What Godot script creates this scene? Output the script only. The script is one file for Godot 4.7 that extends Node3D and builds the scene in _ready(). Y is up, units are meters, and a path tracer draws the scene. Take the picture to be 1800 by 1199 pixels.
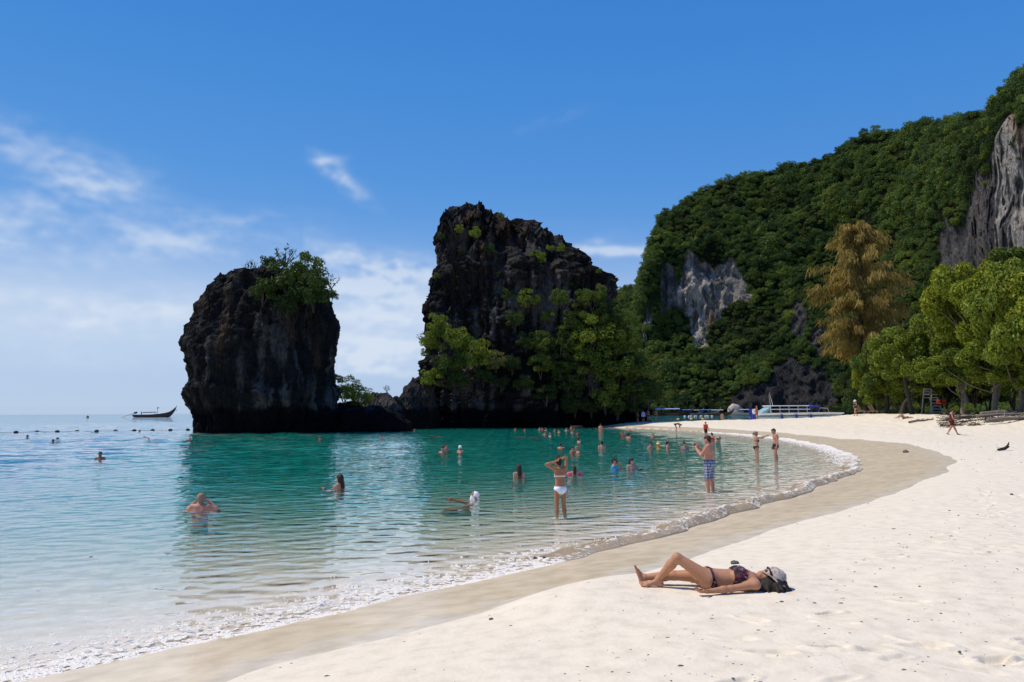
extends Node3D
# A tropical beach: white sand spit, turquoise cove, two dark limestone stacks, a forested karst hill.

var sky_wisp := [
	# azimuth deg, elevation deg, half length deg, half height deg, tilt deg, strength
	[-33.0, 17.0, 5.5, 1.7, -14.0, 1.0], [-31.5, 14.8, 4.0, 1.6, 20.0, 0.8], [-27.0, 12.2, 6.0, 1.5, 4.0, 0.8], [-23.5, 11.6, 3.0, 0.7, -4.0, 0.6],
	[-33.0, 7.0, 9.0, 2.4, 3.0, 0.75], [-22.0, 8.0, 5.0, 1.6, -6.0, 0.55], [-13.2, 17.5, 2.9, 0.75, -36.0, 0.72], [-14.0, 18.8, 1.3, 0.28, 10.0, 0.5],
	[-19.8, 14.2, 1.3, 0.35, 12.0, 0.7], [-11.0, 9.8, 5.0, 2.2, -12.0, 1.2], [-8.0, 10.8, 3.5, 1.0, 8.0, 0.8], [-10.0, 4.8, 5.0, 1.6, 4.0, 1.2], [-12.5, 3.4, 3.0, 0.6, 0.0, 0.7],
	[8.3, 12.3, 2.9, 0.32, -3.5, 1.15], [6.6, 13.1, 1.2, 0.3, 10.0, 0.5], [3.0, 22.0, 3.4, 0.5, 14.0, 0.28], [-8.0, 3.0, 3.0, 0.35, 0.0, 0.6], [-28.0, 3.6, 8.0, 0.7, 0.0, 0.4],
	[-17.0, 12.5, 5.0, 0.8, -8.0, 0.4], [-38.0, 11.0, 6.0, 2.0, 8.0, 0.8], [-50.0, 14.0, 9.0, 2.4, -8.0, 0.8], [-62.0, 7.0, 10.0, 2.0, 4.0, 0.7], [48.0, 15.0, 8.0, 1.4, 6.0, 0.5],
	[110.0, 12.0, 12.0, 2.0, 4.0, 0.6], [170.0, 9.0, 14.0, 2.0, -4.0, 0.6], [-120.0, 12.0, 12.0, 2.2, 6.0, 0.7], [-160.0, 18.0, 9.0, 1.6, -10.0, 0.6],
]

func make_sky() -> ImageTexture:
	var w := 2048
	var h := 1024
	var n := FastNoiseLite.new()
	n.seed = 5
	n.noise_type = FastNoiseLite.TYPE_SIMPLEX
	n.fractal_type = FastNoiseLite.FRACTAL_FBM
	n.fractal_octaves = 5
	n.frequency = 1.0
	var data := PackedFloat32Array()
	data.resize(w * h * 4)
	var sun_az := deg_to_rad(-67.0)
	for y in h:
		var el := PI * 0.5 - (y + 0.5) / h * PI
		var eld := rad_to_deg(el)
		var e := clampf(eld, 0.0, 90.0)
		# clear tropical sky: pale at the horizon, deep blue above
		var a := exp(-e / 7.5)
		var b := exp(-e / 24.0)
		for x in w:
			var i := (y * w + x) * 4
			var az := wrapf((x + 0.5) / w * TAU, -PI, PI)
			var near_sun := 0.5 + 0.5 * cos(az - sun_az)
			var aa := a * (0.55 + 0.55 * near_sun)
			var bb := b * (0.72 + 0.36 * near_sun)
			var r := 0.014 + 0.105 * bb + 0.35 * aa
			var g := 0.134 + 0.330 * bb + 0.12 * aa
			var bl := 0.520 + 0.440 * bb - 0.20 * aa
			if eld > 0.5 and eld < 40.0:
				var azd := rad_to_deg(az)
				var cover := 0.0
				for q in sky_wisp:
					var dx: float = azd - q[0]
					if absf(dx) > q[2] * 2.4:
						continue
					var dy: float = eld - q[1]
					if absf(dy) > q[2] * 1.6 + q[3] * 3.0:
						continue
					var ct := cos(deg_to_rad(q[4]))
					var sn := sin(deg_to_rad(q[4]))
					var u: float = (dx * ct + dy * sn) / q[2]
					var v: float = (-dx * sn + dy * ct) / q[3]
					var d := u * u + v * v
					if d < 6.0:
						cover += q[5] * (0.46 if azd < -16.0 else 0.9) * exp(-d * 0.9)
				var thin := n.get_noise_3d(azd * 0.035, eld * 0.16, 7.0)
				cover += clampf(0.08 + thin * 0.5, 0.0, 1.0) * exp(-pow((eld - 8.0) / 7.0, 2.0)) * (0.25 + 0.75 * near_sun)
				# a thin even veil low over the open sea
				var veil := 0.46 * exp(-pow((eld - 6.5) / 4.6, 2.0)) * smoothstep(-0.1, 0.9, near_sun)
				r = lerpf(r, 0.80, veil)
				g = lerpf(g, 0.86, veil)
				bl = lerpf(bl, 0.92, veil)
				if cover > 0.02:
					var k := n.get_noise_3d(azd * 0.11 + eld * 0.05, eld * 0.38, 1.0)
					var k2 := n.get_noise_3d(azd * 0.5, eld * 1.1, 4.0)
					var f := clampf(cover * (0.55 + 0.5 * k + 0.42 * k2), 0.0, 0.52)
					f = f * f * (3.0 - 2.0 * f)
					r = lerpf(r, 0.80, f)
					g = lerpf(g, 0.86, f)
					bl = lerpf(bl, 0.93, f)
			data[i] = r
			data[i + 1] = g
			data[i + 2] = bl
			data[i + 3] = 1.0
	var im := Image.create_from_data(w, h, false, Image.FORMAT_RGBAF, data.to_byte_array())
	return ImageTexture.create_from_image(im)

func set_stage() -> void:
	var cam := Camera3D.new()
	cam.name = "camera"
	cam.fov = 49.514
	cam.position = Vector3(0.0, 2.2, 0.0)
	cam.rotation = Vector3(deg_to_rad(5.532), 0.0, deg_to_rad(-0.252))
	cam.near = 0.1
	cam.far = 9000.0
	add_child(cam)
	cam.current = true
	var sky_material := PanoramaSkyMaterial.new()
	sky_material.panorama = make_sky()
	var sky := Sky.new()
	sky.sky_material = sky_material
	var env := Environment.new()
	env.background_mode = Environment.BG_SKY
	env.sky = sky
	env.background_energy_multiplier = 1.0
	env.tonemap_mode = Environment.TONE_MAPPER_LINEAR
	env.tonemap_exposure = 1.0
	env.sdfgi_enabled = true
	env.ssao_enabled = true
	env.ssil_enabled = true
	env.volumetric_fog_enabled = true
	env.volumetric_fog_density = 0.0
	var world := WorldEnvironment.new()
	world.name = "world"
	world.environment = env
	add_child(world)
	var sun := DirectionalLight3D.new()
	sun.name = "sun"
	sun.light_color = Color(1.0, 0.95, 0.865)
	sun.light_energy = 1.3
	sun.light_angular_distance = 0.5
	sun.shadow_enabled = true
	add_child(sun)
	# light travels to the right, a little towards the camera, steeply down
	sun.look_at_from_position(Vector3.ZERO, Vector3(0.96, -1.70, 0.10))

# ---------------------------------------------------------------- helpers

var taken := {}

func numbered(called: String) -> String:
	if not taken.has(called):
		taken[called] = 0
		return called
	taken[called] += 1
	return "%s_%03d" % [called, taken[called]]

func tag(o: Node, label := "", category := "", group := "", kind := "") -> void:
	if label:
		o.set_meta("label", label)
	if category:
		o.set_meta("category", category)
	if group:
		o.set_meta("group", group)
	if kind:
		o.set_meta("kind", kind)

func thing(called: String, label: String, category: String, at := Vector3.ZERO, turn := 0.0, group := "") -> Node3D:
	var o := Node3D.new()
	o.name = numbered(called)
	o.position = at
	o.rotation.y = turn
	add_child(o)
	tag(o, label, category, group)
	return o

func obj(called: String, m: Mesh, mat: Material, parent: Node = null) -> MeshInstance3D:
	var o := MeshInstance3D.new()
	o.mesh = m
	if mat:
		o.material_override = mat
	if parent == null or parent == self:
		o.name = numbered(called)
		add_child(o)
	else:
		o.name = part_name(parent, called)
		parent.add_child(o, true)
	return o

func part_name(parent: Node, called: String) -> String:
	if not parent.has_node(NodePath(called)):
		return called
	var k := 1
	while parent.has_node(NodePath("%s_%03d" % [called, k])):
		k += 1
	return "%s_%03d" % [called, k]

func arrays_mesh(v: PackedVector3Array, n: PackedVector3Array, idx: PackedInt32Array, col = null, uv = null) -> ArrayMesh:
	var a := []
	a.resize(Mesh.ARRAY_MAX)
	a[Mesh.ARRAY_VERTEX] = v
	a[Mesh.ARRAY_NORMAL] = n
	a[Mesh.ARRAY_INDEX] = idx
	if col != null:
		a[Mesh.ARRAY_COLOR] = col
	if uv != null:
		a[Mesh.ARRAY_TEX_UV] = uv
	var m := ArrayMesh.new()
	m.add_surface_from_arrays(Mesh.PRIMITIVE_TRIANGLES, a)
	return m

# a grid of rows x columns; normals from the neighbours; wound so that `out` side is the front
func grid_mesh(v: PackedVector3Array, rows: int, cols: int, wrap: bool, flip: bool, col = null, uv = null) -> ArrayMesh:
	var n := PackedVector3Array()
	n.resize(v.size())
	for j in rows:
		var j0 := maxi(j - 1, 0)
		var j1 := mini(j + 1, rows - 1)
		for i in cols:
			var i0 := i - 1
			var i1 := i + 1
			if wrap:
				i0 = (i0 + cols) % cols
				i1 = i1 % cols
			else:
				i0 = maxi(i0, 0)
				i1 = mini(i1, cols - 1)
			var a := v[j * cols + i1] - v[j * cols + i0]
			var b := v[j1 * cols + i] - v[j0 * cols + i]
			var c := a.cross(b)
			if flip:
				c = -c
			n[j * cols + i] = c.normalized() if c.length_squared() > 1e-14 else Vector3.UP
	var idx := PackedInt32Array()
	var last := cols if wrap else cols - 1
	idx.resize((rows - 1) * last * 6)
	var k := 0
	for j in rows - 1:
		for i in last:
			var i1 := (i + 1) % cols
			var p := j * cols + i
			var q := j * cols + i1
			var r := (j + 1) * cols + i
			var s := (j + 1) * cols + i1
			# cross(right, up) is the normal, so clockwise from the front is p, r, q
			if flip:
				idx[k] = p
				idx[k + 1] = q
				idx[k + 2] = r
				idx[k + 3] = q
				idx[k + 4] = s
				idx[k + 5] = r
			else:
				idx[k] = p
				idx[k + 1] = r
				idx[k + 2] = q
				idx[k + 3] = q
				idx[k + 4] = r
				idx[k + 5] = s
			k += 6
	return arrays_mesh(v, n, idx, col, uv)

func noise(sd: int, freq: float, octaves := 4, ridged := false) -> FastNoiseLite:
	var n := FastNoiseLite.new()
	n.seed = sd
	n.noise_type = FastNoiseLite.TYPE_SIMPLEX_SMOOTH
	n.frequency = freq
	n.fractal_type = FastNoiseLite.FRACTAL_RIDGED if ridged else FastNoiseLite.FRACTAL_FBM
	n.fractal_octaves = octaves
	return n

func noise_texture(sd: int, freq: float, octaves: int, size: int, ramp: Gradient = null, cellular := false) -> NoiseTexture2D:
	var n := noise(sd, freq, octaves)
	if cellular:
		n.noise_type = FastNoiseLite.TYPE_CELLULAR
	var t := NoiseTexture2D.new()
	t.width = size
	t.height = size
	t.seamless = true
	t.generate_mipmaps = false
	t.noise = n
	if ramp:
		t.color_ramp = ramp
	return t

func ramp(stops: Array) -> Gradient:
	var g := Gradient.new()
	var offs := PackedFloat32Array()
	var cols := PackedColorArray()
	for s in stops:
		offs.append(s[0])
		cols.append(s[1])
	g.offsets = offs
	g.colors = cols
	return g

func lin(r: float, g: float, b: float) -> Color:
	return Color(r, g, b).linear_to_srgb()

func mat(c: Color, rough := 0.7, metal := 0.0) -> StandardMaterial3D:
	var m := StandardMaterial3D.new()
	m.albedo_color = c
	m.roughness = rough
	m.metallic = metal
	return m

# a tapered tube along points
func tube_into(v: PackedVector3Array, n: PackedVector3Array, idx: PackedInt32Array, pts: Array, radii: Array, sides := 7) -> void:
	var first := v.size()
	var side := Vector3.ZERO
	for k in pts.size():
		var p: Vector3 = pts[k]
		var a: Vector3 = pts[maxi(k - 1, 0)]
		var b: Vector3 = pts[mini(k + 1, pts.size() - 1)]
		var t := (b - a).normalized()
		if side == Vector3.ZERO:
			side = t.cross(Vector3(0.31, 0.2, 0.93)).normalized()
		side = (side - t * side.dot(t)).normalized()
		var up := t.cross(side)
		for i in sides:
			var w := TAU * i / sides
			var d := side * cos(w) + up * sin(w)
			v.append(p + d * float(radii[k]))
			n.append(d)
	for k in pts.size() - 1:
		for i in sides:
			var a := first + k * sides + i
			var b := first + k * sides + (i + 1) % sides
			idx.append_array(PackedInt32Array([a, a + sides, b, b, a + sides, b + sides]))
	for e in [0, pts.size() - 1]:
		var c := v.size()
		var p: Vector3 = pts[e]
		var q: Vector3 = pts[1] if e == 0 else pts[e - 1]
		v.append(p)
		n.append((p - q).normalized())
		for i in sides:
			var a: int = first + e * sides + i
			var b: int = first + e * sides + (i + 1) % sides
			idx.append_array(PackedInt32Array([c, a, b] if e == 0 else [c, b, a]))

func tube(pts: Array, radii: Array, sides := 7) -> ArrayMesh:
	var v := PackedVector3Array()
	var n := PackedVector3Array()
	var idx := PackedInt32Array()
	tube_into(v, n, idx, pts, radii, sides)
	return fixed(v, n, idx)

# turns every triangle so that it faces along its normals
func fixed(v: PackedVector3Array, n: PackedVector3Array, idx: PackedInt32Array, col = null, uv = null) -> ArrayMesh:
	for k in range(0, idx.size(), 3):
		var a := idx[k]
		var b := idx[k + 1]
		var c := idx[k + 2]
		if (v[b] - v[a]).cross(v[c] - v[a]).dot(n[a] + n[b] + n[c]) > 0.0:
			idx[k + 1] = c
			idx[k + 2] = b
	return arrays_mesh(v, n, idx, col, uv)

# a box with chamfered edges
func box_into(v: PackedVector3Array, n: PackedVector3Array, idx: PackedInt32Array, t: Transform3D, size: Vector3, ch := 0.01) -> void:
	var h := size * 0.5
	ch = minf(ch, minf(h.x, minf(h.y, h.z)) * 0.6)
	for ax in 3:
		for sg in [-1.0, 1.0]:
			var nn := Vector3.ZERO
			nn[ax] = sg
			var b := (ax + 1) % 3
			var c := (ax + 2) % 3
			var first := v.size()
			for q in [[-1, -1], [1, -1], [1, 1], [-1, 1]]:
				var p := Vector3.ZERO
				p[ax] = sg * h[ax]
				p[b] = q[0] * (h[b] - ch)
				p[c] = q[1] * (h[c] - ch)
				v.append(t * p)
				n.append((t.basis * nn).normalized())
			idx.append_array(PackedInt32Array([first, first + 1, first + 2, first, first + 2, first + 3]))
	# the chamfers
	for ax in 3:
		var b := (ax + 1) % 3
		var c := (ax + 2) % 3
		for sb in [-1.0, 1.0]:
			for sc in [-1.0, 1.0]:
				var nn := Vector3.ZERO
				nn[b] = sb
				nn[c] = sc
				nn = nn.normalized()
				var first := v.size()
				for q in [[-1, 0], [1, 0], [1, 1], [-1, 1]]:
					var p := Vector3.ZERO
					p[ax] = q[0] * (h[ax] - ch)
					p[b] = sb * (h[b] - (ch if q[1] == 0 else 0.0))
					p[c] = sc * (h[c] - (0.0 if q[1] == 0 else ch))
					v.append(t * p)
					n.append((t.basis * nn).normalized())
				idx.append_array(PackedInt32Array([first, first + 1, first + 2, first, first + 2, first + 3]))

func box(size: Vector3, ch := 0.01, t := Transform3D()) -> ArrayMesh:
	var v := PackedVector3Array()
	var n := PackedVector3Array()
	var idx := PackedInt32Array()
	box_into(v, n, idx, t, size, ch)
	return fixed(v, n, idx)

# a turned shape: profile of (radius, height) round the y axis
func lathe(prof: Array, sides := 16, t := Transform3D()) -> ArrayMesh:
	var v := PackedVector3Array()
	for p in prof:
		for i in sides:
			var w := TAU * i / sides
			v.append(t * Vector3(cos(w) * p[0], p[1], sin(w) * p[0]))
	var g := grid_mesh(v, prof.size(), sides, true, false)
	return g

# ---------------------------------------------------------------- land, sea bed and water

var shore := [Vector2(-70, 40), Vector2(-40, 18), Vector2(-22, 5), Vector2(-12, -1.5), Vector2(-7, -4.6), Vector2(-3.85, -6.41), Vector2(-3.23, -7.22), Vector2(-2.4, -8.02), Vector2(-1.37, -9.08), Vector2(-0.39, -10.12), Vector2(0.84, -11.31), Vector2(2.49, -13.29), Vector2(5.0, -16.58), Vector2(7.51, -19.88), Vector2(10.3, -23.86), Vector2(12.68, -27.64), Vector2(14.66, -31.49), Vector2(17.55, -39.12), Vector2(20.55, -50.92), Vector2(22.28, -64.97), Vector2(21.66, -81.22), Vector2(20.02, -93.85), Vector2(16.03, -105.27), Vector2(13.39, -109.97), Vector2(11, -118), Vector2(13, -126), Vector2(22, -123), Vector2(36, -119), Vector2(50, -121), Vector2(65, -128), Vector2(95, -150), Vector2(150, -220), Vector2(215, -330), Vector2(260, -470), Vector2(900, -480), Vector2(900, 200), Vector2(-70, 200)]
const GX0 := -80.0
const GZ0 := -240.0
const GW := 211
const GH := 281
var far_from_shore := PackedFloat32Array()
var bump_fine: FastNoiseLite
var bump_wide: FastNoiseLite
var prints := {}

func measure_shore() -> void:
	far_from_shore.resize(GW * GH)
	var m := shore.size()
	for j in GH:
		for i in GW:
			var p := Vector2(GX0 + i, GZ0 + j)
			var best := 1e12
			var inside := false
			for k in m:
				var a: Vector2 = shore[k]
				var b: Vector2 = shore[(k + 1) % m]
				var e := b - a
				var w := p - a
				var t := clampf(w.dot(e) / e.length_squared(), 0.0, 1.0)
				best = minf(best, (w - e * t).length_squared())
				if (a.y > p.y) != (b.y > p.y) and p.x < e.x * (p.y - a.y) / e.y + a.x:
					inside = not inside
			far_from_shore[j * GW + i] = sqrt(best) * (1.0 if inside else -1.0)

func inland(x: float, z: float) -> float:
	var u := clampf(x - GX0, 0.0, GW - 1.001)
	var v := clampf(z - GZ0, 0.0, GH - 1.001)
	var i := int(u)
	var j := int(v)
	u -= i
	v -= j
	var k := j * GW + i
	return lerpf(lerpf(far_from_shore[k], far_from_shore[k + 1], u), lerpf(far_from_shore[k + GW], far_from_shore[k + GW + 1], u), v)

func ground(x: float, z: float) -> float:
	var s := inland(x, z)
	if s < 0.0:
		return -1.35 * (1.0 - exp(s * 0.055))
	var w := smoothstep(-42.0, -58.0, z)
	var slope := lerpf(0.012, 0.05, w) + 0.045 * w * smoothstep(26.0, 40.0, x) * smoothstep(-100.0, -80.0, z)
	var a := 0.14 * s
	var b := 0.56 + slope * (s - 4.0)
	var q := maxf(0.15 - absf(a - b), 0.0) / 0.15
	var h := minf(minf(a, b) - q * q * 0.0375, 1.75 + 0.004 * s)
	# a hollow worn level where somebody lies
	var d := Vector2((x - 1.98) / 1.5, (z + 7.25) / 0.95).length()
	if d < 1.6:
		h = lerpf(h, 0.52, 1.0 - smoothstep(0.75, 1.6, d))
	return h

func scatter_footprints() -> void:
	var r := RandomNumberGenerator.new()
	r.seed = 77
	# trails: start, heading, count
	var made := 0
	for t in 120:
		var p := Vector2(r.randf_range(0.3, 14.0), r.randf_range(-16.0, -3.4))
		var head := r.randf_range(-0.5, 0.5) + (PI if r.randf() < 0.4 else 0.0)
		if r.randf() < 0.25:
			head += r.randf_range(-1.0, 1.0)
		for k in r.randi_range(2, 7):
			var q := p + Vector2(cos(head), sin(head)) * 0.62 * k + Vector2(-sin(head), cos(head)) * (0.1 if k % 2 == 0 else -0.1)
			if inland(q.x, q.y) < 4.4 or Vector2((q.x - 1.98) / 1.3, (q.y + 7.25) / 0.6).length() < 1.0:
				continue
			add_print(q, head + r.randf_range(-0.25, 0.25), r.randf_range(0.85, 1.1), r.randf_range(0.4, 1.3))
			made += 1

func add_print(q: Vector2, head: float, size: float, deep: float) -> void:
	var c := Vector2(cos(head), sin(head))
	for i in [-1, 0, 1]:
		for j in [-1, 0, 1]:
			var key := Vector2i(floori(q.x / 0.4) + i, floori(q.y / 0.4) + j)
			if not prints.has(key):
				prints[key] = []
			prints[key].append([q, c, size, deep])

func detailed_ground(x: float, z: float, fine: bool) -> float:
	var h := ground(x, z)
	var s := inland(x, z)
	if s > -1.0:
		var dry := smoothstep(2.2, 4.6, s)
		h += dry * (bump_wide.get_noise_2d(x, z) * 0.03 + bump_fine.get_noise_2d(x, z) * 0.006)
		if z < -38.0:
			h += dry * smoothstep(-38.0, -55.0, z) * bump_wide.get_noise_2d(x * 1.6, z * 1.6) * 0.09
	if fine:
		var key := Vector2i(floori(x / 0.4), floori(z / 0.4))
		if prints.has(key):
			for p in prints[key]:
				var d: Vector2 = Vector2(x, z) - p[0]
				var c: Vector2 = p[1]
				var u: float = d.dot(c) / (0.135 * p[2])
				var v: float = (d.x * c.y - d.y * c.x) / (0.052 * p[2] * (1.0 + 0.22 * u))
				# the waist of the foot
				v *= 1.0 + 0.35 * exp(-pow(u + 0.15, 2.0) * 9.0)
				var e := u * u + v * v
				if e < 3.2:
					h += p[3] * (0.014 * exp(-pow(sqrt(e) - 1.3, 2.0) * 5.0) - 0.040 * exp(-e * e * 1.2) * (1.15 if u > 0.3 else 0.9))
	return h

func build_land() -> void:
	bump_fine = noise(11, 1.9, 3)
	bump_wide = noise(12, 0.42, 3)
	measure_shore()
	scatter_footprints()
	# one sheet, finer near the beach walk
	var ang := PackedFloat32Array()
	var w := -180.0
	while w < 180.0 - 1e-3:
		ang.append(deg_to_rad(w))
		w += 0.125 if absf(w + 0.001) < 44.0 else (1.0 if absf(w) < 60.0 else 4.0)
	var rad := PackedFloat32Array([0.05, 1.0, 1.8, 2.5, 3.0])
	while rad[rad.size() - 1] < 6500.0:
		var r := rad[rad.size() - 1]
		rad.append(r * (1.0024 if r < 10.0 else (1.004 if r < 13.0 else (1.0075 if r < 17.0 else (1.012 if r < 40.0 else (1.02 if r < 190.0 else 1.35))))))
	var rows := rad.size()
	var cols := ang.size()
	var v := PackedVector3Array()
	v.resize(rows * cols)
	for j in rows:
		var r := rad[j]
		var fine := r < 19.0
		for i in cols:
			var x := r * sin(ang[i])
			var z := -r * cos(ang[i])
			v[j * cols + i] = Vector3(x, detailed_ground(x, z, fine) if r < 260.0 else ground(x, z), z)
	var sand := mat(lin(0.79, 0.71, 0.575), 0.95)
	sand.albedo_texture = noise_texture(3, 0.012, 5, 1024, ramp([[0.0, Color(0.90, 0.895, 0.885)], [0.45, Color(0.965, 0.962, 0.957)], [1.0, Color(1, 1, 1)]]))
	sand.uv1_triplanar = true
	sand.uv1_world_triplanar = true
	sand.uv1_scale = Vector3(0.31, 0.31, 0.31)
	sand.heightmap_enabled = true
	sand.heightmap_texture = noise_texture(4, 0.05, 4, 1024)
	sand.heightmap_scale = 0.35
	sand.metallic_specular = 0.25
	var o := obj("beach_sand", grid_mesh(v, rows, cols, true, true), sand)
	tag(o, "pale dry sand of the curved beach and sea bed", "", "", "structure")

# points along the water's edge: [position, outward (towards the sea), length so far]
func shore_walk(step: float, first: int, last: int) -> Array:
	var out := []
	var run := 0.0
	var pts := []
	for k in range(first, last):
		for q in 6:
			pts.append(shore[k].cubic_interpolate(shore[k + 1], shore[k - 1], shore[k + 2], q / 6.0))
	pts.append(shore[last])
	var carry := 0.0
	for k in pts.size() - 1:
		var a: Vector2 = pts[k]
		var b: Vector2 = pts[k + 1]
		var l := a.distance_to(b)
		var d := (b - a) / l
		var t := carry
		while t < l:
			out.append([a + d * t, Vector2(d.y, -d.x) * -1.0, run + t])
			t += step
		carry = t - l
		run += l
	# make sure that "outward" points to the sea, and smooth it
	for e in out:
		if inland(e[0].x + e[1].x * 0.5, e[0].y + e[1].y * 0.5) > inland(e[0].x, e[0].y):
			e[1] = -e[1]
	for pass_ in 60:
		for k in range(1, out.size() - 1):
			out[k][1] = (out[k - 1][1] + out[k][1] + out[k + 1][1]).normalized()
	return out

func build_wet_sand() -> void:
	# the band that the last waves wetted, from just under the water to its ragged upper edge
	var walk := shore_walk(0.16, 3, 24)
	var n := noise(21, 0.22, 3)
	var n2 := noise(22, 1.6, 3)
	var lanes := 30
	var v := PackedVector3Array()
	var col := PackedColorArray()
	var patch := noise(25, 1.1, 4)
	for e in walk:
		var p: Vector2 = e[0]
		var o: Vector2 = e[1]
		# width of the wet band along the shore
		var far := clampf((-p.y - 6.0) / 30.0, 0.0, 1.0)
		var wide := lerpf(1.9, 3.1, smoothstep(0.0, 0.7, far)) * lerpf(1.0, 0.62, smoothstep(-36.0, -60.0, p.y))
		wide += n.get_noise_1d(e[2] * 0.6) * 0.4 + n2.get_noise_1d(e[2]) * 0.04
		wide += 1.1 * exp(-pow((p.y + 7.5) / 2.0, 2.0)) * 0.0
		for k in lanes:
			var t := lerpf(-0.3, wide, k / (lanes - 1.0))
			var q := p - o * t
			var lift := 0.006 if k < lanes - 1 else -0.004
			v.append(Vector3(q.x, detailed_ground(q.x, q.y, false) + lift, q.y))
			# drying patches along the upper edge
			var dry := smoothstep(-0.25, 0.25, t - wide + 0.42 + patch.get_noise_2d(q.x, q.y) * 0.7)
			var tone := 1.0 + 0.10 * n.get_noise_2d(q.x * 2.0, q.y * 2.0)
			col.append(Color(0.77 * tone, 0.645 * tone, 0.455 * tone).lerp(Color(0.77, 0.69, 0.56), dry * 0.92))
	var m := mat(Color(1, 1, 1), 0.27)
	m.vertex_color_use_as_albedo = true
	m.albedo_texture = noise_texture(23, 0.02, 5, 512, ramp([[0.0, Color(0.86, 0.85, 0.82)], [0.6, Color(0.96, 0.955, 0.95)], [1.0, Color(1, 1, 1)]]))
	m.uv1_triplanar = true
	m.uv1_world_triplanar = true
	m.uv1_scale = Vector3(0.22, 0.22, 0.22)
	m.metallic_specular = 0.3
	m.heightmap_enabled = true
	m.heightmap_texture = noise_texture(24, 0.06, 3, 512)
	m.heightmap_scale = 0.25
	var o := obj("wet_sand", grid_mesh(v, walk.size(), lanes, false, true, col), m)
	tag(o, "damp tan sand along the water's edge", "", "", "structure")

var wave_list := []

func wave_height(x: float, z: float) -> float:
	var h := 0.0
	for q in wave_list:
		h += q[2] * sin(q[0] * x + q[1] * z + q[3])
	return h

func ripple_image(size: int) -> Image:
	# ripples that repeat without a seam
	var r := RandomNumberGenerator.new()
	r.seed = 9
	var waves := []
	for k in 30:
		var f := r.randf_range(5.0, 26.0)
		var d := r.randf_range(-0.75, 0.75)
		if k % 5 == 0:
			d = r.randf_range(-1.6, 1.6)
		var kx := roundf(f * sin(d))
		var kz := roundf(f * cos(d))
		waves.append([kx, kz, 1.0 / pow(maxf(1.0, sqrt(kx * kx + kz * kz)), 1.35), r.randf() * TAU])
	var data := PackedFloat32Array()
	data.resize(size * size)
	var tab := PackedFloat32Array()
	tab.resize(4096)
	for i in 4096:
		# crests a little sharper than troughs
		var s := sin(TAU * i / 4096.0)
		tab[i] = s + 0.25 * s * s
	for q in waves:
		var ax: int = int(q[0] * 4096.0 / size)
		var az: int = int(q[1] * 4096.0 / size)
		var amp: float = q[2]
		var ph := int(q[3] / TAU * 4096.0)
		for y in size:
			var base := az * y + ph
			var at := y * size
			for x in size:
				data[at + x] += amp * tab[(base + ax * x) & 4095]
	var top := 0.0
	for i in range(0, data.size(), 7):
		top = maxf(top, absf(data[i]))
	for i in data.size():
		data[i] = 0.5 + 0.5 * data[i] / top
	return Image.create_from_data(size, size, false, Image.FORMAT_RF, data.to_byte_array())

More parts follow.
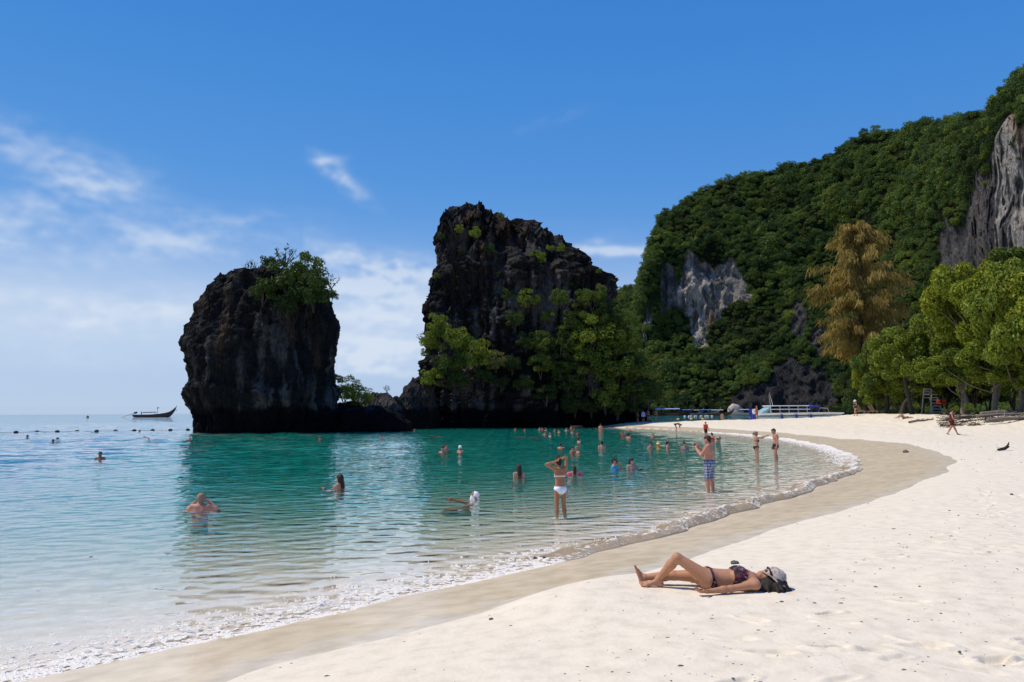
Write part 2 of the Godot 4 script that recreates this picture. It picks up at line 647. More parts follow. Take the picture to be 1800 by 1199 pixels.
func build_water() -> void:
	var r := RandomNumberGenerator.new()
	r.seed = 31
	for k in 18:
		var l := 0.45 * pow(1.17, k)
		var f := TAU / l
		var d := r.randf_range(-0.8, 0.8) + 0.3
		wave_list.append([f * sin(d), f * cos(d), 0.0023 * pow(l, 0.6), r.randf() * TAU])
	var ang := PackedFloat32Array()
	var w := -180.0
	while w < 180.0 - 1e-3:
		ang.append(deg_to_rad(w))
		w += 0.3 if absf(w + 0.001) < 42.0 else (1.2 if absf(w) < 60.0 else 6.0)
	var rad := PackedFloat32Array([0.1, 2.0, 4.0, 5.0])
	while rad[rad.size() - 1] < 6400.0:
		var q := rad[rad.size() - 1]
		rad.append(q * (1.009 if q < 60.0 else (1.014 if q < 260.0 else 1.3)))
	var rows := rad.size()
	var cols := ang.size()
	var v := PackedVector3Array()
	var uv := PackedVector2Array()
	v.resize(rows * cols)
	uv.resize(rows * cols)
	var quiet := noise(33, 0.05, 3)
	for j in rows:
		var q := rad[j]
		for i in cols:
			var x := q * sin(ang[i])
			var z := -q * cos(ang[i])
			var y := 0.0
			if q > 4.5 and q < 260.0:
				var s := inland(x, z)
				if s < 0.6:
					y = wave_height(x, z) * (0.10 + 0.8 * smoothstep(-2.0, -13.0, s) + 5.0 * smoothstep(-14.0, -60.0, s)) * (1.0 + 0.45 * quiet.get_noise_2d(x, z)) * (1.0 - smoothstep(180.0, 260.0, q))
			v[j * cols + i] = Vector3(x, y, z)
			uv[j * cols + i] = Vector2(x, z)
	var m := StandardMaterial3D.new()
	m.transparency = BaseMaterial3D.TRANSPARENCY_ALPHA
	m.albedo_color = Color(1, 1, 1, 0.0)
	m.roughness = 0.02
	m.metallic_specular = 0.5
	m.normal_enabled = true
	var bumps := ripple_image(1024)
	bumps.bump_map_to_normal_map(32.0)
	m.normal_texture = ImageTexture.create_from_image(bumps)
	m.normal_scale = 0.28
	m.uv1_scale = Vector3(1.0 / 5.3, 1.0 / 5.3, 1.0)
	var o := obj("sea_water", grid_mesh(v, rows, cols, true, true, null, uv), m)
	tag(o, "rippled clear turquoise sea water of the cove", "", "", "structure")
	var deep := FogVolume.new()
	deep.name = "sea_water_depth"
	deep.shape = RenderingServer.FOG_VOLUME_SHAPE_BOX
	deep.size = Vector3(12600.0, 6.0, 12600.0)
	deep.position = Vector3(0.0, -3.05, 0.0)
	var f := FogMaterial.new()
	f.albedo = lin(0.006, 0.52, 0.70)
	f.density = 0.12
	deep.material = f
	add_child(deep)
	tag(deep, "clear blue water of the open sea under its surface", "", "", "structure")
	# the sheltered cove holds milky green water, thinning out towards the open sea
	var g := FogMaterial.new()
	g.albedo = lin(0.03, 1.0, 0.53)
	g.density = 0.05
	var a := Vector3(-6.0, 0.0, -3.0)
	var along := (Vector3(-39.0, 0.0, -92.0) - a).normalized()
	var side := along.cross(Vector3.UP)
	for k in 4:
		var cove := FogVolume.new()
		cove.name = numbered("cove_water_depth")
		cove.shape = RenderingServer.FOG_VOLUME_SHAPE_BOX
		cove.size = Vector3(90.0, 5.6 - 0.1 * k, 150.0)
		cove.basis = Basis(side, Vector3.UP, -along)
		cove.position = a + along * 30.0 + side * (45.0 - 2.5 + 2.6 * k) + Vector3(0.0, -2.86 + 0.045 * k, 0.0)
		cove.material = g
		add_child(cove)
		tag(cove, "milky green water of the sheltered cove under its surface", "", "", "structure")
	var bay := FogVolume.new()
	bay.name = "bay_water_depth"
	bay.shape = RenderingServer.FOG_VOLUME_SHAPE_BOX
	bay.size = Vector3(270.0, 5.0, 360.0)
	bay.position = Vector3(146.0, -2.6, -306.0)
	var bg := FogMaterial.new()
	bg.albedo = lin(0.03, 0.42, 0.27)
	bg.density = 0.35
	bay.material = bg
	add_child(bay)
	tag(bay, "dark green water of the second bay under its surface", "", "", "structure")

var LEFT_STACK := [[-3.2, -38.67, -22.21], [-0.17, -38.67, -22.21], [0.65, -38.73, -22.27], [2.29, -39.0, -22.39], [2.98, -39.26, -22.44], [4.77, -39.89, -22.57], [5.81, -39.83, -22.87], [6.84, -39.76, -22.85], [8.09, -39.71, -22.82], [8.58, -39.86, -22.81], [9.14, -40.06, -22.79], [9.97, -40.36, -22.81], [11.02, -40.2, -22.83], [12.7, -39.67, -22.86], [13.54, -39.15, -22.88], [13.96, -38.89, -22.97], [14.6, -38.81, -23.11], [16.08, -38.65, -23.91], [16.28, -38.62, -24.0], [16.72, -38.41, -24.2], [17.7, -37.9, -24.53], [18.06, -37.46, -24.65], [18.06, -37.71, -24.23], [18.77, -36.89, -24.66], [19.2, -35.92, -25.23]]
var RIGHT_STACK := [[-3.5, -19.0, 21.76], [-0.19, -19.0, 21.76], [1.33, -18.86, 21.61], [3.4, -18.68, 21.12], [5.66, -16.71, 20.58], [6.92, -15.45, 20.28], [8.56, -14.46, 19.89], [9.0, -14.34, 19.78], [11.56, -13.67, 18.66], [13.57, -13.55, 17.78], [14.49, -13.5, 17.41], [17.44, -13.52, 16.21], [20.12, -13.72, 16.2], [21.14, -12.81, 16.2], [22.06, -13.0, 16.2], [23.74, -13.35, 16.59], [24.11, -13.43, 15.83], [24.76, -13.22, 14.5], [25.09, -13.11, 13.86], [25.8, -12.69, 12.49], [26.45, -12.29, 12.1], [27.76, -11.94, 11.31], [28.14, -11.84, 10.58], [28.8, -11.98, 9.3], [30.49, -12.34, 7.93], [30.83, -12.41, 6.91], [31.54, -12.22, 4.7], [32.21, -12.04, 0.64], [32.53, -11.95, -0.05], [33.16, -11.36, -1.4], [33.2, -11.31, -1.52], [33.92, -10.29, -3.43], [34.48, -8.26, -3.8], [35.14, -5.66, -4.36]]
var LOW_ROCKS := [[-21.89, -99, 3.05, 3.31, 5.0, 101, 0.1, "low black rock at the right foot of the squat stack, with a bush on it"], [-18.37, -103, 3.33, 4.51, 4.0, 102, 0.7, "pale ledge of bare rock in the gap between the two sea stacks"], [-16.48, -106, 1.5, 4.05, 2.2, 103, 0.25, "small upright boulder on the ledge beside the tall stack's left foot"], [-13.98, -110, 2.88, 7.09, 4.5, 104, 0.3, "sloping black rock leaning on the left foot of the tall stack"], [-19.16, -96, 5.54, 2.53, 4.5, 105, 0.05, "long low black rock shelf at the waterline between the two stacks"]]
# the hill's columns: foot (x, z), ridge (x, z), height, and the turns of its profile
var HILL := [[61.04,-500,77.35,-620,104.3,0.45,0.42,0.7,0.72],[71.8,-495,90.41,-610,106.91,0.45,0.42,0.7,0.72],[83.08,-490,103.94,-600,107.96,0.45,0.42,0.7,0.72],[86.45,-490,101.19,-560,112.84,0.62,0.36,0.7,0.8],[89.09,-488,104.31,-556,128.8,0.62,0.36,0.7,0.8],[92.44,-486,109.85,-560,147.58,0.62,0.36,0.7,0.8],[98.36,-484,118.82,-566,159.09,0.62,0.36,0.7,0.8],[110.5,-482,135.18,-570,171.15,0.55,0.37,0.64,0.74],[124.22,-478,153.47,-570,182.12,0.55,0.37,0.64,0.74],[137.69,-474,170.5,-566,188.57,0.55,0.37,0.64,0.74],[156.77,-466,195.39,-560,190.57,0.48,0.4,0.72,0.7],[173.97,-455,217.49,-548,193.55,0.48,0.4,0.72,0.7],[187.17,-445,233.8,-535,195.46,0.48,0.4,0.72,0.7],[197.32,-430,248.44,-520,202.28,0.5,0.42,0.72,0.72],[203.14,-415,257.62,-505,202.24,0.5,0.42,0.72,0.72],[208.81,-390,262.39,-470,192.14,0.5,0.42,0.72,0.72],[206.6,-365,259.86,-440,183.57,0.5,0.36,0.62,0.8],[195.82,-320,252.4,-395,168.85,0.5,0.36,0.62,0.8],[189.07,-296,245.65,-368,161.06,0.5,0.36,0.62,0.8],[183.34,-280,241.26,-352,159.96,0.5,0.36,0.62,0.8],[180.72,-270,242.17,-345,163.68,0.5,0.36,0.62,0.8],[179,-260,246.03,-340,169.25,0.5,0.36,0.62,0.8],[178.05,-245,252.97,-330,177.02,0.5,0.36,0.62,0.8],[176.72,-220,267.7,-315,179.6,0.5,0.36,0.62,0.8],[174.42,-190,291.5,-300,173.53,0.5,0.36,0.62,0.8],[160.65,-150,327.3,-290,155.34,0.5,0.36,0.62,0.8]]

# ---------------------------------------------------------------- limestone

var rock_mat: StandardMaterial3D
var cliff_mat: StandardMaterial3D

func make_rock_materials() -> void:
	rock_mat = mat(Color(1, 1, 1), 0.92)
	rock_mat.vertex_color_use_as_albedo = true
	rock_mat.albedo_texture = noise_texture(41, 0.014, 5, 1024, ramp([[0.0, Color(0.45, 0.45, 0.46)], [0.5, Color(0.80, 0.80, 0.80)], [1.0, Color(1, 1, 1)]]))
	rock_mat.uv1_triplanar = true
	rock_mat.uv1_world_triplanar = true
	rock_mat.uv1_scale = Vector3(0.16, 0.05, 0.16)
	rock_mat.heightmap_enabled = true
	rock_mat.heightmap_texture = noise_texture(42, 0.02, 5, 1024)
	rock_mat.heightmap_scale = 60.0
	rock_mat.metallic_specular = 0.2
	cliff_mat = mat(Color(1, 1, 1), 0.95)
	cliff_mat.vertex_color_use_as_albedo = true
	cliff_mat.albedo_texture = noise_texture(43, 0.02, 5, 1024, ramp([[0.0, Color(0.38, 0.38, 0.40)], [0.5, Color(0.82, 0.82, 0.82)], [1.0, Color(1, 1, 1)]]))
	cliff_mat.uv1_triplanar = true
	cliff_mat.uv1_world_triplanar = true
	cliff_mat.uv1_scale = Vector3(0.05, 0.014, 0.05)
	cliff_mat.heightmap_enabled = true
	cliff_mat.heightmap_texture = noise_texture(44, 0.02, 5, 1024)
	cliff_mat.heightmap_scale = 160.0
	cliff_mat.metallic_specular = 0.15

# a stack: profile rows of (height, left, right), its middle depth, depth over width, most depth
func stack_mesh(prof: Array, zc: float, ratio: float, most: float, sd: int, cols: int, rows: int, amp: float, spike: float, dark: Color, pale: Color, crown := 9) -> ArrayMesh:
	var big := noise(sd, 0.13, 4)
	var flute := noise(sd + 1, 0.42, 4, true)
	var fine := noise(sd + 2, 1.1, 3, true)
	var streak := noise(sd + 3, 0.55, 3)
	var patch := noise(sd + 4, 0.12, 3)
	var jag := noise(sd + 5, 0.28, 3, true)
	var v := PackedVector3Array()
	var col := PackedColorArray()
	var y0: float = prof[0][0]
	var y1: float = prof[prof.size() - 1][0]
	for j in rows + crown:
		var t := minf(float(j) / (rows - 1.0), 1.0)
		var y := lerpf(y0, y1, t)
		var k := 0
		while k < prof.size() - 2 and y > prof[k + 1][0]:
			k += 1
		var f := clampf((y - prof[k][0]) / (prof[k + 1][0] - prof[k][0]), 0.0, 1.0)
		var xl := lerpf(prof[k][1], prof[k + 1][1], f)
		var xr := lerpf(prof[k][2], prof[k + 1][2], f)
		var cx := (xl + xr) * 0.5
		var hw := (xr - xl) * 0.5
		var hd := minf(hw * ratio, most)
		var shrink := 1.0
		if j >= rows:
			shrink = 1.0 - (j - rows + 1.0) / crown
			shrink = pow(maxf(shrink, 0.0), 0.8)
		for i in cols:
			var w := TAU * i / cols
			var ce := signf(cos(w)) * pow(absf(cos(w)), 0.75)
			var se := signf(sin(w)) * pow(absf(sin(w)), 0.75)
			var p := Vector3(cx + hw * ce * shrink, y, zc + hd * se * shrink)
			var d := Vector3(ce, 0.0, se).normalized()
			var a := big.get_noise_3d(p.x, p.y * 0.6, p.z) * amp * 1.3
			var b := flute.get_noise_3d(p.x, p.y * 0.16, p.z) * amp * 0.95
			var c := fine.get_noise_3d(p.x, p.y * 0.6, p.z) * amp * 0.28
			var ledge := jag.get_noise_3d(p.x * 0.3, p.y * 1.1, p.z * 0.3) * amp * 0.35
			var mv := (a + b + c + ledge - amp * 0.5) * clampf(shrink * 1.5, 0.0, 1.0)
			if absf(d.x) > 0.8:
				mv *= 0.85
			p += d * mv
			var up := smoothstep(0.72, 1.0, t)
			p.y += up * (jag.get_noise_3d(p.x, 3.0, p.z) * spike + fine.get_noise_3d(p.x * 0.6, 9.0, p.z * 0.6) * spike * 0.16)
			v.append(p)
			# grey weathering streaks that run down the face, black algae in the tide zone
			var s := smoothstep(0.0, 0.42, streak.get_noise_3d(p.x, p.y * 0.07, p.z) + 0.9 * patch.get_noise_3d(p.x, p.y * 0.5, p.z))
			var tide := smoothstep(2.4, 3.2, p.y + streak.get_noise_3d(p.x, 0.0, p.z) * 0.8)
			s *= tide * (0.4 + 0.6 * (1.0 - smoothstep(0.5, 0.8, t)))
			var cc := dark.lerp(pale, s)
			if tide < 1.0:
				cc = cc.lerp(Color(0.008, 0.008, 0.009), (1.0 - tide) * 0.85)
			cc = cc.lerp(Color(0.16, 0.10, 0.06), 0.5 * tide * smoothstep(0.25, 0.6, patch.get_noise_3d(p.x * 2.0 + 40.0, p.y * 0.4, p.z * 2.0)))
			col.append(cc)
	return grid_mesh(v, rows + crown, cols, true, false, col)

func build_stacks() -> void:
	make_rock_materials()
	var dark := Color(0.030, 0.028, 0.030)
	var pale := Color(0.15, 0.145, 0.14)
	var o := obj("limestone_stack", stack_mesh(LEFT_STACK, -92.5, 0.72, 7.2, 51, 250, 190, 1.15, 1.0, dark, pale), rock_mat)
	tag(o, "squat black limestone stack rising from the sea nearest the open horizon, topped with bushes", "sea stack")
	o = obj("limestone_stack", stack_mesh(RIGHT_STACK, -121.0, 0.55, 9.5, 61, 330, 230, 1.9, 2.6, dark, Color(0.20, 0.19, 0.185), 10), rock_mat)
	tag(o, "tall jagged limestone stack with bushes on its ledges beside the sand spit", "sea stack")
	for q in LOW_ROCKS:
		var prof := [[-2.0, q[0] - q[2] * 1.1, q[0] + q[2] * 1.1], [q[3] * 0.4, q[0] - q[2], q[0] + q[2]], [q[3] * 0.8, q[0] - q[2] * 0.72, q[0] + q[2] * 0.7], [q[3], q[0] - q[2] * 0.35, q[0] + q[2] * 0.3]]
		o = obj("limestone_rock", stack_mesh(prof, q[1], 0.9, q[4], int(q[5]), 90, 40, 0.7, 0.7, dark.lerp(pale, q[6]), pale.lerp(Color(0.3, 0.28, 0.26), q[6]), 6), rock_mat)
		tag(o, q[7], "rock")

# ---------------------------------------------------------------- the hill

var hill_noise: FastNoiseLite
var hill_flute: FastNoiseLite
var hill_patch: FastNoiseLite
# bare rock on the hill: (place along, height share, half width, half height, paleness)
var bare := [[7.2, 0.585, 0.55, 0.125, 0.95], [7.75, 0.46, 0.8, 0.16, 1.0], [8.7, 0.51, 1.0, 0.10, 0.6], [6.2, 0.585, 0.55, 0.13, 0.55], [11.1, 0.33, 0.28, 0.07, 0.1], [11.7, 0.25, 0.3, 0.05, 0.12], [10.2, 0.035, 1.2, 0.055, 0.02], [11.3, 0.06, 0.9, 0.13, 0.0], [17.0, 0.46, 0.95, 0.17, 0.22], [18.0, 0.585, 1.0, 0.14, 0.25], [20.3, 0.56, 2.1, 0.24, 0.85], [22.6, 0.55, 1.4, 0.2, 0.6], [3.6, 0.55, 0.5, 0.16, 0.45], [4.6, 0.52, 0.4, 0.10, 0.5]]

func hill_point(u: float, b: float) -> Vector3:
	var i := mini(int(u), HILL.size() - 2)
	var t := u - i
	var p: Array = HILL[i]
	var q: Array = HILL[i + 1]
	var a0 := lerpf(p[5], q[5], t)
	var c0 := lerpf(p[6], q[6], t)
	var a1 := lerpf(p[7], q[7], t)
	var c1 := lerpf(p[8], q[8], t)
	var a := 0.0
	if b < c0:
		a = a0 * b / c0
	elif b < c1:
		a = lerpf(a0, a1, (b - c0) / (c1 - c0))
	else:
		a = lerpf(a1, 1.0, (b - c1) / (1.0 - c1))
	var h := lerpf(p[4], q[4], t) - 5.0
	return Vector3(lerpf(lerpf(p[0], q[0], t), lerpf(p[2], q[2], t), a), b * h, lerpf(lerpf(p[1], q[1], t), lerpf(p[3], q[3], t), a))

# how bare the rock is (over 0.5: no trees), and how pale
func bareness(u: float, b: float, p: Vector3) -> Vector2:
	var best := 0.0
	var pale := 0.0
	var wob := hill_patch.get_noise_3d(p.x, p.y * 0.6, p.z)
	for q in bare:
		var e: float = pow((u - q[0]) / q[2], 2.0) + pow((b - q[1]) / q[3], 2.0)
		if e > 3.0:
			continue
		var s := 1.0 - smoothstep(0.55, 1.35, e + wob * 1.1)
		if s > best:
			best = s
			pale = q[4]
	return Vector2(best, pale)

func hill_surface(u: float, b: float) -> Vector3:
	var p := hill_point(u, b)
	var out := Vector3(-0.62, 0.25, 0.78)
	var k := smoothstep(0.0, 0.05, b)
	return p + out * (hill_noise.get_noise_3d(p.x, p.y, p.z) * 9.0 * k * (1.0 - 0.6 * smoothstep(0.85, 1.0, b))) 

func build_hill() -> void:
	hill_noise = noise(71, 0.022, 3)
	hill_flute = noise(72, 0.075, 4, true)
	hill_patch = noise(73, 0.05, 3)
	var streak := noise(74, 0.12, 4)
	var stain := noise(75, 0.045, 3)
	var rows := 170
	var cols := 420
	var v := PackedVector3Array()
	var col := PackedColorArray()
	var extra := 8
	for j in rows + extra:
		var b := minf(j / (rows - 1.0), 1.0)
		for i in cols:
			var u := i / (cols - 1.0) * (HILL.size() - 1.0)
			var p := hill_surface(u, b)
			var bb := bareness(u, b, p)
			if j >= rows:
				# the far side goes down again
				var d := j - rows + 1.0
				p += Vector3(14.0, -6.0 - 2.2 * d, -22.0) * d
			elif bb.x > 0.02:
				var fl := hill_flute.get_noise_3d(p.x, p.y * 0.16, p.z)
				p += Vector3(-0.6, 0.0, 0.8) * bb.x * (fl * 5.0 + streak.get_noise_3d(p.x * 2.4, p.y * 0.5, p.z * 2.4) * 2.6 - 3.0)
			if j == 0:
				p.y = -3.0
			v.append(p)
			var soil := Color(0.020, 0.030, 0.012)
			var s := streak.get_noise_3d(p.x, p.y * 0.09, p.z)
			var grey := Color(0.055, 0.055, 0.06).lerp(Color(0.58, 0.535, 0.49), bb.y)
			grey = grey.lerp(Color(0.075, 0.075, 0.08), smoothstep(-0.12, 0.30, s) * 0.85)
			grey = grey.lerp(Color(0.40, 0.25, 0.15), smoothstep(0.12, 0.5, stain.get_noise_3d(p.x, p.y * 0.35, p.z)) * 0.6 * bb.y)
			col.append(soil.lerp(grey, smoothstep(0.15, 0.5, bb.x)))
	var o := obj("hill", grid_mesh(v, rows + extra, cols, false, false, col), cliff_mat)
	tag(o, "steep forested limestone hill with bare grey cliffs", "", "", "structure")

var STACK_BUSHES := [[-26.43, 17.48, -86, 3.37, 1, 0, "largest rounded bush on the brow of the squat stack", ""], [-25.1, 19.83, -89, 2.79, 2, 1, "yellow-green bush crowning the squat stack beside the largest one", ""], [-29.47, 20.33, -90, 1.98, 1, 2, "open-topped bush on the squat stack, under the bare branches", ""], [-29.28, 16.54, -86, 1.89, 1, 3, "dark bush hanging down the squat stack's face below its crown", ""], [-23.26, 16.51, -86, 2.56, 1, 0, "dark bush on the shoulder of the squat stack towards the tall stack", ""], [-26.12, 14.85, -85.2, 1.6, 0, 1, "straggly dark bush hanging lowest on the squat stack's face", ""], [-33.66, 19.25, -91, 1.21, 2, 2, "low bush on the bare flat top of the squat stack", ""], [-22.65, 16.92, -92, 0.94, 1, 3, "thin bush jutting out over the tall stack side of the squat stack", ""], [-21.71, 5.33, -96, 2.18, 4, 0, "bright green bush in the gap, against the foot of the squat stack", ""], [-20.04, 4.56, -98, 1.92, 3, 1, "low bright bush trailing along the low black rock in the gap", ""], [-22.85, 6.86, -97, 0.68, 3, 2, "small sprig of a bush at the squat stack's foot", ""], [-11.01, 15.2, -109.5, 2.23, 3, 0, "bright bush standing out from the tall stack's seaward edge, topmost there", ""], [-12.53, 12.99, -109.5, 1.89, 3, 1, "bright bush overhanging the sea at the tall stack's seaward edge", ""], [-8.72, 12.97, -109.5, 3.09, 3, 2, "wide yellow-green bush on the tall stack's seaward shoulder", ""], [-9.3, 9.41, -109.5, 2.75, 2, 3, "bush below the wide yellow-green one on the tall stack's seaward shoulder", ""], [-5.25, 10.92, -109.5, 3.09, 3, 4, "leafy bush in the middle of the seaward bush belt of the tall stack", ""], [-2.38, 10.06, -109.5, 2.06, 5, 5, "grey-green bush at the inner end of the tall stack's seaward bush belt", ""], [-11.81, 7.31, -109.5, 2.23, 3, 6, "bright bush at the tall stack's seaward foot", ""], [-8.02, 6.88, -109.5, 2.23, 1, 7, "dark bush under the seaward bush belt of the tall stack", ""], [-12.85, 11.12, -109.5, 0.86, 2, 8, "small twiggy bush leaning over the sea below the tall stack's seaward edge", ""], [-8.11, 30.89, -113.5, 0.89, 3, 0, "tuft of bush near the tall stack's highest summit, seaward side", ""], [-5.8, 30.34, -113.5, 1.25, 3, 1, "grassy bush just under the tall stack's summit", ""], [-1.7, 32.77, -113.5, 0.8, 5, 2, "tiny dry tree on the skyline beside the tall stack's summit", ""], [-10.96, 29.64, -113.5, 0.8, 1, 3, "small bush on the tall stack's upper seaward edge", ""], [-3.58, 27.79, -113.5, 0.98, 1, 4, "bush in the crack below the tall stack's summit", ""], [-7.75, 27.45, -113.5, 0.71, 0, 5, "tiny bush on the bare upper face of the tall stack", ""], [3.96, 26.05, -113.5, 1.69, 3, 6, "sunny bush in the notch right under the tall stack's long ridge", ""], [6.1, 27.66, -113.5, 0.8, 3, 7, "small bright bush on the ridge crest of the tall stack", ""], [7.61, 27.74, -113.5, 0.89, 3, 8, "small bright bush next along the ridge crest of the tall stack", ""], [9.14, 22.16, -113.5, 1.6, 2, 9, "rounded bush in the upper gully of the tall stack's beach side", ""], [-1.55, 23.65, -113.5, 0.98, 5, 10, "grey shrub alone on the tall stack's bare middle face", ""], [-11.72, 23.33, -113.5, 0.71, 2, 11, "small bush on the seaward bulge of the tall stack", ""], [13.5, 24.12, -113.5, 0.62, 2, 12, "lone little tree on the tall stack's beach side skyline", ""], [2.47, 19.64, -112, 2.28, 3, 13, "bright yellow-green bush on the tall stack's middle ledge", ""], [5.66, 16.82, -112, 1.58, 3, 14, "bright bush under the middle ledge of the tall stack", ""], [10.64, 18.9, -112, 1.76, 5, 15, "pale bush at the foot of the tall stack's pinnacles", ""], [-0.58, 20.0, -112, 1.41, 1, 16, "dark bush beside the middle ledge of the tall stack", ""], [12.0, 13.7, -110.8, 4.28, 3, 0, "leafy bush in the green veil over the tall stack's beach side", "bushes veiling the beach side of the tall stack"], [15.78, 9.39, -110.8, 3.89, 2, 1, "leafy bush in the green veil over the tall stack's beach side", "bushes veiling the beach side of the tall stack"], [11.08, 9.41, -110.8, 3.31, 2, 2, "leafy bush in the green veil over the tall stack's beach side", "bushes veiling the beach side of the tall stack"], [17.83, 5.12, -110.8, 2.92, 1, 3, "leafy bush in the green veil over the tall stack's beach side", "bushes veiling the beach side of the tall stack"], [13.91, 5.14, -110.8, 3.31, 2, 4, "leafy bush in the green veil over the tall stack's beach side", "bushes veiling the beach side of the tall stack"], [7.21, 12.76, -109.8, 2.32, 1, 5, "leafy bush in the green veil over the tall stack's beach side", "bushes veiling the beach side of the tall stack"], [4.21, 9.37, -109.8, 2.32, 2, 6, "leafy bush in the green veil over the tall stack's beach side", "bushes veiling the beach side of the tall stack"], [1.66, 6.43, -109.8, 1.74, 1, 7, "leafy bush in the green veil over the tall stack's beach side", "bushes veiling the beach side of the tall stack"], [8.5, 7.29, -110.8, 2.92, 1, 8, "leafy bush in the green veil over the tall stack's beach side", "bushes veiling the beach side of the tall stack"], [9.31, 3.88, -110.8, 2.53, 0, 9, "leafy bush in the green veil over the tall stack's beach side", "bushes veiling the beach side of the tall stack"], [5.02, 5.15, -109.8, 2.12, 0, 10, "leafy bush in the green veil over the tall stack's beach side", "bushes veiling the beach side of the tall stack"], [15.66, 3.01, -110.8, 2.14, 1, 11, "leafy bush in the green veil over the tall stack's beach side", "bushes veiling the beach side of the tall stack"], [19.19, 9.37, -110.8, 1.95, 2, 12, "leafy bush in the green veil over the tall stack's beach side", "bushes veiling the beach side of the tall stack"], [13.76, 16.28, -110.8, 2.14, 2, 13, "leafy bush in the green veil over the tall stack's beach side", "bushes veiling the beach side of the tall stack"], [18.63, 3.0, -110.8, 1.75, 0, 14, "leafy bush in the green veil over the tall stack's beach side", "bushes veiling the beach side of the tall stack"], [-0.02, 9.39, -109.8, 1.74, 0, 15, "leafy bush in the green veil over the tall stack's beach side", "bushes veiling the beach side of the tall stack"], [2.12, 12.78, -109.8, 1.74, 1, 16, "leafy bush in the green veil over the tall stack's beach side", "bushes veiling the beach side of the tall stack"], [5.5, 10.64, -109.8, 1.74, 0, 17, "leafy bush in the green veil over the tall stack's beach side", "bushes veiling the beach side of the tall stack"], [11.84, 3.03, -110.8, 1.75, 0, 18, "leafy bush in the green veil over the tall stack's beach side", "bushes veiling the beach side of the tall stack"], [-1.71, 6.69, -109.8, 1.54, 0, 19, "leafy bush in the green veil over the tall stack's beach side", "bushes veiling the beach side of the tall stack"], [7.18, 9.36, -109.8, 2.12, 1, 20, "leafy bush in the green veil over the tall stack's beach side", "bushes veiling the beach side of the tall stack"], [17.12, 12.81, -110.8, 2.34, 3, 21, "leafy bush in the green veil over the tall stack's beach side", "bushes veiling the beach side of the tall stack"], [19.72, 5.96, -110.8, 1.56, 1, 22, "leafy bush in the green veil over the tall stack's beach side", "bushes veiling the beach side of the tall stack"], [-4.25, 7.72, -109.8, 1.74, 1, 23, "leafy bush in the green veil over the tall stack's beach side", "bushes veiling the beach side of the tall stack"], [16.95, 12.64, -110.8, 2.92, 2, 24, "leafy bush in the green veil over the tall stack's beach side", "bushes veiling the beach side of the tall stack"], [18.93, 8.95, -110.8, 3.12, 2, 25, "leafy bush in the green veil over the tall stack's beach side", "bushes veiling the beach side of the tall stack"], [20.38, 5.11, -110.8, 2.53, 1, 26, "leafy bush in the green veil over the tall stack's beach side", "bushes veiling the beach side of the tall stack"], [17.53, 15.83, -110.8, 1.95, 2, 27, "leafy bush in the green veil over the tall stack's beach side", "bushes veiling the beach side of the tall stack"], [15.47, 16.27, -110.8, 1.95, 1, 28, "leafy bush in the green veil over the tall stack's beach side", "bushes veiling the beach side of the tall stack"], [3.82, 12.77, -109.8, 2.32, 2, 29, "leafy bush in the green veil over the tall stack's beach side", "bushes veiling the beach side of the tall stack"], [8.58, 14.57, -110.8, 2.14, 2, 30, "leafy bush in the green veil over the tall stack's beach side", "bushes veiling the beach side of the tall stack"], [12.09, 19.58, -110.8, 2.53, 2, 31, "leafy bush in the green veil over the tall stack's beach side", "bushes veiling the beach side of the tall stack"], [14.13, 18.44, -110.8, 1.95, 1, 32, "leafy bush in the green veil over the tall stack's beach side", "bushes veiling the beach side of the tall stack"], [7.28, 19.45, -109.8, 1.74, 2, 33, "leafy bush in the green veil over the tall stack's beach side", "bushes veiling the beach side of the tall stack"], [9.63, 16.3, -110.8, 2.34, 2, 34, "leafy bush in the green veil over the tall stack's beach side", "bushes veiling the beach side of the tall stack"], [0.44, 16.21, -109.8, 1.93, 1, 35, "leafy bush in the green veil over the tall stack's beach side", "bushes veiling the beach side of the tall stack"], [15.0, 13.68, -110.8, 2.53, 2, 36, "leafy bush in the green veil over the tall stack's beach side", "bushes veiling the beach side of the tall stack"]]

var STACK_TWIGS := [[-28.37, 20.38, -91, 2.6, 1, "bare grey branches sticking up out of the squat stack's crown"], [-32.61, 19.82, -91, 1.4, 2, "spiky bare twigs on the flat top of the squat stack"], [-22.49, 17.62, -91, 1.6, 3, "thin twiggy bush leaning off the squat stack towards the gap"], [-13.43, 12.7, -110, 1.4, 4, "bare twigs over the sea at the tall stack's edge"], [-17.43, 5.06, -103, 0.9, 5, "small bare twig bush on the pale ledge between the stacks"]]

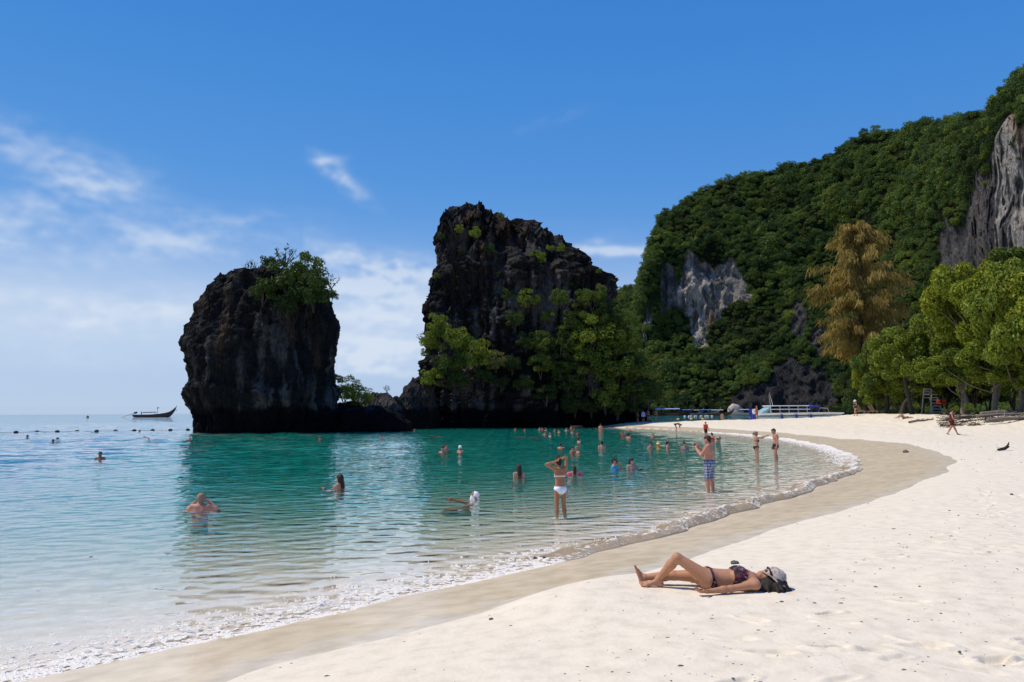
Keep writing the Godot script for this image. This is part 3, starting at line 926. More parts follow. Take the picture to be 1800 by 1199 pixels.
var BEACH_TREES := [[42.07, 1.7, -78, -0.57, 6.33, 0, 0.966, 1.063, 0.943, -0.3, 0, 3, "leaning dark-trunked tree behind the lifeguard chair"], [44.73, 1.7, -74, -0.99, 7.44, 0, 1.0, 1.496, 0.976, 0.5, 1, 3, "full bright tree just behind the lifeguard chair, inland of the dark-trunked one"], [42.67, 1.7, -66, -0.93, 9.51, 0, 1.04, 1.422, 1.015, 0.6, 2, 4, "tallest yellow-green tree of the beach edge"], [39.94, 1.8, -58, 0.29, 7.62, 0, 0.979, 1.466, 0.956, 0.8, 3, 3, "broad tree whose pale trunks fork above the driftwood"], [41.45, 1.9, -55, 0.39, 7.99, 0, 1.135, 1.451, 1.108, 0.4, 0, 4, "big tree at the very edge of the view beyond the driftwood"], [42.42, 1.8, -66, -0.22, 4.79, 0, 0.991, 0.638, 0.967, 0.7, 1, 2, "low spreading tree in front with crooked pale trunk"], [47.56, 1.8, -84, 4.36, 8.27, 0, 1.418, 1.846, 1.385, 0.2, 2, 1, "dark tree deep behind the bright beach trees"], [45.44, 1.6, -90, -0.42, 5.6, 0, 0.878, 1.147, 0.857, 0.1, 3, 2, "medium tree beside the sun loungers, under the casuarina"], [51.24, 2, -72, 0.47, 14.25, 0, 1.216, 1.108, 1.187, 0.2, 1, 2, "tree standing behind the broad tree at the view's edge"], [41.7, 1.9, -50, 0.53, 6.49, 0, 1.313, 1.648, 1.282, 0.4, 2, 2, "shady tree past the view's edge along the beach"], [43.7, 1.7, -84, 2.78, 4.18, 0, 0.977, 0.738, 0.954, 0.2, 2, 3, "low leafy tree filling the gap beside the lifeguard chair"], [42.85, 1.7, -70, -1.5, 4.09, 0, 0.788, 0.554, 0.769, 0.3, 0, 3, "low branchy tree hanging over the sand behind the driftwood"], [42.22, 1.8, -62, -0.92, 4.28, 0, 0.861, 0.709, 0.84, 0.5, 2, 3, "leafy tree hanging low between the pale forked trunks"], [46.45, 1.6, -92, -1.56, 4.44, 0, 0.725, 0.809, 0.708, 0.1, 1, 4, "bright low tree at the thicket's seaward corner"], [43.61, 1.8, -60, -0.21, 3.68, 0, 0.901, 0.659, 0.879, 0.5, 3, 3, "low leafy tree at the view's edge over the driftwood"]]

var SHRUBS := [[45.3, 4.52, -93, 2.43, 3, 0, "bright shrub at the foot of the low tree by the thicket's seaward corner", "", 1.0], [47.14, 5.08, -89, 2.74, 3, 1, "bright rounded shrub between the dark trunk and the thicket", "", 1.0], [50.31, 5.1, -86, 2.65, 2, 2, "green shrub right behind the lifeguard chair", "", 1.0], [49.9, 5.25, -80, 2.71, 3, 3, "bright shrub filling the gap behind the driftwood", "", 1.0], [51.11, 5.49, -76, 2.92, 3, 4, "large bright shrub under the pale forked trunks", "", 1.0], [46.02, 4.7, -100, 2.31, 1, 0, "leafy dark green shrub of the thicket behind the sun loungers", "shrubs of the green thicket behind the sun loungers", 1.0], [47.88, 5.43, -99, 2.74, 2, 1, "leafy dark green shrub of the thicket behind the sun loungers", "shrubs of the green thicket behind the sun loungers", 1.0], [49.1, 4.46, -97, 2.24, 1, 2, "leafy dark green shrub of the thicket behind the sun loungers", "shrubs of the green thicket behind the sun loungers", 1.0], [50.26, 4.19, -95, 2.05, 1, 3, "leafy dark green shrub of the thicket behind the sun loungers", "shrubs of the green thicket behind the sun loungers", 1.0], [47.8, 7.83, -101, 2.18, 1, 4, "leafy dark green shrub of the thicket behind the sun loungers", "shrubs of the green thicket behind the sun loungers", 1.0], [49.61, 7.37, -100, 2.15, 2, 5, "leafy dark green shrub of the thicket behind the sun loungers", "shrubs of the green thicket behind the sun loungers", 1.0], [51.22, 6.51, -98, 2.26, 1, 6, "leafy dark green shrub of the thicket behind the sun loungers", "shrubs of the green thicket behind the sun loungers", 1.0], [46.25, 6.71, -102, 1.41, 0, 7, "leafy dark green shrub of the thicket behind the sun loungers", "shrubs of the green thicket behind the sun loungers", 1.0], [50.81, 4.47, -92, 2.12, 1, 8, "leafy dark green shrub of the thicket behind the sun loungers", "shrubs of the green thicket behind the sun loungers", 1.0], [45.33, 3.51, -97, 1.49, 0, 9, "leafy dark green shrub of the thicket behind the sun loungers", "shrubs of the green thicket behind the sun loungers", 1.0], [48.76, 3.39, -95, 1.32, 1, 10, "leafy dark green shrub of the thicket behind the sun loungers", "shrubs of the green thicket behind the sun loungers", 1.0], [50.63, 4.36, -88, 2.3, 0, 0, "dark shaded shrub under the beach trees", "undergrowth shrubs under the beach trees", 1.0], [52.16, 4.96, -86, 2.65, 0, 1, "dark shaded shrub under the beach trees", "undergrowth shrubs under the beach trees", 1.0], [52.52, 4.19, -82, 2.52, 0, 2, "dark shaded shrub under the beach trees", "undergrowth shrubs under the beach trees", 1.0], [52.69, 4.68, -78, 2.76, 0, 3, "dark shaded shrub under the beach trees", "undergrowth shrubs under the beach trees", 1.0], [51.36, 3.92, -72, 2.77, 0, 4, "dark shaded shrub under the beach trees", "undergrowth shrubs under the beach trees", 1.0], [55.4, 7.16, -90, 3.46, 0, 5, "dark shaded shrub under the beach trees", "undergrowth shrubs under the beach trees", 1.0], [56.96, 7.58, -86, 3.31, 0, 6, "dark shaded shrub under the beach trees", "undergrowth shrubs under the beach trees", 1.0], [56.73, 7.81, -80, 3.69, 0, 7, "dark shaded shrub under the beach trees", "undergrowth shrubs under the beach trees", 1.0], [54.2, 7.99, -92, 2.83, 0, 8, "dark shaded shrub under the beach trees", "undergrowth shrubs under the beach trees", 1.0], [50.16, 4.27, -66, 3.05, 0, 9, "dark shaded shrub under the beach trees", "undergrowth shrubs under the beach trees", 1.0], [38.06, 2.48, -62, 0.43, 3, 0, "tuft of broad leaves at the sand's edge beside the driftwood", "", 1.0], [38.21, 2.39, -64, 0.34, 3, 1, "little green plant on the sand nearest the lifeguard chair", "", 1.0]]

# ---------------------------------------------------------------- plants

func leaf_material(c: Color, rough := 0.6, through := 0.7) -> StandardMaterial3D:
	var m := mat(c, rough)
	m.vertex_color_use_as_albedo = true
	m.cull_mode = BaseMaterial3D.CULL_DISABLED
	m.backlight_enabled = true
	m.backlight = Color(through, through, through * 0.5)
	m.metallic_specular = 0.3
	return m

# leaves in clumps through the volume of some lobes: [centre, radius]
func leaf_cloud(sd: int, lobes: Array, count: int, size: float, gap := 0.0, flat := 1.0, hang := 0.0, slim := 0.5) -> ArrayMesh:
	var r := RandomNumberGenerator.new()
	r.seed = sd
	var holes := noise(sd, 1.0, 2)
	var tint := noise(sd + 1, 0.8, 2)
	var reach := 0.0
	var weights := []
	for q in lobes:
		reach += q[1] * q[1]
		weights.append(reach)
	var mean: float = sqrt(reach / lobes.size())
	var v := PackedVector3Array()
	var n := PackedVector3Array()
	var c := PackedColorArray()
	var idx := PackedInt32Array()
	v.resize(count * 4)
	n.resize(count * 4)
	c.resize(count * 4)
	idx.resize(count * 6)
	var made := 0
	var tries := 0
	while made < count and tries < count * 5:
		tries += 1
		var pick := r.randf() * reach
		var k := 0
		while weights[k] < pick:
			k += 1
		var z := r.randf_range(-0.75, 1.0)
		var w := r.randf() * TAU
		var f := sqrt(1.0 - z * z)
		var d := Vector3(cos(w) * f, z, sin(w) * f)
		var rad: float = lobes[k][1]
		var p: Vector3 = lobes[k][0] + Vector3(d.x, d.y * flat, d.z) * rad * (0.42 + 0.62 * sqrt(r.randf()))
		if holes.get_noise_3d(p.x / mean * 2.3, p.y / mean * 2.3, p.z / mean * 2.3) < gap - 0.25 + 0.3 * (r.randf() - 0.5):
			continue
		var nn := (d * 0.6 + Vector3(r.randf_range(-1, 1), r.randf_range(-0.7, 1.2), r.randf_range(-1, 1)) * 0.9).normalized()
		var t := nn.cross(Vector3(r.randf_range(-1, 1), r.randf_range(-1, 1), r.randf_range(-1, 1))).normalized()
		if hang > 0.0:
			t = (t + Vector3(0, -hang, 0)).normalized()
			nn = (nn - t * nn.dot(t)).normalized()
		var s := nn.cross(t)
		var l := size * r.randf_range(0.65, 1.35)
		var b := made * 4
		v[b] = p - t * l * 0.5
		v[b + 1] = p + s * l * slim * 0.5 - nn * l * 0.07
		v[b + 2] = p + t * l * 0.5 - nn * l * 0.12
		v[b + 3] = p - s * l * slim * 0.5 - nn * l * 0.07
		var g := 0.78 + 0.34 * r.randf() + 0.35 * tint.get_noise_3d(p.x / mean * 1.6, p.y / mean * 1.6, p.z / mean * 1.6)
		var yellow := clampf(0.5 + 0.9 * tint.get_noise_3d(p.x / mean, 5.0, p.z / mean) + r.randf_range(-0.3, 0.3), 0.0, 1.0)
		var leaf := Color(g * lerpf(0.80, 1.25, yellow), g * lerpf(0.92, 1.05, yellow), g * lerpf(1.15, 0.75, yellow))
		for e in 4:
			n[b + e] = nn
			c[b + e] = leaf
		var i := made * 6
		# s = nn x t, so (base, +s, tip) runs clockwise from the front
		idx[i] = b
		idx[i + 1] = b + 1
		idx[i + 2] = b + 2
		idx[i + 3] = b
		idx[i + 4] = b + 2
		idx[i + 5] = b + 3
		made += 1
	v.resize(made * 4)
	n.resize(made * 4)
	c.resize(made * 4)
	idx.resize(made * 6)
	return fixed(v, n, idx, c)

func crown_lobes(sd: int, many: int, wide: float, tall: float, lobe: float) -> Array:
	var r := RandomNumberGenerator.new()
	r.seed = sd
	var out := []
	for k in many:
		var w := TAU * k / many * 1.618 + r.randf() * 0.8
		var q := sqrt(r.randf())
		out.append([Vector3(cos(w) * q * wide, (r.randf() * 2.0 - 0.9) * tall * sqrt(1.0 - 0.7 * q * q), sin(w) * q * wide), lobe * r.randf_range(0.7, 1.2)])
	return out

var far_crowns := []
var far_trunk: ArrayMesh
var bush_crowns := []
var greens := []
var bark: StandardMaterial3D
var pale_bark: StandardMaterial3D

func make_plant_stock() -> void:
	for k in 5:
		far_crowns.append(leaf_cloud(201 + k, crown_lobes(211 + k, 15, 0.66, 0.48, 0.32), 1150, 0.135, 0.0, 0.85))
	for k in 4:
		bush_crowns.append(leaf_cloud(231 + k, crown_lobes(241 + k, 24, 0.74, 0.66, 0.27), 3000, 0.105, 0.0, 0.9))
	far_trunk = tube([Vector3(0, -1.6, 0), Vector3(0.03, -0.9, 0.02), Vector3(0.0, -0.2, 0.0), Vector3(0.1, 0.3, 0.05)], [0.075, 0.06, 0.045, 0.015], 6)
	# dark jungle green to yellow green
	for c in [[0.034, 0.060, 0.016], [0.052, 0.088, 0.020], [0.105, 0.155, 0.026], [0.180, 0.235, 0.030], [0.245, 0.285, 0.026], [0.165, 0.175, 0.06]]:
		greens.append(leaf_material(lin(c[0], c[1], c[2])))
	bark = mat(lin(0.085, 0.068, 0.052), 0.95)
	bark.albedo_texture = noise_texture(46, 0.05, 4, 256, ramp([[0.0, Color(0.5, 0.5, 0.5)], [1.0, Color(1, 1, 1)]]))
	bark.uv1_triplanar = true
	bark.uv1_scale = Vector3(1.5, 0.3, 1.5)
	pale_bark = bark.duplicate()
	pale_bark.albedo_color = lin(0.30, 0.25, 0.20)

func build_forest() -> void:
	var r := RandomNumberGenerator.new()
	r.seed = 301
	var spots := []
	var rough := noise(302, 0.02, 2)
	var eye := Vector3(0, 2.2, 0)
	for k in 21000:
		var u := r.randf() * (HILL.size() - 1.0)
		# more of the width of a column, more trees
		var i := int(u)
		var wide := Vector2(HILL[i + 1][2] - HILL[i][2], HILL[i + 1][3] - HILL[i][3]).length() * 0.5 + Vector2(HILL[i + 1][0] - HILL[i][0], HILL[i + 1][1] - HILL[i][1]).length() * 0.5
		if r.randf() > wide / 26.0:
			continue
		var b := pow(r.randf(), 0.92)
		var p := hill_surface(u, b)
		var bb := bareness(u, b, p)
		if bb.x > 0.22 and not (bb.x < 0.9 and r.randf() < 0.10):
			continue
		var f := p.distance_to(eye)
		var s := (1.7 + 4.2 * pow(r.randf(), 1.9)) * (0.8 + 0.5 * rough.get_noise_3d(p.x, p.y, p.z)) * lerpf(0.8, 1.05, clampf((f - 250.0) / 250.0, 0.0, 1.0))
		if bb.x > 0.22:
			s *= 0.45
		p += Vector3(-0.62, 0.25, 0.78) * s * 0.18 + Vector3(0, s * 0.45, 0)
		var tone := clampf(0.42 + 0.75 * rough.get_noise_3d(p.x * 1.7, p.y * 1.7 + 50.0, p.z * 1.7) + r.randf_range(-0.35, 0.35), 0.0, 1.0)
		if r.randf() < 0.05:
			tone = 1.3
		if r.randf() < 0.03:
			s *= 1.35
		spots.append([f - s * 6.0 - (40.0 if b > 0.93 else 0.0), p, s, tone, r.randi() % 5, r.randf() * TAU, r.randf_range(0.8, 1.15), b])
	spots.sort_custom(func(a, b): return a[0] < b[0])
	# those that the beach trees hide go with the mass
	var singles := []
	var mass := []
	for q in spots:
		var p: Vector3 = q[1]
		var e := (p.y - 2.2) / -p.z
		var az := p.x / -p.z
		var hidden := (az > 0.47 and e < 0.17) or az > 0.70 or (az < 0.2 and e < 0.2)
		if singles.size() < 300 and not hidden:
			singles.append(q)
		else:
			mass.append(q)
	var wood := Node3D.new()
	wood.name = "forest"
	add_child(wood)
	tag(wood, "dense mass of green tropical forest covering the hill", "forest", "", "stuff")
	var tones := leaf_material(Color(1, 1, 1))
	for kind in 5:
		var mine := mass.filter(func(q): return q[4] == kind)
		var mm := MultiMesh.new()
		mm.transform_format = MultiMesh.TRANSFORM_3D
		mm.use_colors = true
		mm.mesh = far_crowns[kind]
		mm.instance_count = mine.size()
		for k in mine.size():
			var q = mine[k]
			mm.set_instance_transform(k, Transform3D(Basis(Vector3.UP, q[5]).scaled(Vector3(q[2], q[2] * q[6], q[2])), q[1]))
			var hue: float = sin(q[5] * 3.0)
			mm.set_instance_color(k, Color(lerpf(0.046, 0.155, q[3]) * (1.0 + 0.12 * hue), lerpf(0.088, 0.225, q[3]), lerpf(0.028, 0.048, q[3]) * (1.0 - 0.2 * hue)))
		var o := MultiMeshInstance3D.new()
		o.name = part_name(wood, "foliage")
		o.multimesh = mm
		o.material_override = tones
		wood.add_child(o, true)
		tag(o, "", "", "", "stuff")
	for q in singles:
		var t := thing("forest_tree", "rounded green tree of the forest on the hillside", "tree", q[1], q[5], "trees of the forest on the hill")
		t.scale = Vector3(q[2], q[2] * q[6], q[2])
		obj("crown", far_crowns[q[4]], greens[clampi(int(q[3] * 3.4), 0, 4)], t)
		obj("trunk", far_trunk, bark, t)

# a bush: foliage and a few stems, its middle at the place given
func bush(called: String, at: Vector3, size: float, tone: int, kind: int, label: String, group := "", squash := 1.0) -> Node3D:
	var t := thing(called, label, "bush", at - Vector3(0, size * 0.7 * squash, 0), kind * 1.7 + at.x, group)
	var leaves := obj("foliage", bush_crowns[kind % 4], greens[tone], t)
	leaves.scale = Vector3(size, size * squash, size)
	leaves.position.y = size * 0.7 * squash
	var v := PackedVector3Array()
	var n := PackedVector3Array()
	var idx := PackedInt32Array()
	var r := RandomNumberGenerator.new()
	r.seed = int(at.x * 91.0) + kind
	for k in 4:
		var d := Vector3(r.randf_range(-0.7, 0.7), 1.0, r.randf_range(-0.7, 0.7)) * size * 0.8
		tube_into(v, n, idx, [Vector3(0, -0.3 * size, 0), d * 0.45 + Vector3(0.03, 0, 0) * size, d], [0.035 * size, 0.022 * size, 0.008 * size], 5)
	obj("stem", fixed(v, n, idx), bark, t)
	return t

func bare_twigs(at: Vector3, size: float, sd: int, label: String) -> void:
	var t := thing("bare_bush", label, "bush", at)
	var r := RandomNumberGenerator.new()
	r.seed = sd
	var v := PackedVector3Array()
	var n := PackedVector3Array()
	var idx := PackedInt32Array()
	for k in 7:
		var d := Vector3(r.randf_range(-0.8, 0.8), r.randf_range(0.5, 1.0), r.randf_range(-0.5, 0.5)) * size
		var m := d * 0.5 + Vector3(r.randf_range(-0.1, 0.1), 0.05, 0) * size
		tube_into(v, n, idx, [Vector3.ZERO, m, d], [0.03 * size, 0.02 * size, 0.006 * size], 5)
		for e in 3:
			var s := m.lerp(d, r.randf())
			tube_into(v, n, idx, [s, s + Vector3(r.randf_range(-0.25, 0.25), r.randf_range(0.1, 0.3), r.randf_range(-0.2, 0.2)) * size], [0.012 * size, 0.004 * size], 4)
	obj("twig", fixed(v, n, idx), bark, t)
	var few := leaf_cloud(sd, [[Vector3(0, 0.65, 0) * size, 0.5 * size]], 60, 0.2 * size, -0.3)
	obj("foliage", few, greens[1], t)

func build_stack_plants() -> void:
	for q in STACK_BUSHES:
		bush("stack_bush", Vector3(q[0], q[1], q[2]), q[3], int(q[4]), int(q[5]), q[6], q[7])
	for q in STACK_TWIGS:
		bare_twigs(Vector3(q[0], q[1], q[2]), q[3], int(q[4]), q[5])

func beach_tree(called: String, label: String, at: Vector3, crown: ArrayMesh, middle: Vector3, size: Vector3, tone: int, lean: Array, wood: Material, turn: float, group := "") -> void:
	var t := thing(called, label, "tree", at, 0.0, group)
	var leaves := obj("crown", crown, greens[tone], t)
	leaves.position = middle
	leaves.scale = size
	leaves.rotation.y = turn
	var r := RandomNumberGenerator.new()
	r.seed = int(absf(at.x) * 37.0) + tone
	var trunk := obj("trunk", tube(lean, [0.26, 0.2, 0.16, 0.1], 9), wood, t)
	var top: Vector3 = lean[lean.size() - 1]
	for k in 7:
		var from: Vector3 = (lean[1] as Vector3).lerp(top, 0.15 + 0.14 * k)
		var to := middle + Vector3(r.randf_range(-0.75, 0.75) * size.x * 4.2, r.randf_range(-0.5, 0.35) * size.y * 3.0, r.randf_range(-0.4, 0.9) * size.z * 4.0)
		var mid := from.lerp(to, 0.5) + Vector3(0, -0.35, 0)
		obj("limb", tube([from, mid, to], [0.09, 0.06, 0.02], 6), wood, trunk)

func casuarina(at: Vector3) -> void:
	var t := thing("casuarina_tree", "tall drooping casuarina with golden brown feathery foliage above the beach trees", "tree", at)
	var r := RandomNumberGenerator.new()
	r.seed = 411
	var trunk := obj("trunk", tube([Vector3(0, -1, 0), Vector3(0.3, 6, 0), Vector3(-0.2, 14, 0.2), Vector3(0.4, 21, 0.1), Vector3(0.5, 26.8, 0)], [0.45, 0.36, 0.25, 0.12, 0.03], 9), bark, t)
	var v := PackedVector3Array()
	var n := PackedVector3Array()
	var c := PackedColorArray()
	var idx := PackedInt32Array()
	# plumes: height, reach to either side, as the crown swells and narrows
	for k in 170:
		var f := (k + 0.5) / 170.0
		var y := 8.6 + 18.6 * f
		var wide := 6.6 * pow(sin(PI * (f * 0.83 + 0.13)), 0.6) * (0.86 + 0.18 * sin(f * 13.0 + 0.6)) + 0.3
		var w := r.randf() * TAU
		var d := Vector3(cos(w), 0.0, sin(w))
		var reach := wide * r.randf_range(0.4, 1.2)
		var from := Vector3(0.2, y - reach * 0.15, 0)
		var tip := from + d * reach + Vector3(0, reach * 0.18 - 0.5, 0)
		var mid := from.lerp(tip, 0.6) + Vector3(0, reach * 0.22, 0)
		if k % 3 == 0:
			obj("limb", tube([from, mid, tip], [0.07, 0.045, 0.012], 5), bark, trunk)
		var tone := r.randf_range(0.65, 1.25)
		for e in 150:
			var g := pow(r.randf(), 0.7)
			var p := from.lerp(mid, g).lerp(mid.lerp(tip, g), g) + Vector3(r.randf_range(-0.5, 0.5), r.randf_range(-0.35, 0.4), r.randf_range(-0.5, 0.5)) * (0.5 + 0.6 * g)
			var l := r.randf_range(0.5, 1.25)
			var dir := (d * r.randf_range(-0.05, 0.6) + Vector3(r.randf_range(-0.35, 0.35), r.randf_range(-1.2, -0.35), r.randf_range(-0.35, 0.35))).normalized()
			var s := dir.cross(Vector3(r.randf_range(-1, 1), 0.3, r.randf_range(-1, 1))).normalized()
			var nn := s.cross(dir).normalized()
			var b := v.size()
			var wd := l * 0.06
			v.append_array(PackedVector3Array([p, p + dir * l * 0.45 + s * wd, p + dir * l, p + dir * l * 0.45 - s * wd]))
			var q := tone * r.randf_range(0.75, 1.25)
			for z in 4:
				n.append(nn)
				c.append(Color(q, q * r.randf_range(0.94, 1.04), q))
			idx.append_array(PackedInt32Array([b, b + 1, b + 2, b, b + 2, b + 3]))
	obj("crown", fixed(v, n, idx, c), leaf_material(lin(0.275, 0.20, 0.05), 0.7, 0.6), t)

func build_beach_trees() -> void:
	var crowns := []
	for k in 4:
		crowns.append(leaf_cloud(421 + k, crown_lobes(431 + k, 46, 3.3, 2.6, 0.85), 36000, 0.225, -0.05, 0.9, 0.25, 0.6))
	for q in BEACH_TREES:
		var at := Vector3(q[0], q[1], q[2])
		var mid := Vector3(q[3], q[4], q[5])
		var lean := [Vector3(0, -0.6, 0), Vector3(mid.x * 0.15 + q[9], mid.y * 0.3, mid.z * 0.1), Vector3(mid.x * 0.5 + q[9] * 1.5, mid.y * 0.62, mid.z * 0.5), Vector3(mid.x * 0.9, mid.y * 0.95, mid.z * 0.8)]
		beach_tree("beach_tree", q[12], at, crowns[int(q[10]) % 4], mid, Vector3(q[6], q[7], q[8]), int(q[11]), lean, pale_bark if q[9] > 0.25 else bark, q[10] * 1.9)
	casuarina(Vector3(49.0, 1.6, -103.0))
	for q in SHRUBS:
		bush("shrub", Vector3(q[0], q[1], q[2]), q[3], int(q[4]), int(q[5]), q[6], q[7], q[8])

# ---------------------------------------------------------------- people: a skeleton of tapered bones joined smoothly and meshed as surface nets

class Flesh:
	var lo: Vector3
	var c: float
	var nx: int
	var ny: int
	var nz: int
	var f := PackedFloat32Array()

	func _init(a: Vector3, b: Vector3, cell: float) -> void:
		lo = a
		c = cell
		nx = int(ceil((b.x - a.x) / c)) + 2
		ny = int(ceil((b.y - a.y) / c)) + 2
		nz = int(ceil((b.z - a.z) / c)) + 2
		f.resize(nx * ny * nz)
		f.fill(1000.0)

	func bone(a: Vector3, b: Vector3, ra: float, rb: float, k := 0.03, cut := false) -> void:
		var pad := maxf(ra, rb) + k + c * 2.0
		var x0 := maxi(0, int((minf(a.x, b.x) - pad - lo.x) / c))
		var x1 := mini(nx - 1, int((maxf(a.x, b.x) + pad - lo.x) / c) + 1)
		var y0 := maxi(0, int((minf(a.y, b.y) - pad - lo.y) / c))
		var y1 := mini(ny - 1, int((maxf(a.y, b.y) + pad - lo.y) / c) + 1)
		var z0 := maxi(0, int((minf(a.z, b.z) - pad - lo.z) / c))
		var z1 := mini(nz - 1, int((maxf(a.z, b.z) + pad - lo.z) / c) + 1)
		var d := b - a
		var dd := maxf(d.length_squared(), 1e-9)
		for iz in range(z0, z1 + 1):
			var pz := lo.z + iz * c - a.z
			for iy in range(y0, y1 + 1):
				var py := lo.y + iy * c - a.y
				var at := (iz * ny + iy) * nx
				for ix in range(x0, x1 + 1):
					var px := lo.x + ix * c - a.x
					var t := clampf((px * d.x + py * d.y + pz * d.z) / dd, 0.0, 1.0)
					var qx := px - d.x * t
					var qy := py - d.y * t
					var qz := pz - d.z * t
					var s := sqrt(qx * qx + qy * qy + qz * qz) - ra - (rb - ra) * t
					var e := f[at + ix]
					if cut:
						# carve: the larger of e and -s
						var h := maxf(k - absf(e + s), 0.0) / k
						f[at + ix] = maxf(e, -s) + h * h * k * 0.25
					elif e > 900.0:
						f[at + ix] = s
					else:
						var h := maxf(k - absf(e - s), 0.0) / k
						f[at + ix] = minf(e, s) - h * h * k * 0.25

	func mesh_into(v: PackedVector3Array, n: PackedVector3Array, idx: PackedInt32Array) -> void:
		var ids := PackedInt32Array()
		ids.resize(f.size())
		ids.fill(-1)
		var sx := 1
		var sy := nx
		var sz := nx * ny
		var far := c * 2.5
		for z in nz - 1:
			for y in ny - 1:
				var row := (z * ny + y) * nx
				for x in nx - 1:
					var i := row + x
					var a := f[i]
					if a > far or a < -far:
						continue
					var g := [a, f[i + 1], f[i + sy], f[i + sy + 1], f[i + sz], f[i + sz + 1], f[i + sy + sz], f[i + sy + sz + 1]]
					var inside := 0
					for q in g:
						if q < 0.0:
							inside += 1
					if inside == 0 or inside == 8:
						continue
					var p := Vector3.ZERO
					var m := 0
					for e in [[0, 1], [2, 3], [4, 5], [6, 7], [0, 2], [1, 3], [4, 6], [5, 7], [0, 4], [1, 5], [2, 6], [3, 7]]:
						var ga: float = g[e[0]]
						var gb: float = g[e[1]]
						if (ga < 0.0) != (gb < 0.0):
							var t := ga / (ga - gb)
							var pa := Vector3(e[0] & 1, (e[0] >> 1) & 1, e[0] >> 2)
							var pb := Vector3(e[1] & 1, (e[1] >> 1) & 1, e[1] >> 2)
							p += pa.lerp(pb, t)
							m += 1
					p /= m
					ids[i] = v.size()
					v.append(lo + (Vector3(x, y, z) + p) * c)
					var gx: float = g[1] + g[3] + g[5] + g[7] - g[0] - g[2] - g[4] - g[6]
					var gy: float = g[2] + g[3] + g[6] + g[7] - g[0] - g[1] - g[4] - g[5]
					var gz: float = g[4] + g[5] + g[6] + g[7] - g[0] - g[1] - g[2] - g[3]
					n.append(Vector3(gx, gy, gz).normalized())
		for z in range(1, nz - 1):
			for y in range(1, ny - 1):
				var row := (z * ny + y) * nx
				for x in range(1, nx - 1):
					var i := row + x
					if ids[i] < 0:
						continue
					var a := f[i] < 0.0
					for ax in 3:
						var st: int = [sx, sy, sz][ax]
						var b := f[i + st] < 0.0
						if a == b:
							continue
						var u: int = [sy, sz, sx][ax]
						var w: int = [sz, sx, sy][ax]
						var q0 := ids[i]
						var q1 := ids[i - u]
						var q2 := ids[i - u - w]
						var q3 := ids[i - w]
						if q1 < 0 or q2 < 0 or q3 < 0:
							continue
						idx.append_array(PackedInt32Array([q0, q1, q2, q0, q2, q3]))

# the part of a mesh where `inside` of a point is positive, lifted off the surface: clothes
func shell(body: Array, inside: Callable, lift: float) -> ArrayMesh:
	var v: PackedVector3Array = body[0]
	var n: PackedVector3Array = body[1]
	var idx: PackedInt32Array = body[2]
	var w := PackedFloat32Array()
	w.resize(v.size())
	for i in v.size():
		w[i] = inside.call(v[i], n[i])
	var ov := PackedVector3Array()
	var on := PackedVector3Array()
	var oi := PackedInt32Array()
	var kept := {}
	for k in range(0, idx.size(), 3):
		var poly := []
		for e in 3:
			var a := idx[k + e]
			var b := idx[k + (e + 1) % 3]
			if w[a] > 0.0:
				if not kept.has(a):
					kept[a] = ov.size()
					ov.append(v[a] + n[a] * lift)
					on.append(n[a])
				poly.append(kept[a])
			if (w[a] > 0.0) != (w[b] > 0.0):
				var t := w[a] / (w[a] - w[b])
				var nn := n[a].lerp(n[b], t).normalized()
				# edges hug the skin
				ov.append(v[a].lerp(v[b], t) + nn * lift * 0.35)
				on.append(nn)
				poly.append(ov.size() - 1)
		for e in range(1, poly.size() - 1):
			oi.append_array(PackedInt32Array([poly[0], poly[e], poly[e + 1]]))
	if oi.is_empty():
		return null
	return fixed(ov, on, oi)

func hand_bones(q: Flesh, wrist: Vector3, along: Vector3, palm: Vector3, thumb_side: Vector3, s: float, curl: float) -> void:
	var side := thumb_side.normalized()
	var d := along.normalized()
	var k0 := wrist + d * 0.018 * s
	var knuckles := wrist + d * 0.085 * s
	for e in [-1.0, -0.33, 0.33, 1.0]:
		q.bone(k0 + side * e * 0.016 * s, knuckles + side * e * 0.028 * s, 0.016 * s, 0.0125 * s, 0.012 * s)
	var lens := [0.066, 0.078, 0.084, 0.074]
	for e in 4:
		var off: float = [-1.0, -0.33, 0.33, 1.0][e]
		var p := knuckles + side * off * 0.029 * s
		var dir := d
		var rr := 0.0094 * s
		for g in 3:
			dir = (dir * cos(curl * 0.6) + palm * sin(curl * 0.6)).normalized()
			var l: float = lens[e] * [0.48, 0.3, 0.24][g] * s
			var p2: Vector3 = p + (dir + side * off * 0.06).normalized() * l
			q.bone(p, p2, rr, rr * 0.9, 0.003 * s)
			p = p2
			rr *= 0.92
	var t0 := wrist + d * 0.022 * s + side * 0.02 * s
	var t1 := t0 + (side * 0.8 + d * 0.6 + palm * 0.25).normalized() * 0.042 * s
	var t2 := t1 + (d * 0.9 + side * 0.35 + palm * 0.3 * curl).normalized() * 0.05 * s
	q.bone(t0, t1, 0.0155 * s, 0.0125 * s, 0.008 * s)
	q.bone(t1, t2, 0.0118 * s, 0.0095 * s, 0.004 * s)

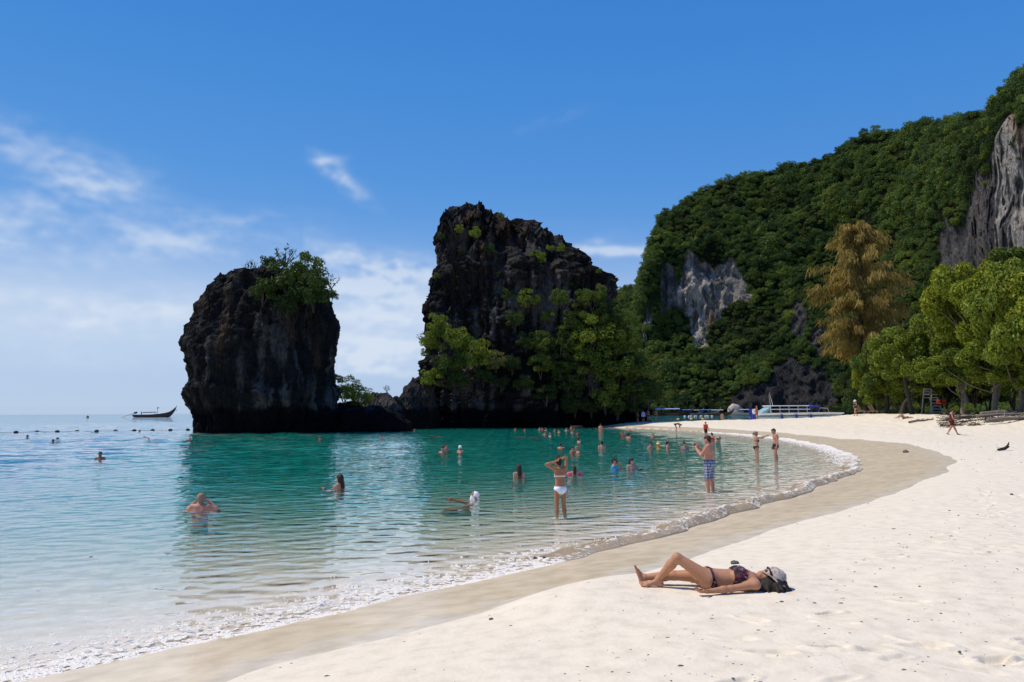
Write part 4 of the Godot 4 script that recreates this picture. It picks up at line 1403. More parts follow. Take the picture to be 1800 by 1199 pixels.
func foot_bones(q: Flesh, ankle: Vector3, heel: Vector3, toe: Vector3, out: Vector3, s: float) -> void:
	# heel, instep, ball and five toes of different lengths
	q.bone(ankle, heel, 0.036 * s, 0.030 * s, 0.02 * s)
	var ball := heel.lerp(toe, 0.70)
	q.bone(ankle.lerp(heel, 0.3), ball + out * 0.018 * s, 0.032 * s, 0.019 * s, 0.02 * s)
	q.bone(heel, ball - out * 0.02 * s, 0.028 * s, 0.019 * s, 0.02 * s)
	q.bone(ball + out * 0.028 * s, ball - out * 0.028 * s, 0.018 * s, 0.018 * s, 0.02 * s)
	var dir := (toe - heel).normalized()
	for e in 5:
		var off := 0.034 - 0.0165 * e
		var l: float = [0.056, 0.055, 0.05, 0.044, 0.036][e]
		var r: float = [0.0125, 0.009, 0.0085, 0.008, 0.0078][e]
		q.bone(ball - out * off * s, ball - out * off * s + dir * (l + 0.012) * s, r * s, r * 0.9 * s, 0.004 * s)

const JOINTS := {
	"pelvis": Vector3(0, 0.94, 0), "waist": Vector3(0, 1.08, 0.0), "chest": Vector3(0, 1.29, 0.0), "neck": Vector3(0, 1.43, -0.015), "head": Vector3(0, 1.585, 0.01),
	"shl": Vector3(0.165, 1.39, -0.015), "shr": Vector3(-0.165, 1.39, -0.015), "ell": Vector3(0.225, 1.12, -0.03), "elr": Vector3(-0.225, 1.12, -0.03),
	"wrl": Vector3(0.24, 0.88, 0.03), "wrr": Vector3(-0.24, 0.88, 0.03), "hal": Vector3(0.245, 0.80, 0.05), "har": Vector3(-0.245, 0.80, 0.05),
	"hil": Vector3(0.085, 0.90, 0), "hir": Vector3(-0.085, 0.90, 0), "knl": Vector3(0.095, 0.49, 0.015), "knr": Vector3(-0.095, 0.49, 0.015),
	"anl": Vector3(0.10, 0.09, -0.03), "anr": Vector3(-0.10, 0.09, -0.03), "tol": Vector3(0.125, 0.025, 0.165), "tor": Vector3(-0.125, 0.025, 0.165),
}

func head_bones(q: Flesh, hc: Vector3, hb: Basis, s: float) -> void:
	# hb: x to the person's left, y to the crown, z out of the face
	var h := func(x: float, y: float, z: float) -> Vector3: return hc + hb * (Vector3(x, y, z) * s)
	q.bone(h.call(0, 0.03, -0.028), h.call(0, 0.035, 0.015), 0.079 * s, 0.074 * s, 0.02 * s)
	q.bone(h.call(0.018, -0.03, 0.02), h.call(0.012, -0.078, 0.052), 0.056 * s, 0.030 * s, 0.025 * s)
	q.bone(h.call(-0.018, -0.03, 0.02), h.call(-0.012, -0.078, 0.052), 0.056 * s, 0.030 * s, 0.025 * s)
	q.bone(h.call(0.035, -0.022, 0.052), h.call(-0.035, -0.022, 0.052), 0.026 * s, 0.026 * s, 0.02 * s)
	# brow, eye hollows, nose, lips, chin, ears
	q.bone(h.call(0.035, 0.020, 0.068), h.call(-0.035, 0.020, 0.068), 0.014 * s, 0.014 * s, 0.015 * s)
	q.bone(h.call(0.032, 0.0, 0.096), h.call(0.032, 0.0, 0.096), 0.014 * s, 0.014 * s, 0.010 * s, true)
	q.bone(h.call(-0.032, 0.0, 0.096), h.call(-0.032, 0.0, 0.096), 0.014 * s, 0.014 * s, 0.010 * s, true)
	q.bone(h.call(0, 0.008, 0.083), h.call(0, -0.030, 0.102), 0.008 * s, 0.0125 * s, 0.008 * s)
	q.bone(h.call(0.014, -0.058, 0.082), h.call(-0.014, -0.058, 0.082), 0.009 * s, 0.009 * s, 0.006 * s)
	for e in [-1.0, 1.0]:
		q.bone(h.call(0.078 * e, 0.012, -0.008), h.call(0.074 * e, -0.022, 0.0), 0.014 * s, 0.010 * s, 0.008 * s)

func skull_basis(J: Dictionary, face: Vector3) -> Basis:
	var up: Vector3 = (J.head - J.neck).normalized()
	var z := (face - up * face.dot(up)).normalized()
	return Basis(up.cross(z), up, z)

# hair as a mesh of its own
func hair_mesh(hc: Vector3, hb: Basis, s: float, style: String, cell: float) -> ArrayMesh:
	var a := hc - Vector3.ONE * 0.42 * s
	var b := hc + Vector3.ONE * 0.32 * s
	var q := Flesh.new(a, b, cell)
	var h := func(x: float, y: float, z: float) -> Vector3: return hc + hb * (Vector3(x, y, z) * s)
	var big := 0.008 if style == "short" else 0.015
	q.bone(h.call(0, 0.042, -0.040), h.call(0, 0.052, 0.006), (0.078 + big) * s, (0.066 + big) * s, 0.02 * s)
	q.bone(h.call(0.03, 0.06, 0.035), h.call(-0.03, 0.06, 0.035), 0.036 * s, 0.036 * s, 0.02 * s)
	q.bone(h.call(0, 0.0, -0.055), h.call(0, -0.045, -0.05), 0.064 * s, 0.05 * s, 0.03 * s)
	if style == "long" or style == "wet":
		q.bone(h.call(0.035, 0.0, -0.06), h.call(0.05, -0.27, -0.075), 0.056 * s, 0.034 * s, 0.03 * s)
		q.bone(h.call(-0.035, 0.0, -0.06), h.call(-0.05, -0.27, -0.075), 0.056 * s, 0.034 * s, 0.03 * s)
		q.bone(h.call(0, -0.02, -0.07), h.call(0, -0.30, -0.085), 0.05 * s, 0.03 * s, 0.03 * s)
		q.bone(h.call(0.072, 0.02, 0.0), h.call(0.08, -0.14, -0.01), 0.024 * s, 0.016 * s, 0.02 * s)
		q.bone(h.call(-0.072, 0.02, 0.0), h.call(-0.08, -0.14, -0.01), 0.024 * s, 0.016 * s, 0.02 * s)
	elif style == "bun":
		q.bone(h.call(0, 0.10, -0.085), h.call(0.01, 0.115, -0.10), 0.042 * s, 0.046 * s, 0.015 * s)
	elif style == "ponytail":
		q.bone(h.call(0, 0.06, -0.12), h.call(0, 0.02, -0.155), 0.026 * s, 0.032 * s, 0.015 * s)
		q.bone(h.call(0, 0.02, -0.155), h.call(0, -0.17, -0.13), 0.032 * s, 0.014 * s, 0.02 * s)
	var v := PackedVector3Array()
	var n := PackedVector3Array()
	var idx := PackedInt32Array()
	q.mesh_into(v, n, idx)
	return fixed(v, n, idx)

var skins := {}
var hairs := {}

func cloth(c: Color, rough := 0.85) -> StandardMaterial3D:
	return mat(c, rough)

# o: s (scale of 1.70 m), fem, j (joints), face (direction), hair, hair_style, skin, legs, hands, cell, build (stoutness), child
func person(called: String, label: String, group: String, at: Vector3, turn: float, o: Dictionary) -> Array:
	var s: float = o.get("s", 1.0)
	var fem: bool = o.get("fem", true)
	var fat: float = o.get("build", 1.0)
	var J := {}
	for k in JOINTS:
		J[k] = (o.get("j", {}).get(k, JOINTS[k]) as Vector3) * s
	var legs: bool = o.get("legs", true)
	var cell: float = o.get("cell", 0.018)
	var lo := Vector3.ONE * 1e9
	var hi := -lo
	for k in J:
		if not legs and (k.begins_with("kn") or k.begins_with("an") or k.begins_with("to")):
			continue
		lo = lo.min(J[k])
		hi = hi.max(J[k])
	var pad := Vector3.ONE * (0.19 * s * fat)
	var q := Flesh.new(lo - pad, hi + pad, cell)
	var lat: Vector3 = (J.shl - J.shr).normalized()
	var lat2: Vector3 = (J.hil - J.hir).normalized()
	var spine: Vector3 = (J.chest - J.waist).normalized()
	var front := lat.cross(spine).normalized()
	var front2 := lat2.cross((J.waist - J.pelvis).normalized()).normalized()
	var w := s * fat
	# trunk
	var hipr := 0.098 if fem else 0.092
	var wst := 0.078 if fem else 0.092
	var cst := 0.088 if fem else 0.102
	for e in [-1.0, 1.0]:
		q.bone(J.pelvis + lat2 * 0.062 * e * w, J.waist + lat2 * 0.045 * e * w, hipr * w, wst * w, 0.06 * s)
		q.bone(J.waist + lat * 0.045 * e * w, J.chest + lat * 0.062 * e * w, wst * w, cst * w, 0.06 * s)
		q.bone(J.chest + lat * 0.062 * e * w, J.chest.lerp(J.neck, 0.55) + lat * 0.07 * e * w, cst * w, 0.075 * w, 0.06 * s)
		q.bone(J.pelvis + lat2 * 0.072 * e * w - front2 * 0.045 * w - (J.waist - J.pelvis).normalized() * 0.03 * s, J.pelvis + lat2 * 0.072 * e * w - front2 * 0.045 * w - (J.waist - J.pelvis).normalized() * 0.045 * s, (0.092 if fem else 0.084) * w, 0.088 * w, 0.03 * s)
		if fem:
			var bu: float = o.get("bust", 1.0)
			q.bone(J.chest + lat * 0.066 * e * w + front * 0.072 * bu * w - spine * 0.02 * s, J.chest + lat * 0.068 * e * w + front * 0.080 * bu * w - spine * 0.04 * s, 0.052 * w, 0.054 * w, 0.045 * s)
		else:
			q.bone(J.chest + lat * 0.06 * e * w + front * 0.06 * w, J.chest + lat * 0.09 * e * w + front * 0.055 * w, 0.055 * w, 0.05 * w, 0.05 * s)
	# shoulders and neck
	q.bone(J.neck - spine * 0.035 * s, J.shl, 0.052 * w, 0.054 * w, 0.05 * s)
	q.bone(J.neck - spine * 0.035 * s, J.shr, 0.052 * w, 0.054 * w, 0.05 * s)
	var thick := 1.0 if fem else 1.16
	q.bone(J.neck - spine * 0.03 * s, J.head - (J.head - J.neck) * 0.35, 0.056 * s * thick, 0.049 * s * thick, 0.04 * s)
	for e in ["l", "r"]:
		var sh: Vector3 = J["sh" + e]
		var el: Vector3 = J["el" + e]
		var wr: Vector3 = J["wr" + e]
		q.bone(sh, el, 0.049 * w * thick, 0.037 * w * thick, 0.04 * s)
		q.bone(el, el.lerp(wr, 0.35), 0.037 * w * thick, 0.039 * w * thick, 0.02 * s)
		q.bone(el.lerp(wr, 0.35), wr, 0.039 * w * thick, 0.025 * w * thick, 0.02 * s)
		var hp: Vector3 = J["hi" + e]
		var kn: Vector3 = J["kn" + e]
		var an: Vector3 = J["an" + e]
		if legs:
			q.bone(hp, kn, (0.086 if fem else 0.084) * w, 0.053 * w, 0.04 * s)
			q.bone(kn, kn.lerp(an, 0.32), 0.051 * w, 0.055 * w, 0.03 * s)
			q.bone(kn.lerp(an, 0.32), an, 0.055 * w, 0.034 * s, 0.03 * s)
		else:
			q.bone(hp, hp.lerp(kn, 0.5), 0.086 * w, 0.07 * w, 0.04 * s)
	var hb := skull_basis(J, o.get("face", Vector3(0, 0, 1)))
	var hc: Vector3 = J.head
	q.bone(hc + hb * (Vector3(0, 0.02, -0.01) * s), hc + hb * (Vector3(0, -0.03, 0.0) * s), 0.062 * s, 0.055 * s, 0.03 * s)
	var v := PackedVector3Array()
	var n := PackedVector3Array()
	var idx := PackedInt32Array()
	q.mesh_into(v, n, idx)
	# head, hands and feet on finer grids
	var fine := maxf(cell * 0.42, 0.0036)
	var hq := Flesh.new(hc - Vector3.ONE * 0.15 * s, hc + Vector3.ONE * 0.16 * s, fine * 1.25)
	head_bones(hq, hc, hb, s)
	hq.bone(J.neck, hc - (hc - J.neck) * 0.35, 0.052 * s * thick, 0.046 * s * thick, 0.03 * s)
	hq.mesh_into(v, n, idx)
	if o.get("hands", true):
		for e in ["l", "r"]:
			var wr: Vector3 = J["wr" + e]
			var ha: Vector3 = J["ha" + e]
			var al := (ha - wr).normalized()
			var sg := 1.0 if e == "l" else -1.0
			var ts: Vector3 = o.get("thumb_" + e, Vector3(0, 0, 1))
			ts = (ts - al * ts.dot(al)).normalized()
			var palm := al.cross(ts) * sg
			var gq := Flesh.new((wr - Vector3.ONE * 0.055 * s).min(wr + al * 0.19 * s - Vector3.ONE * 0.07 * s), (wr + Vector3.ONE * 0.055 * s).max(wr + al * 0.19 * s + Vector3.ONE * 0.07 * s), fine)
			gq.bone(wr - al * 0.03 * s, wr + al * 0.02 * s, 0.026 * w * thick, 0.022 * s, 0.01 * s)
			hand_bones(gq, wr, al, palm, ts, s * (1.0 if fem else 1.08), o.get("curl_" + e, 0.45))
			gq.mesh_into(v, n, idx)
	if legs and o.get("feet", true):
		for e in ["l", "r"]:
			var an: Vector3 = J["an" + e]
			var to: Vector3 = J["to" + e]
			var shin: Vector3 = (J["kn" + e] - an).normalized()
			var heel: Vector3 = o.get("heel_" + e, an)
			if o.has("heel_" + e):
				heel *= s
			else:
				heel = an - shin * 0.055 * s - (to - an).normalized() * 0.035 * s
			var sg := 1.0 if e == "l" else -1.0
			var out := shin.cross((to - heel).normalized()).normalized() * sg
			var fq := Flesh.new(an.min(to).min(heel) - Vector3.ONE * 0.075 * s, an.max(to).max(heel) + Vector3.ONE * 0.075 * s, fine * 1.15)
			fq.bone(an + shin * 0.03 * s, an, 0.034 * s, 0.033 * s, 0.02 * s)
			foot_bones(fq, an, heel, to, out, s)
			fq.mesh_into(v, n, idx)
	for k in range(0, idx.size(), 3):
		var a := idx[k]
		var b := idx[k + 1]
		var c := idx[k + 2]
		if (v[b] - v[a]).cross(v[c] - v[a]).dot(n[a] + n[b] + n[c]) > 0.0:
			idx[k + 1] = c
			idx[k + 2] = b
	var t := thing(called, label, "person", at, turn, group)
	var skin_tone: String = o.get("skin", "tan")
	obj("body", arrays_mesh(v, n, idx), skins[skin_tone], t)
	if o.get("hair_style", "short") != "none":
		obj("hair", hair_mesh(hc, hb, s, o.get("hair_style", "short"), maxf(fine * 1.5, 0.006)), hairs[o.get("hair", "brown")], t)
	return [t, [v, n, idx], J, hb, hc, s]

func make_people_stock() -> void:
	var mottle := noise_texture(91, 0.03, 4, 256, ramp([[0.0, Color(0.86, 0.83, 0.81)], [1.0, Color(1, 1, 1)]]))
	for e in [["pale", 0.50, 0.315, 0.235], ["tan", 0.52, 0.29, 0.18], ["red", 0.55, 0.27, 0.185], ["brown", 0.30, 0.155, 0.092], ["deep", 0.44, 0.205, 0.105], ["bronze", 0.54, 0.275, 0.155]]:
		var m := mat(lin(e[1], e[2], e[3]), 0.5)
		m.albedo_texture = mottle
		m.uv1_triplanar = true
		m.uv1_scale = Vector3(6, 6, 6)
		m.metallic_specular = 0.35
		skins[e[0]] = m
	for e in [["black", 0.020, 0.014, 0.011], ["brown", 0.045, 0.026, 0.016], ["fair", 0.26, 0.17, 0.085], ["grey", 0.2, 0.18, 0.16], ["bald", 0.30, 0.19, 0.13]]:
		var m := mat(lin(e[1], e[2], e[3]), 0.72)
		m.metallic_specular = 0.4
		hairs[e[0]] = m

var BATHERS := [[-5.16, -22.37, 1.24, -1.9, 1, "brown", "wet", "tan", "reach", 0.98, "woman with long brown wet hair, shoulder-deep and turned to the open sea"],
	[0.22, -26.07, 1.22, 3.4415899999999997, 1, "brown", "long", "pale", "cap", 0.95, "woman seen from behind in a dark cap, shoulder-deep behind the woman in white bikini bottoms"],
	[2.23, -26.92, 1.24, 3.14159, 1, "brown", "long", "pale", "armbands", 0.72, "long-haired child from behind with pink arm floats"],
	[4.06, -29.86, 1.28, 1.2, 0, "black", "short", "tan", "cyan snorkel", 1.05, "swimmer in a bright cyan rash guard adjusting a snorkel"],
	[4.74, -29.81, 1.25, 0.5, 1, "black", "long", "pale", "top reach", 0.98, "dark-haired woman in a black top next to the cyan rash guard swimmer"],
	[8.41, -45.56, 1.26, 0.9, 0, "black", "short", "tan", "snorkel", 1.05, "bather with a snorkel left of the yellow sun hat"],
	[9.64, -49.37, 1.42, 0, 1, "fair", "short", "tan", "yellowhat", 0.8, "child in a yellow sun hat, only head above water"],
	[9.6, -46.18, 1.24, 1.4, 1, "black", "bun", "tan", "snorkel", 0.98, "bather with snorkel and dark bun right of the yellow sun hat"],
	[10.45, -45.37, 1.26, 0.2, 1, "black", "bun", "pale", "reach", 0.98, "dark-haired woman bathing alone nearest the man in plaid shorts"],
	[5.58, -46.56, 1.25, 3.14159, 0, "black", "short", "pale", "", 1.05, "dark-haired man seen from behind, shoulder-deep in the middle of the cove"],
	[3.04, -46.79, 1.34, 2.6, 0, "brown", "short", "red", "", 1.05, "brown-haired head directly above the woman tying her hair"],
	[3.32, -41.42, 1.3, 1.0, 1, "black", "short", "red", "", 0.98, "dark-haired one of the two heads close together behind the woman tying her hair"],
	[3.57, -41.39, 1.3, -1.0, 0, "grey", "short", "red", "", 1.05, "grey-haired one of the two heads close together behind the woman tying her hair"],
	[4.97, -55.6, 1.36, 2.0, 0, "black", "short", "tan", "", 1.05, "swimmer leaving a white wake beyond the two close heads"],
	[10.36, -69.85, 1.2, 0.3, 0, "brown", "short", "tan", "orange up", 0.75, "child in an orange life vest held up in the water, hands in the air"],
	[9.71, -62.29, 1.22, 2.4, 1, "black", "bun", "tan", "dark", 0.98, "dark-haired adult beside the child in the orange life vest"],
	[14.03, -89.01, 1.3, 0, 0, "brown", "short", "tan", "orange", 0.7, "small child in orange near the tip of the sand spit"],
	[12.51, -66.29, 1.38, 0, 1, "brown", "short", "red", "", 0.98, "lone head off the bending person at the spit's edge"],
	[9.87, -83.2, 0.75, 2.74159, 0, "brown", "short", "red", "", 1.05, "man standing thigh-deep in front of the tall stack"],
	[3.26, -74.51, 1.36, 0, 1, "black", "bun", "pale", "", 0.98, "dark head, leftmost of a close pair off the tall stack's foot"],
	[3.5, -69.12, 1.36, 2, 0, "grey", "short", "pale", "", 1.05, "grey head, rightmost of a close pair off the tall stack's foot"],
	[0.38, -94.48, 1.4, 0, 0, "black", "short", "tan", "", 1.05, "far head nearest the gap along the tall stack's foot"],
	[1.49, -91.29, 1.4, 1, 0, "black", "short", "tan", "", 1.05, "second far head from the gap along the tall stack's foot"],
	[3.52, -95.44, 1.3, 0, 0, "brown", "short", "red", "", 1.05, "left one of two reddish bathers in front of the tall stack's foot"],
	[3.81, -95.39, 1.3, 0, 1, "brown", "short", "red", "", 0.98, "right one of two reddish bathers in front of the tall stack's foot"],
	[4.05, -90.83, 1.32, 2, 0, "black", "short", "tan", "cyancap", 1.05, "bather in a turquoise cap in front of the tall stack's foot"],
	[4.99, -87.88, 1.36, 1, 1, "brown", "short", "pale", "", 0.98, "far bather just right of the turquoise cap"],
	[5.17, -82.78, 1.36, -1, 0, "black", "short", "tan", "", 1.05, "far dark head below the group with the black float"],
	[6.48, -88.98, 1.26, 0, 0, "black", "short", "pale", "", 1.05, "pale bather at the seaward end of the group with the black float"],
	[7.73, -97.89, 1.1, 2, 0, "black", "short", "brown", "", 1.05, "tallest bather in the group with the black float"],
	[8.03, -96.18, 1.22, -2, 1, "black", "long", "brown", "", 0.98, "bather on the beach side of the group with the black float"],
	[6.39, -79.16, 1.3, 0, 1, "black", "short", "pale", "", 0.98, "bather in front of the group with the black float"],
	[6.54, -74.99, 1.3, 1, 0, "brown", "short", "red", "redvest", 0.85, "bather in a red vest in front of the group with the black float"],
	[-3.99, -42.63, 1.4, 0, 0, "black", "short", "tan", "", 1.05, "dark head lowest of three swimmers off the gap"],
	[-4.03, -45.26, 1.36, 1, 0, "brown", "short", "tan", "", 1.05, "brown head in the middle of three swimmers off the gap"],
	[-2.98, -42.54, 1.28, -0.6, 1, "black", "short", "tan", "whitecap", 0.98, "swimmer in a white cap off the gap between the stacks"],
	[-11.65, -66.44, 1.4, 1, 0, "black", "short", "red", "", 1.05, "lone swimmer below the gap between the stacks"],
	[-12.11, -92.31, 1.4, 0, 0, "black", "short", "pale", "", 1.05, "far head under the tall stack's seaward edge"],
	[-16.06, -62.15, 1.42, 0, 0, "brown", "short", "tan", "", 1.05, "head in the squat stack's reflection, gap side"],
	[-26.59, -61.49, 1.4, 0, 1, "fair", "short", "pale", "", 0.98, "fair head at the open-sea edge of the squat stack's reflection"],
	[-45.04, -69.19, 1.36, 0, 0, "black", "short", "brown", "", 1.05, "dark head just inside the buoy line, farthest out at sea"],
	[-37.95, -62.19, 1.34, 1.5, 0, "black", "short", "brown", "reach", 1.05, "dark swimmer with a raised hand, right one of a pair inside the buoy line"],
	[-35.32, -57.32, 1.38, 0, 0, "black", "short", "brown", "", 1.05, "dark head, left one of a pair inside the buoy line"],
	[-44.99, -89.82, 1.4, 1, 0, "black", "short", "brown", "snorkel", 1.05, "snorkeller at the buoy line nearest the squat stack"],
	[-20.7, -37.5, 1.36, 0.4, 0, "black", "short", "brown", "", 1.05, "dark head alone on the open blue water"],
	[15.74, -57.75, 1.05, 1.8, 1, "black", "short", "red", "whitecap bend", 0.98, "person with a white cap bending over behind the man in plaid shorts"],
	[16.12, -60.17, 1.12, 2.6, 1, "black", "bun", "red", "dark", 0.98, "dark-haired person half hidden behind the head of the man in plaid shorts"]]
var SWIMMERS := [[-1.16, -19.3, 1.570795, "cap", "fair", "swimmer in a white neck-flap cap gliding with one arm trailing behind"], [-29.25, -60.58, -1.570795, "crawl", "black", "swimmer doing the crawl with one bent arm raised out of the water"], [2.21, -68.48, 1.570795, "flat", "black", "swimmer with dark hair gliding towards the beach off the tall stack"], [0.86, -69.49, 1.570795, "flat", "brown", "swimmer gliding behind the dark-haired one off the tall stack"], [-7.56, -72.38, -1.570795, "feet", "brown", "swimmer on the back with feet showing beside the tall stack's reflection edge"]]

# ---------------------------------------------------------------- who is on the beach and in the water

func floral_print(sd: int, ground_col: Color, cols: Array, size := 256) -> ImageTexture:
	# a printed cloth: blossoms and leaves as flat dye
	var r := RandomNumberGenerator.new()
	r.seed = sd
	var im := Image.create(size, size, false, Image.FORMAT_RGB8)
	im.fill(ground_col)
	for k in 46:
		var cx := r.randi() % size
		var cy := r.randi() % size
		var rad := r.randf_range(8.0, 24.0)
		var petals := r.randi_range(3, 6)
		var ph := r.randf() * TAU
		var c: Color = cols[r.randi() % cols.size()]
		for y in range(-26, 27):
			for x in range(-26, 27):
				var d := sqrt(x * x + y * y)
				var a := atan2(y, x)
				var edge := rad * (0.62 + 0.38 * sin(a * petals + ph))
				if d < edge and (d > edge * 0.45 or fmod(d, 5.0) > 2.0):
					im.set_pixel(posmod(cx + x, size), posmod(cy + y, size), c)
	return ImageTexture.create_from_image(im)

func plaid_print() -> ImageTexture:
	var size := 128
	var im := Image.create(size, size, false, Image.FORMAT_RGB8)
	im.fill(Color(0.78, 0.79, 0.82))
	for q in [[6, 22, Color(0.10, 0.13, 0.25)], [34, 6, Color(0.35, 0.42, 0.58)], [50, 14, Color(0.55, 0.60, 0.70)], [72, 20, Color(0.13, 0.16, 0.28)], [100, 5, Color(0.30, 0.36, 0.52)], [112, 8, Color(0.6, 0.64, 0.72)]]:
		for k in q[1]:
			for e in size:
				var a: int = (int(q[0]) + k) % size
				im.set_pixel(a, e, im.get_pixel(a, e).lerp(q[2], 0.8))
				im.set_pixel(e, a, im.get_pixel(e, a).lerp(q[2], 0.8))
	return ImageTexture.create_from_image(im)

func printed(t: Texture2D, scale: float) -> StandardMaterial3D:
	var m := mat(Color(1, 1, 1), 0.85)
	m.albedo_texture = t
	m.uv1_triplanar = true
	m.uv1_scale = Vector3.ONE * scale
	return m

func wear(p: Array, called: String, inside: Callable, lift: float, m: Material) -> void:
	var s := shell(p[1], inside, lift)
	if s:
		obj(called, s, m, p[0])

# a band round the trunk between two heights (standing figures), leaving the arms out
func trunk_band(p: Array, called: String, y0: float, y1: float, wide: float, lift: float, m: Material) -> void:
	var s: float = p[5]
	wear(p, called, func(v: Vector3, _n: Vector3) -> float: return minf(minf(v.y - y0 * s, y1 * s - v.y), wide * s - absf(v.x)), lift, m)

func bikini_bottom(p: Array, m: Material, low := 0.80) -> void:
	var s: float = p[5]
	# a wide V: high at the sides, down between the legs
	wear(p, "bikini_bottom", func(v: Vector3, _n: Vector3) -> float: return minf(0.985 * s - v.y, v.y - (low + absf(v.x) / s * 0.92 + (0.0 if v.z > 0.0 else -0.02)) * s), 0.006 * s, m)

func bikini_top(p: Array, m: Material) -> void:
	var s: float = p[5]
	wear(p, "bikini_top", func(v: Vector3, _n: Vector3) -> float:
		var half := 0.058 if v.z > 0.03 * s else 0.011
		return minf(half * s - absf(v.y - 1.245 * s), 0.2 * s - absf(v.x)), 0.006 * s, m)

func brimmed_cap(p: Array, m: Material, brim: float, peak_only := false, called := "cap") -> void:
	var s: float = p[5]
	var hb: Basis = p[3]
	var hc: Vector3 = p[4]
	var prof := [[0.001, 0.112], [0.045, 0.108], [0.078, 0.086], [0.094, 0.050], [0.099, 0.012], [0.100 + (0.0 if peak_only else brim), -0.008 if peak_only else -0.03], [0.098 + (0.0 if peak_only else brim), -0.014 if peak_only else -0.036], [0.094, 0.004]]
	var t := Transform3D(hb, hc + hb * (Vector3(0, 0.028, -0.012) * s))
	var sc := []
	for q in prof:
		sc.append([q[0] * s, q[1] * s])
	var crown := obj(called, lathe(sc, 18, t), m, p[0])
	if peak_only:
		var v := PackedVector3Array()
		for e in 2:
			for k in 9:
				var a := deg_to_rad(lerpf(-58.0, 58.0, k / 8.0))
				for g in 3:
					var rr := 0.094 + 0.075 * g / 2.0 * (0.55 + 0.45 * cos(a))
					v.append(t * (Vector3(sin(a) * rr, -0.004 - 0.012 * g - 0.004 * e, cos(a) * rr) * s))
		var idx := PackedInt32Array()
		var n := PackedVector3Array()
		for i in v.size():
			n.append(hb * (Vector3.UP if i < 27 else Vector3.DOWN))
		for e in 2:
			for k in 8:
				for g in 2:
					var a := e * 27 + k * 3 + g
					idx.append_array(PackedInt32Array([a, a + 1, a + 3, a + 1, a + 4, a + 3]))
		obj("peak", fixed(v, n, idx), m, crown)

func snorkel_on(p: Array) -> void:
	var s: float = p[5]
	var hb: Basis = p[3]
	var hc: Vector3 = p[4]
	var h := func(x: float, y: float, z: float) -> Vector3: return hc + hb * (Vector3(x, y, z) * s)
	var dark := mat(Color(0.05, 0.05, 0.06), 0.35)
	obj("diving_mask", box(Vector3(0.15, 0.075, 0.05) * s, 0.02 * s, Transform3D(hb, h.call(0, 0.012, 0.098))), dark, p[0])
	obj("snorkel", tube([h.call(0.03, -0.06, 0.105), h.call(0.085, -0.03, 0.09), h.call(0.105, 0.08, 0.04), h.call(0.11, 0.27, 0.0)], [0.014 * s, 0.014 * s, 0.014 * s, 0.014 * s], 7), dark, p[0])

func life_vest(p: Array, m: Material) -> void:
	var s: float = p[5]
	trunk_band(p, "life_vest", 1.0, 1.42, 0.215, 0.045 * s, m)

func arms_raised(el: Vector3, er: Vector3, wl: Vector3, wr: Vector3, hl: Vector3, hr: Vector3) -> Dictionary:
	return {"ell": el, "elr": er, "wrl": wl, "wrr": wr, "hal": hl, "har": hr}

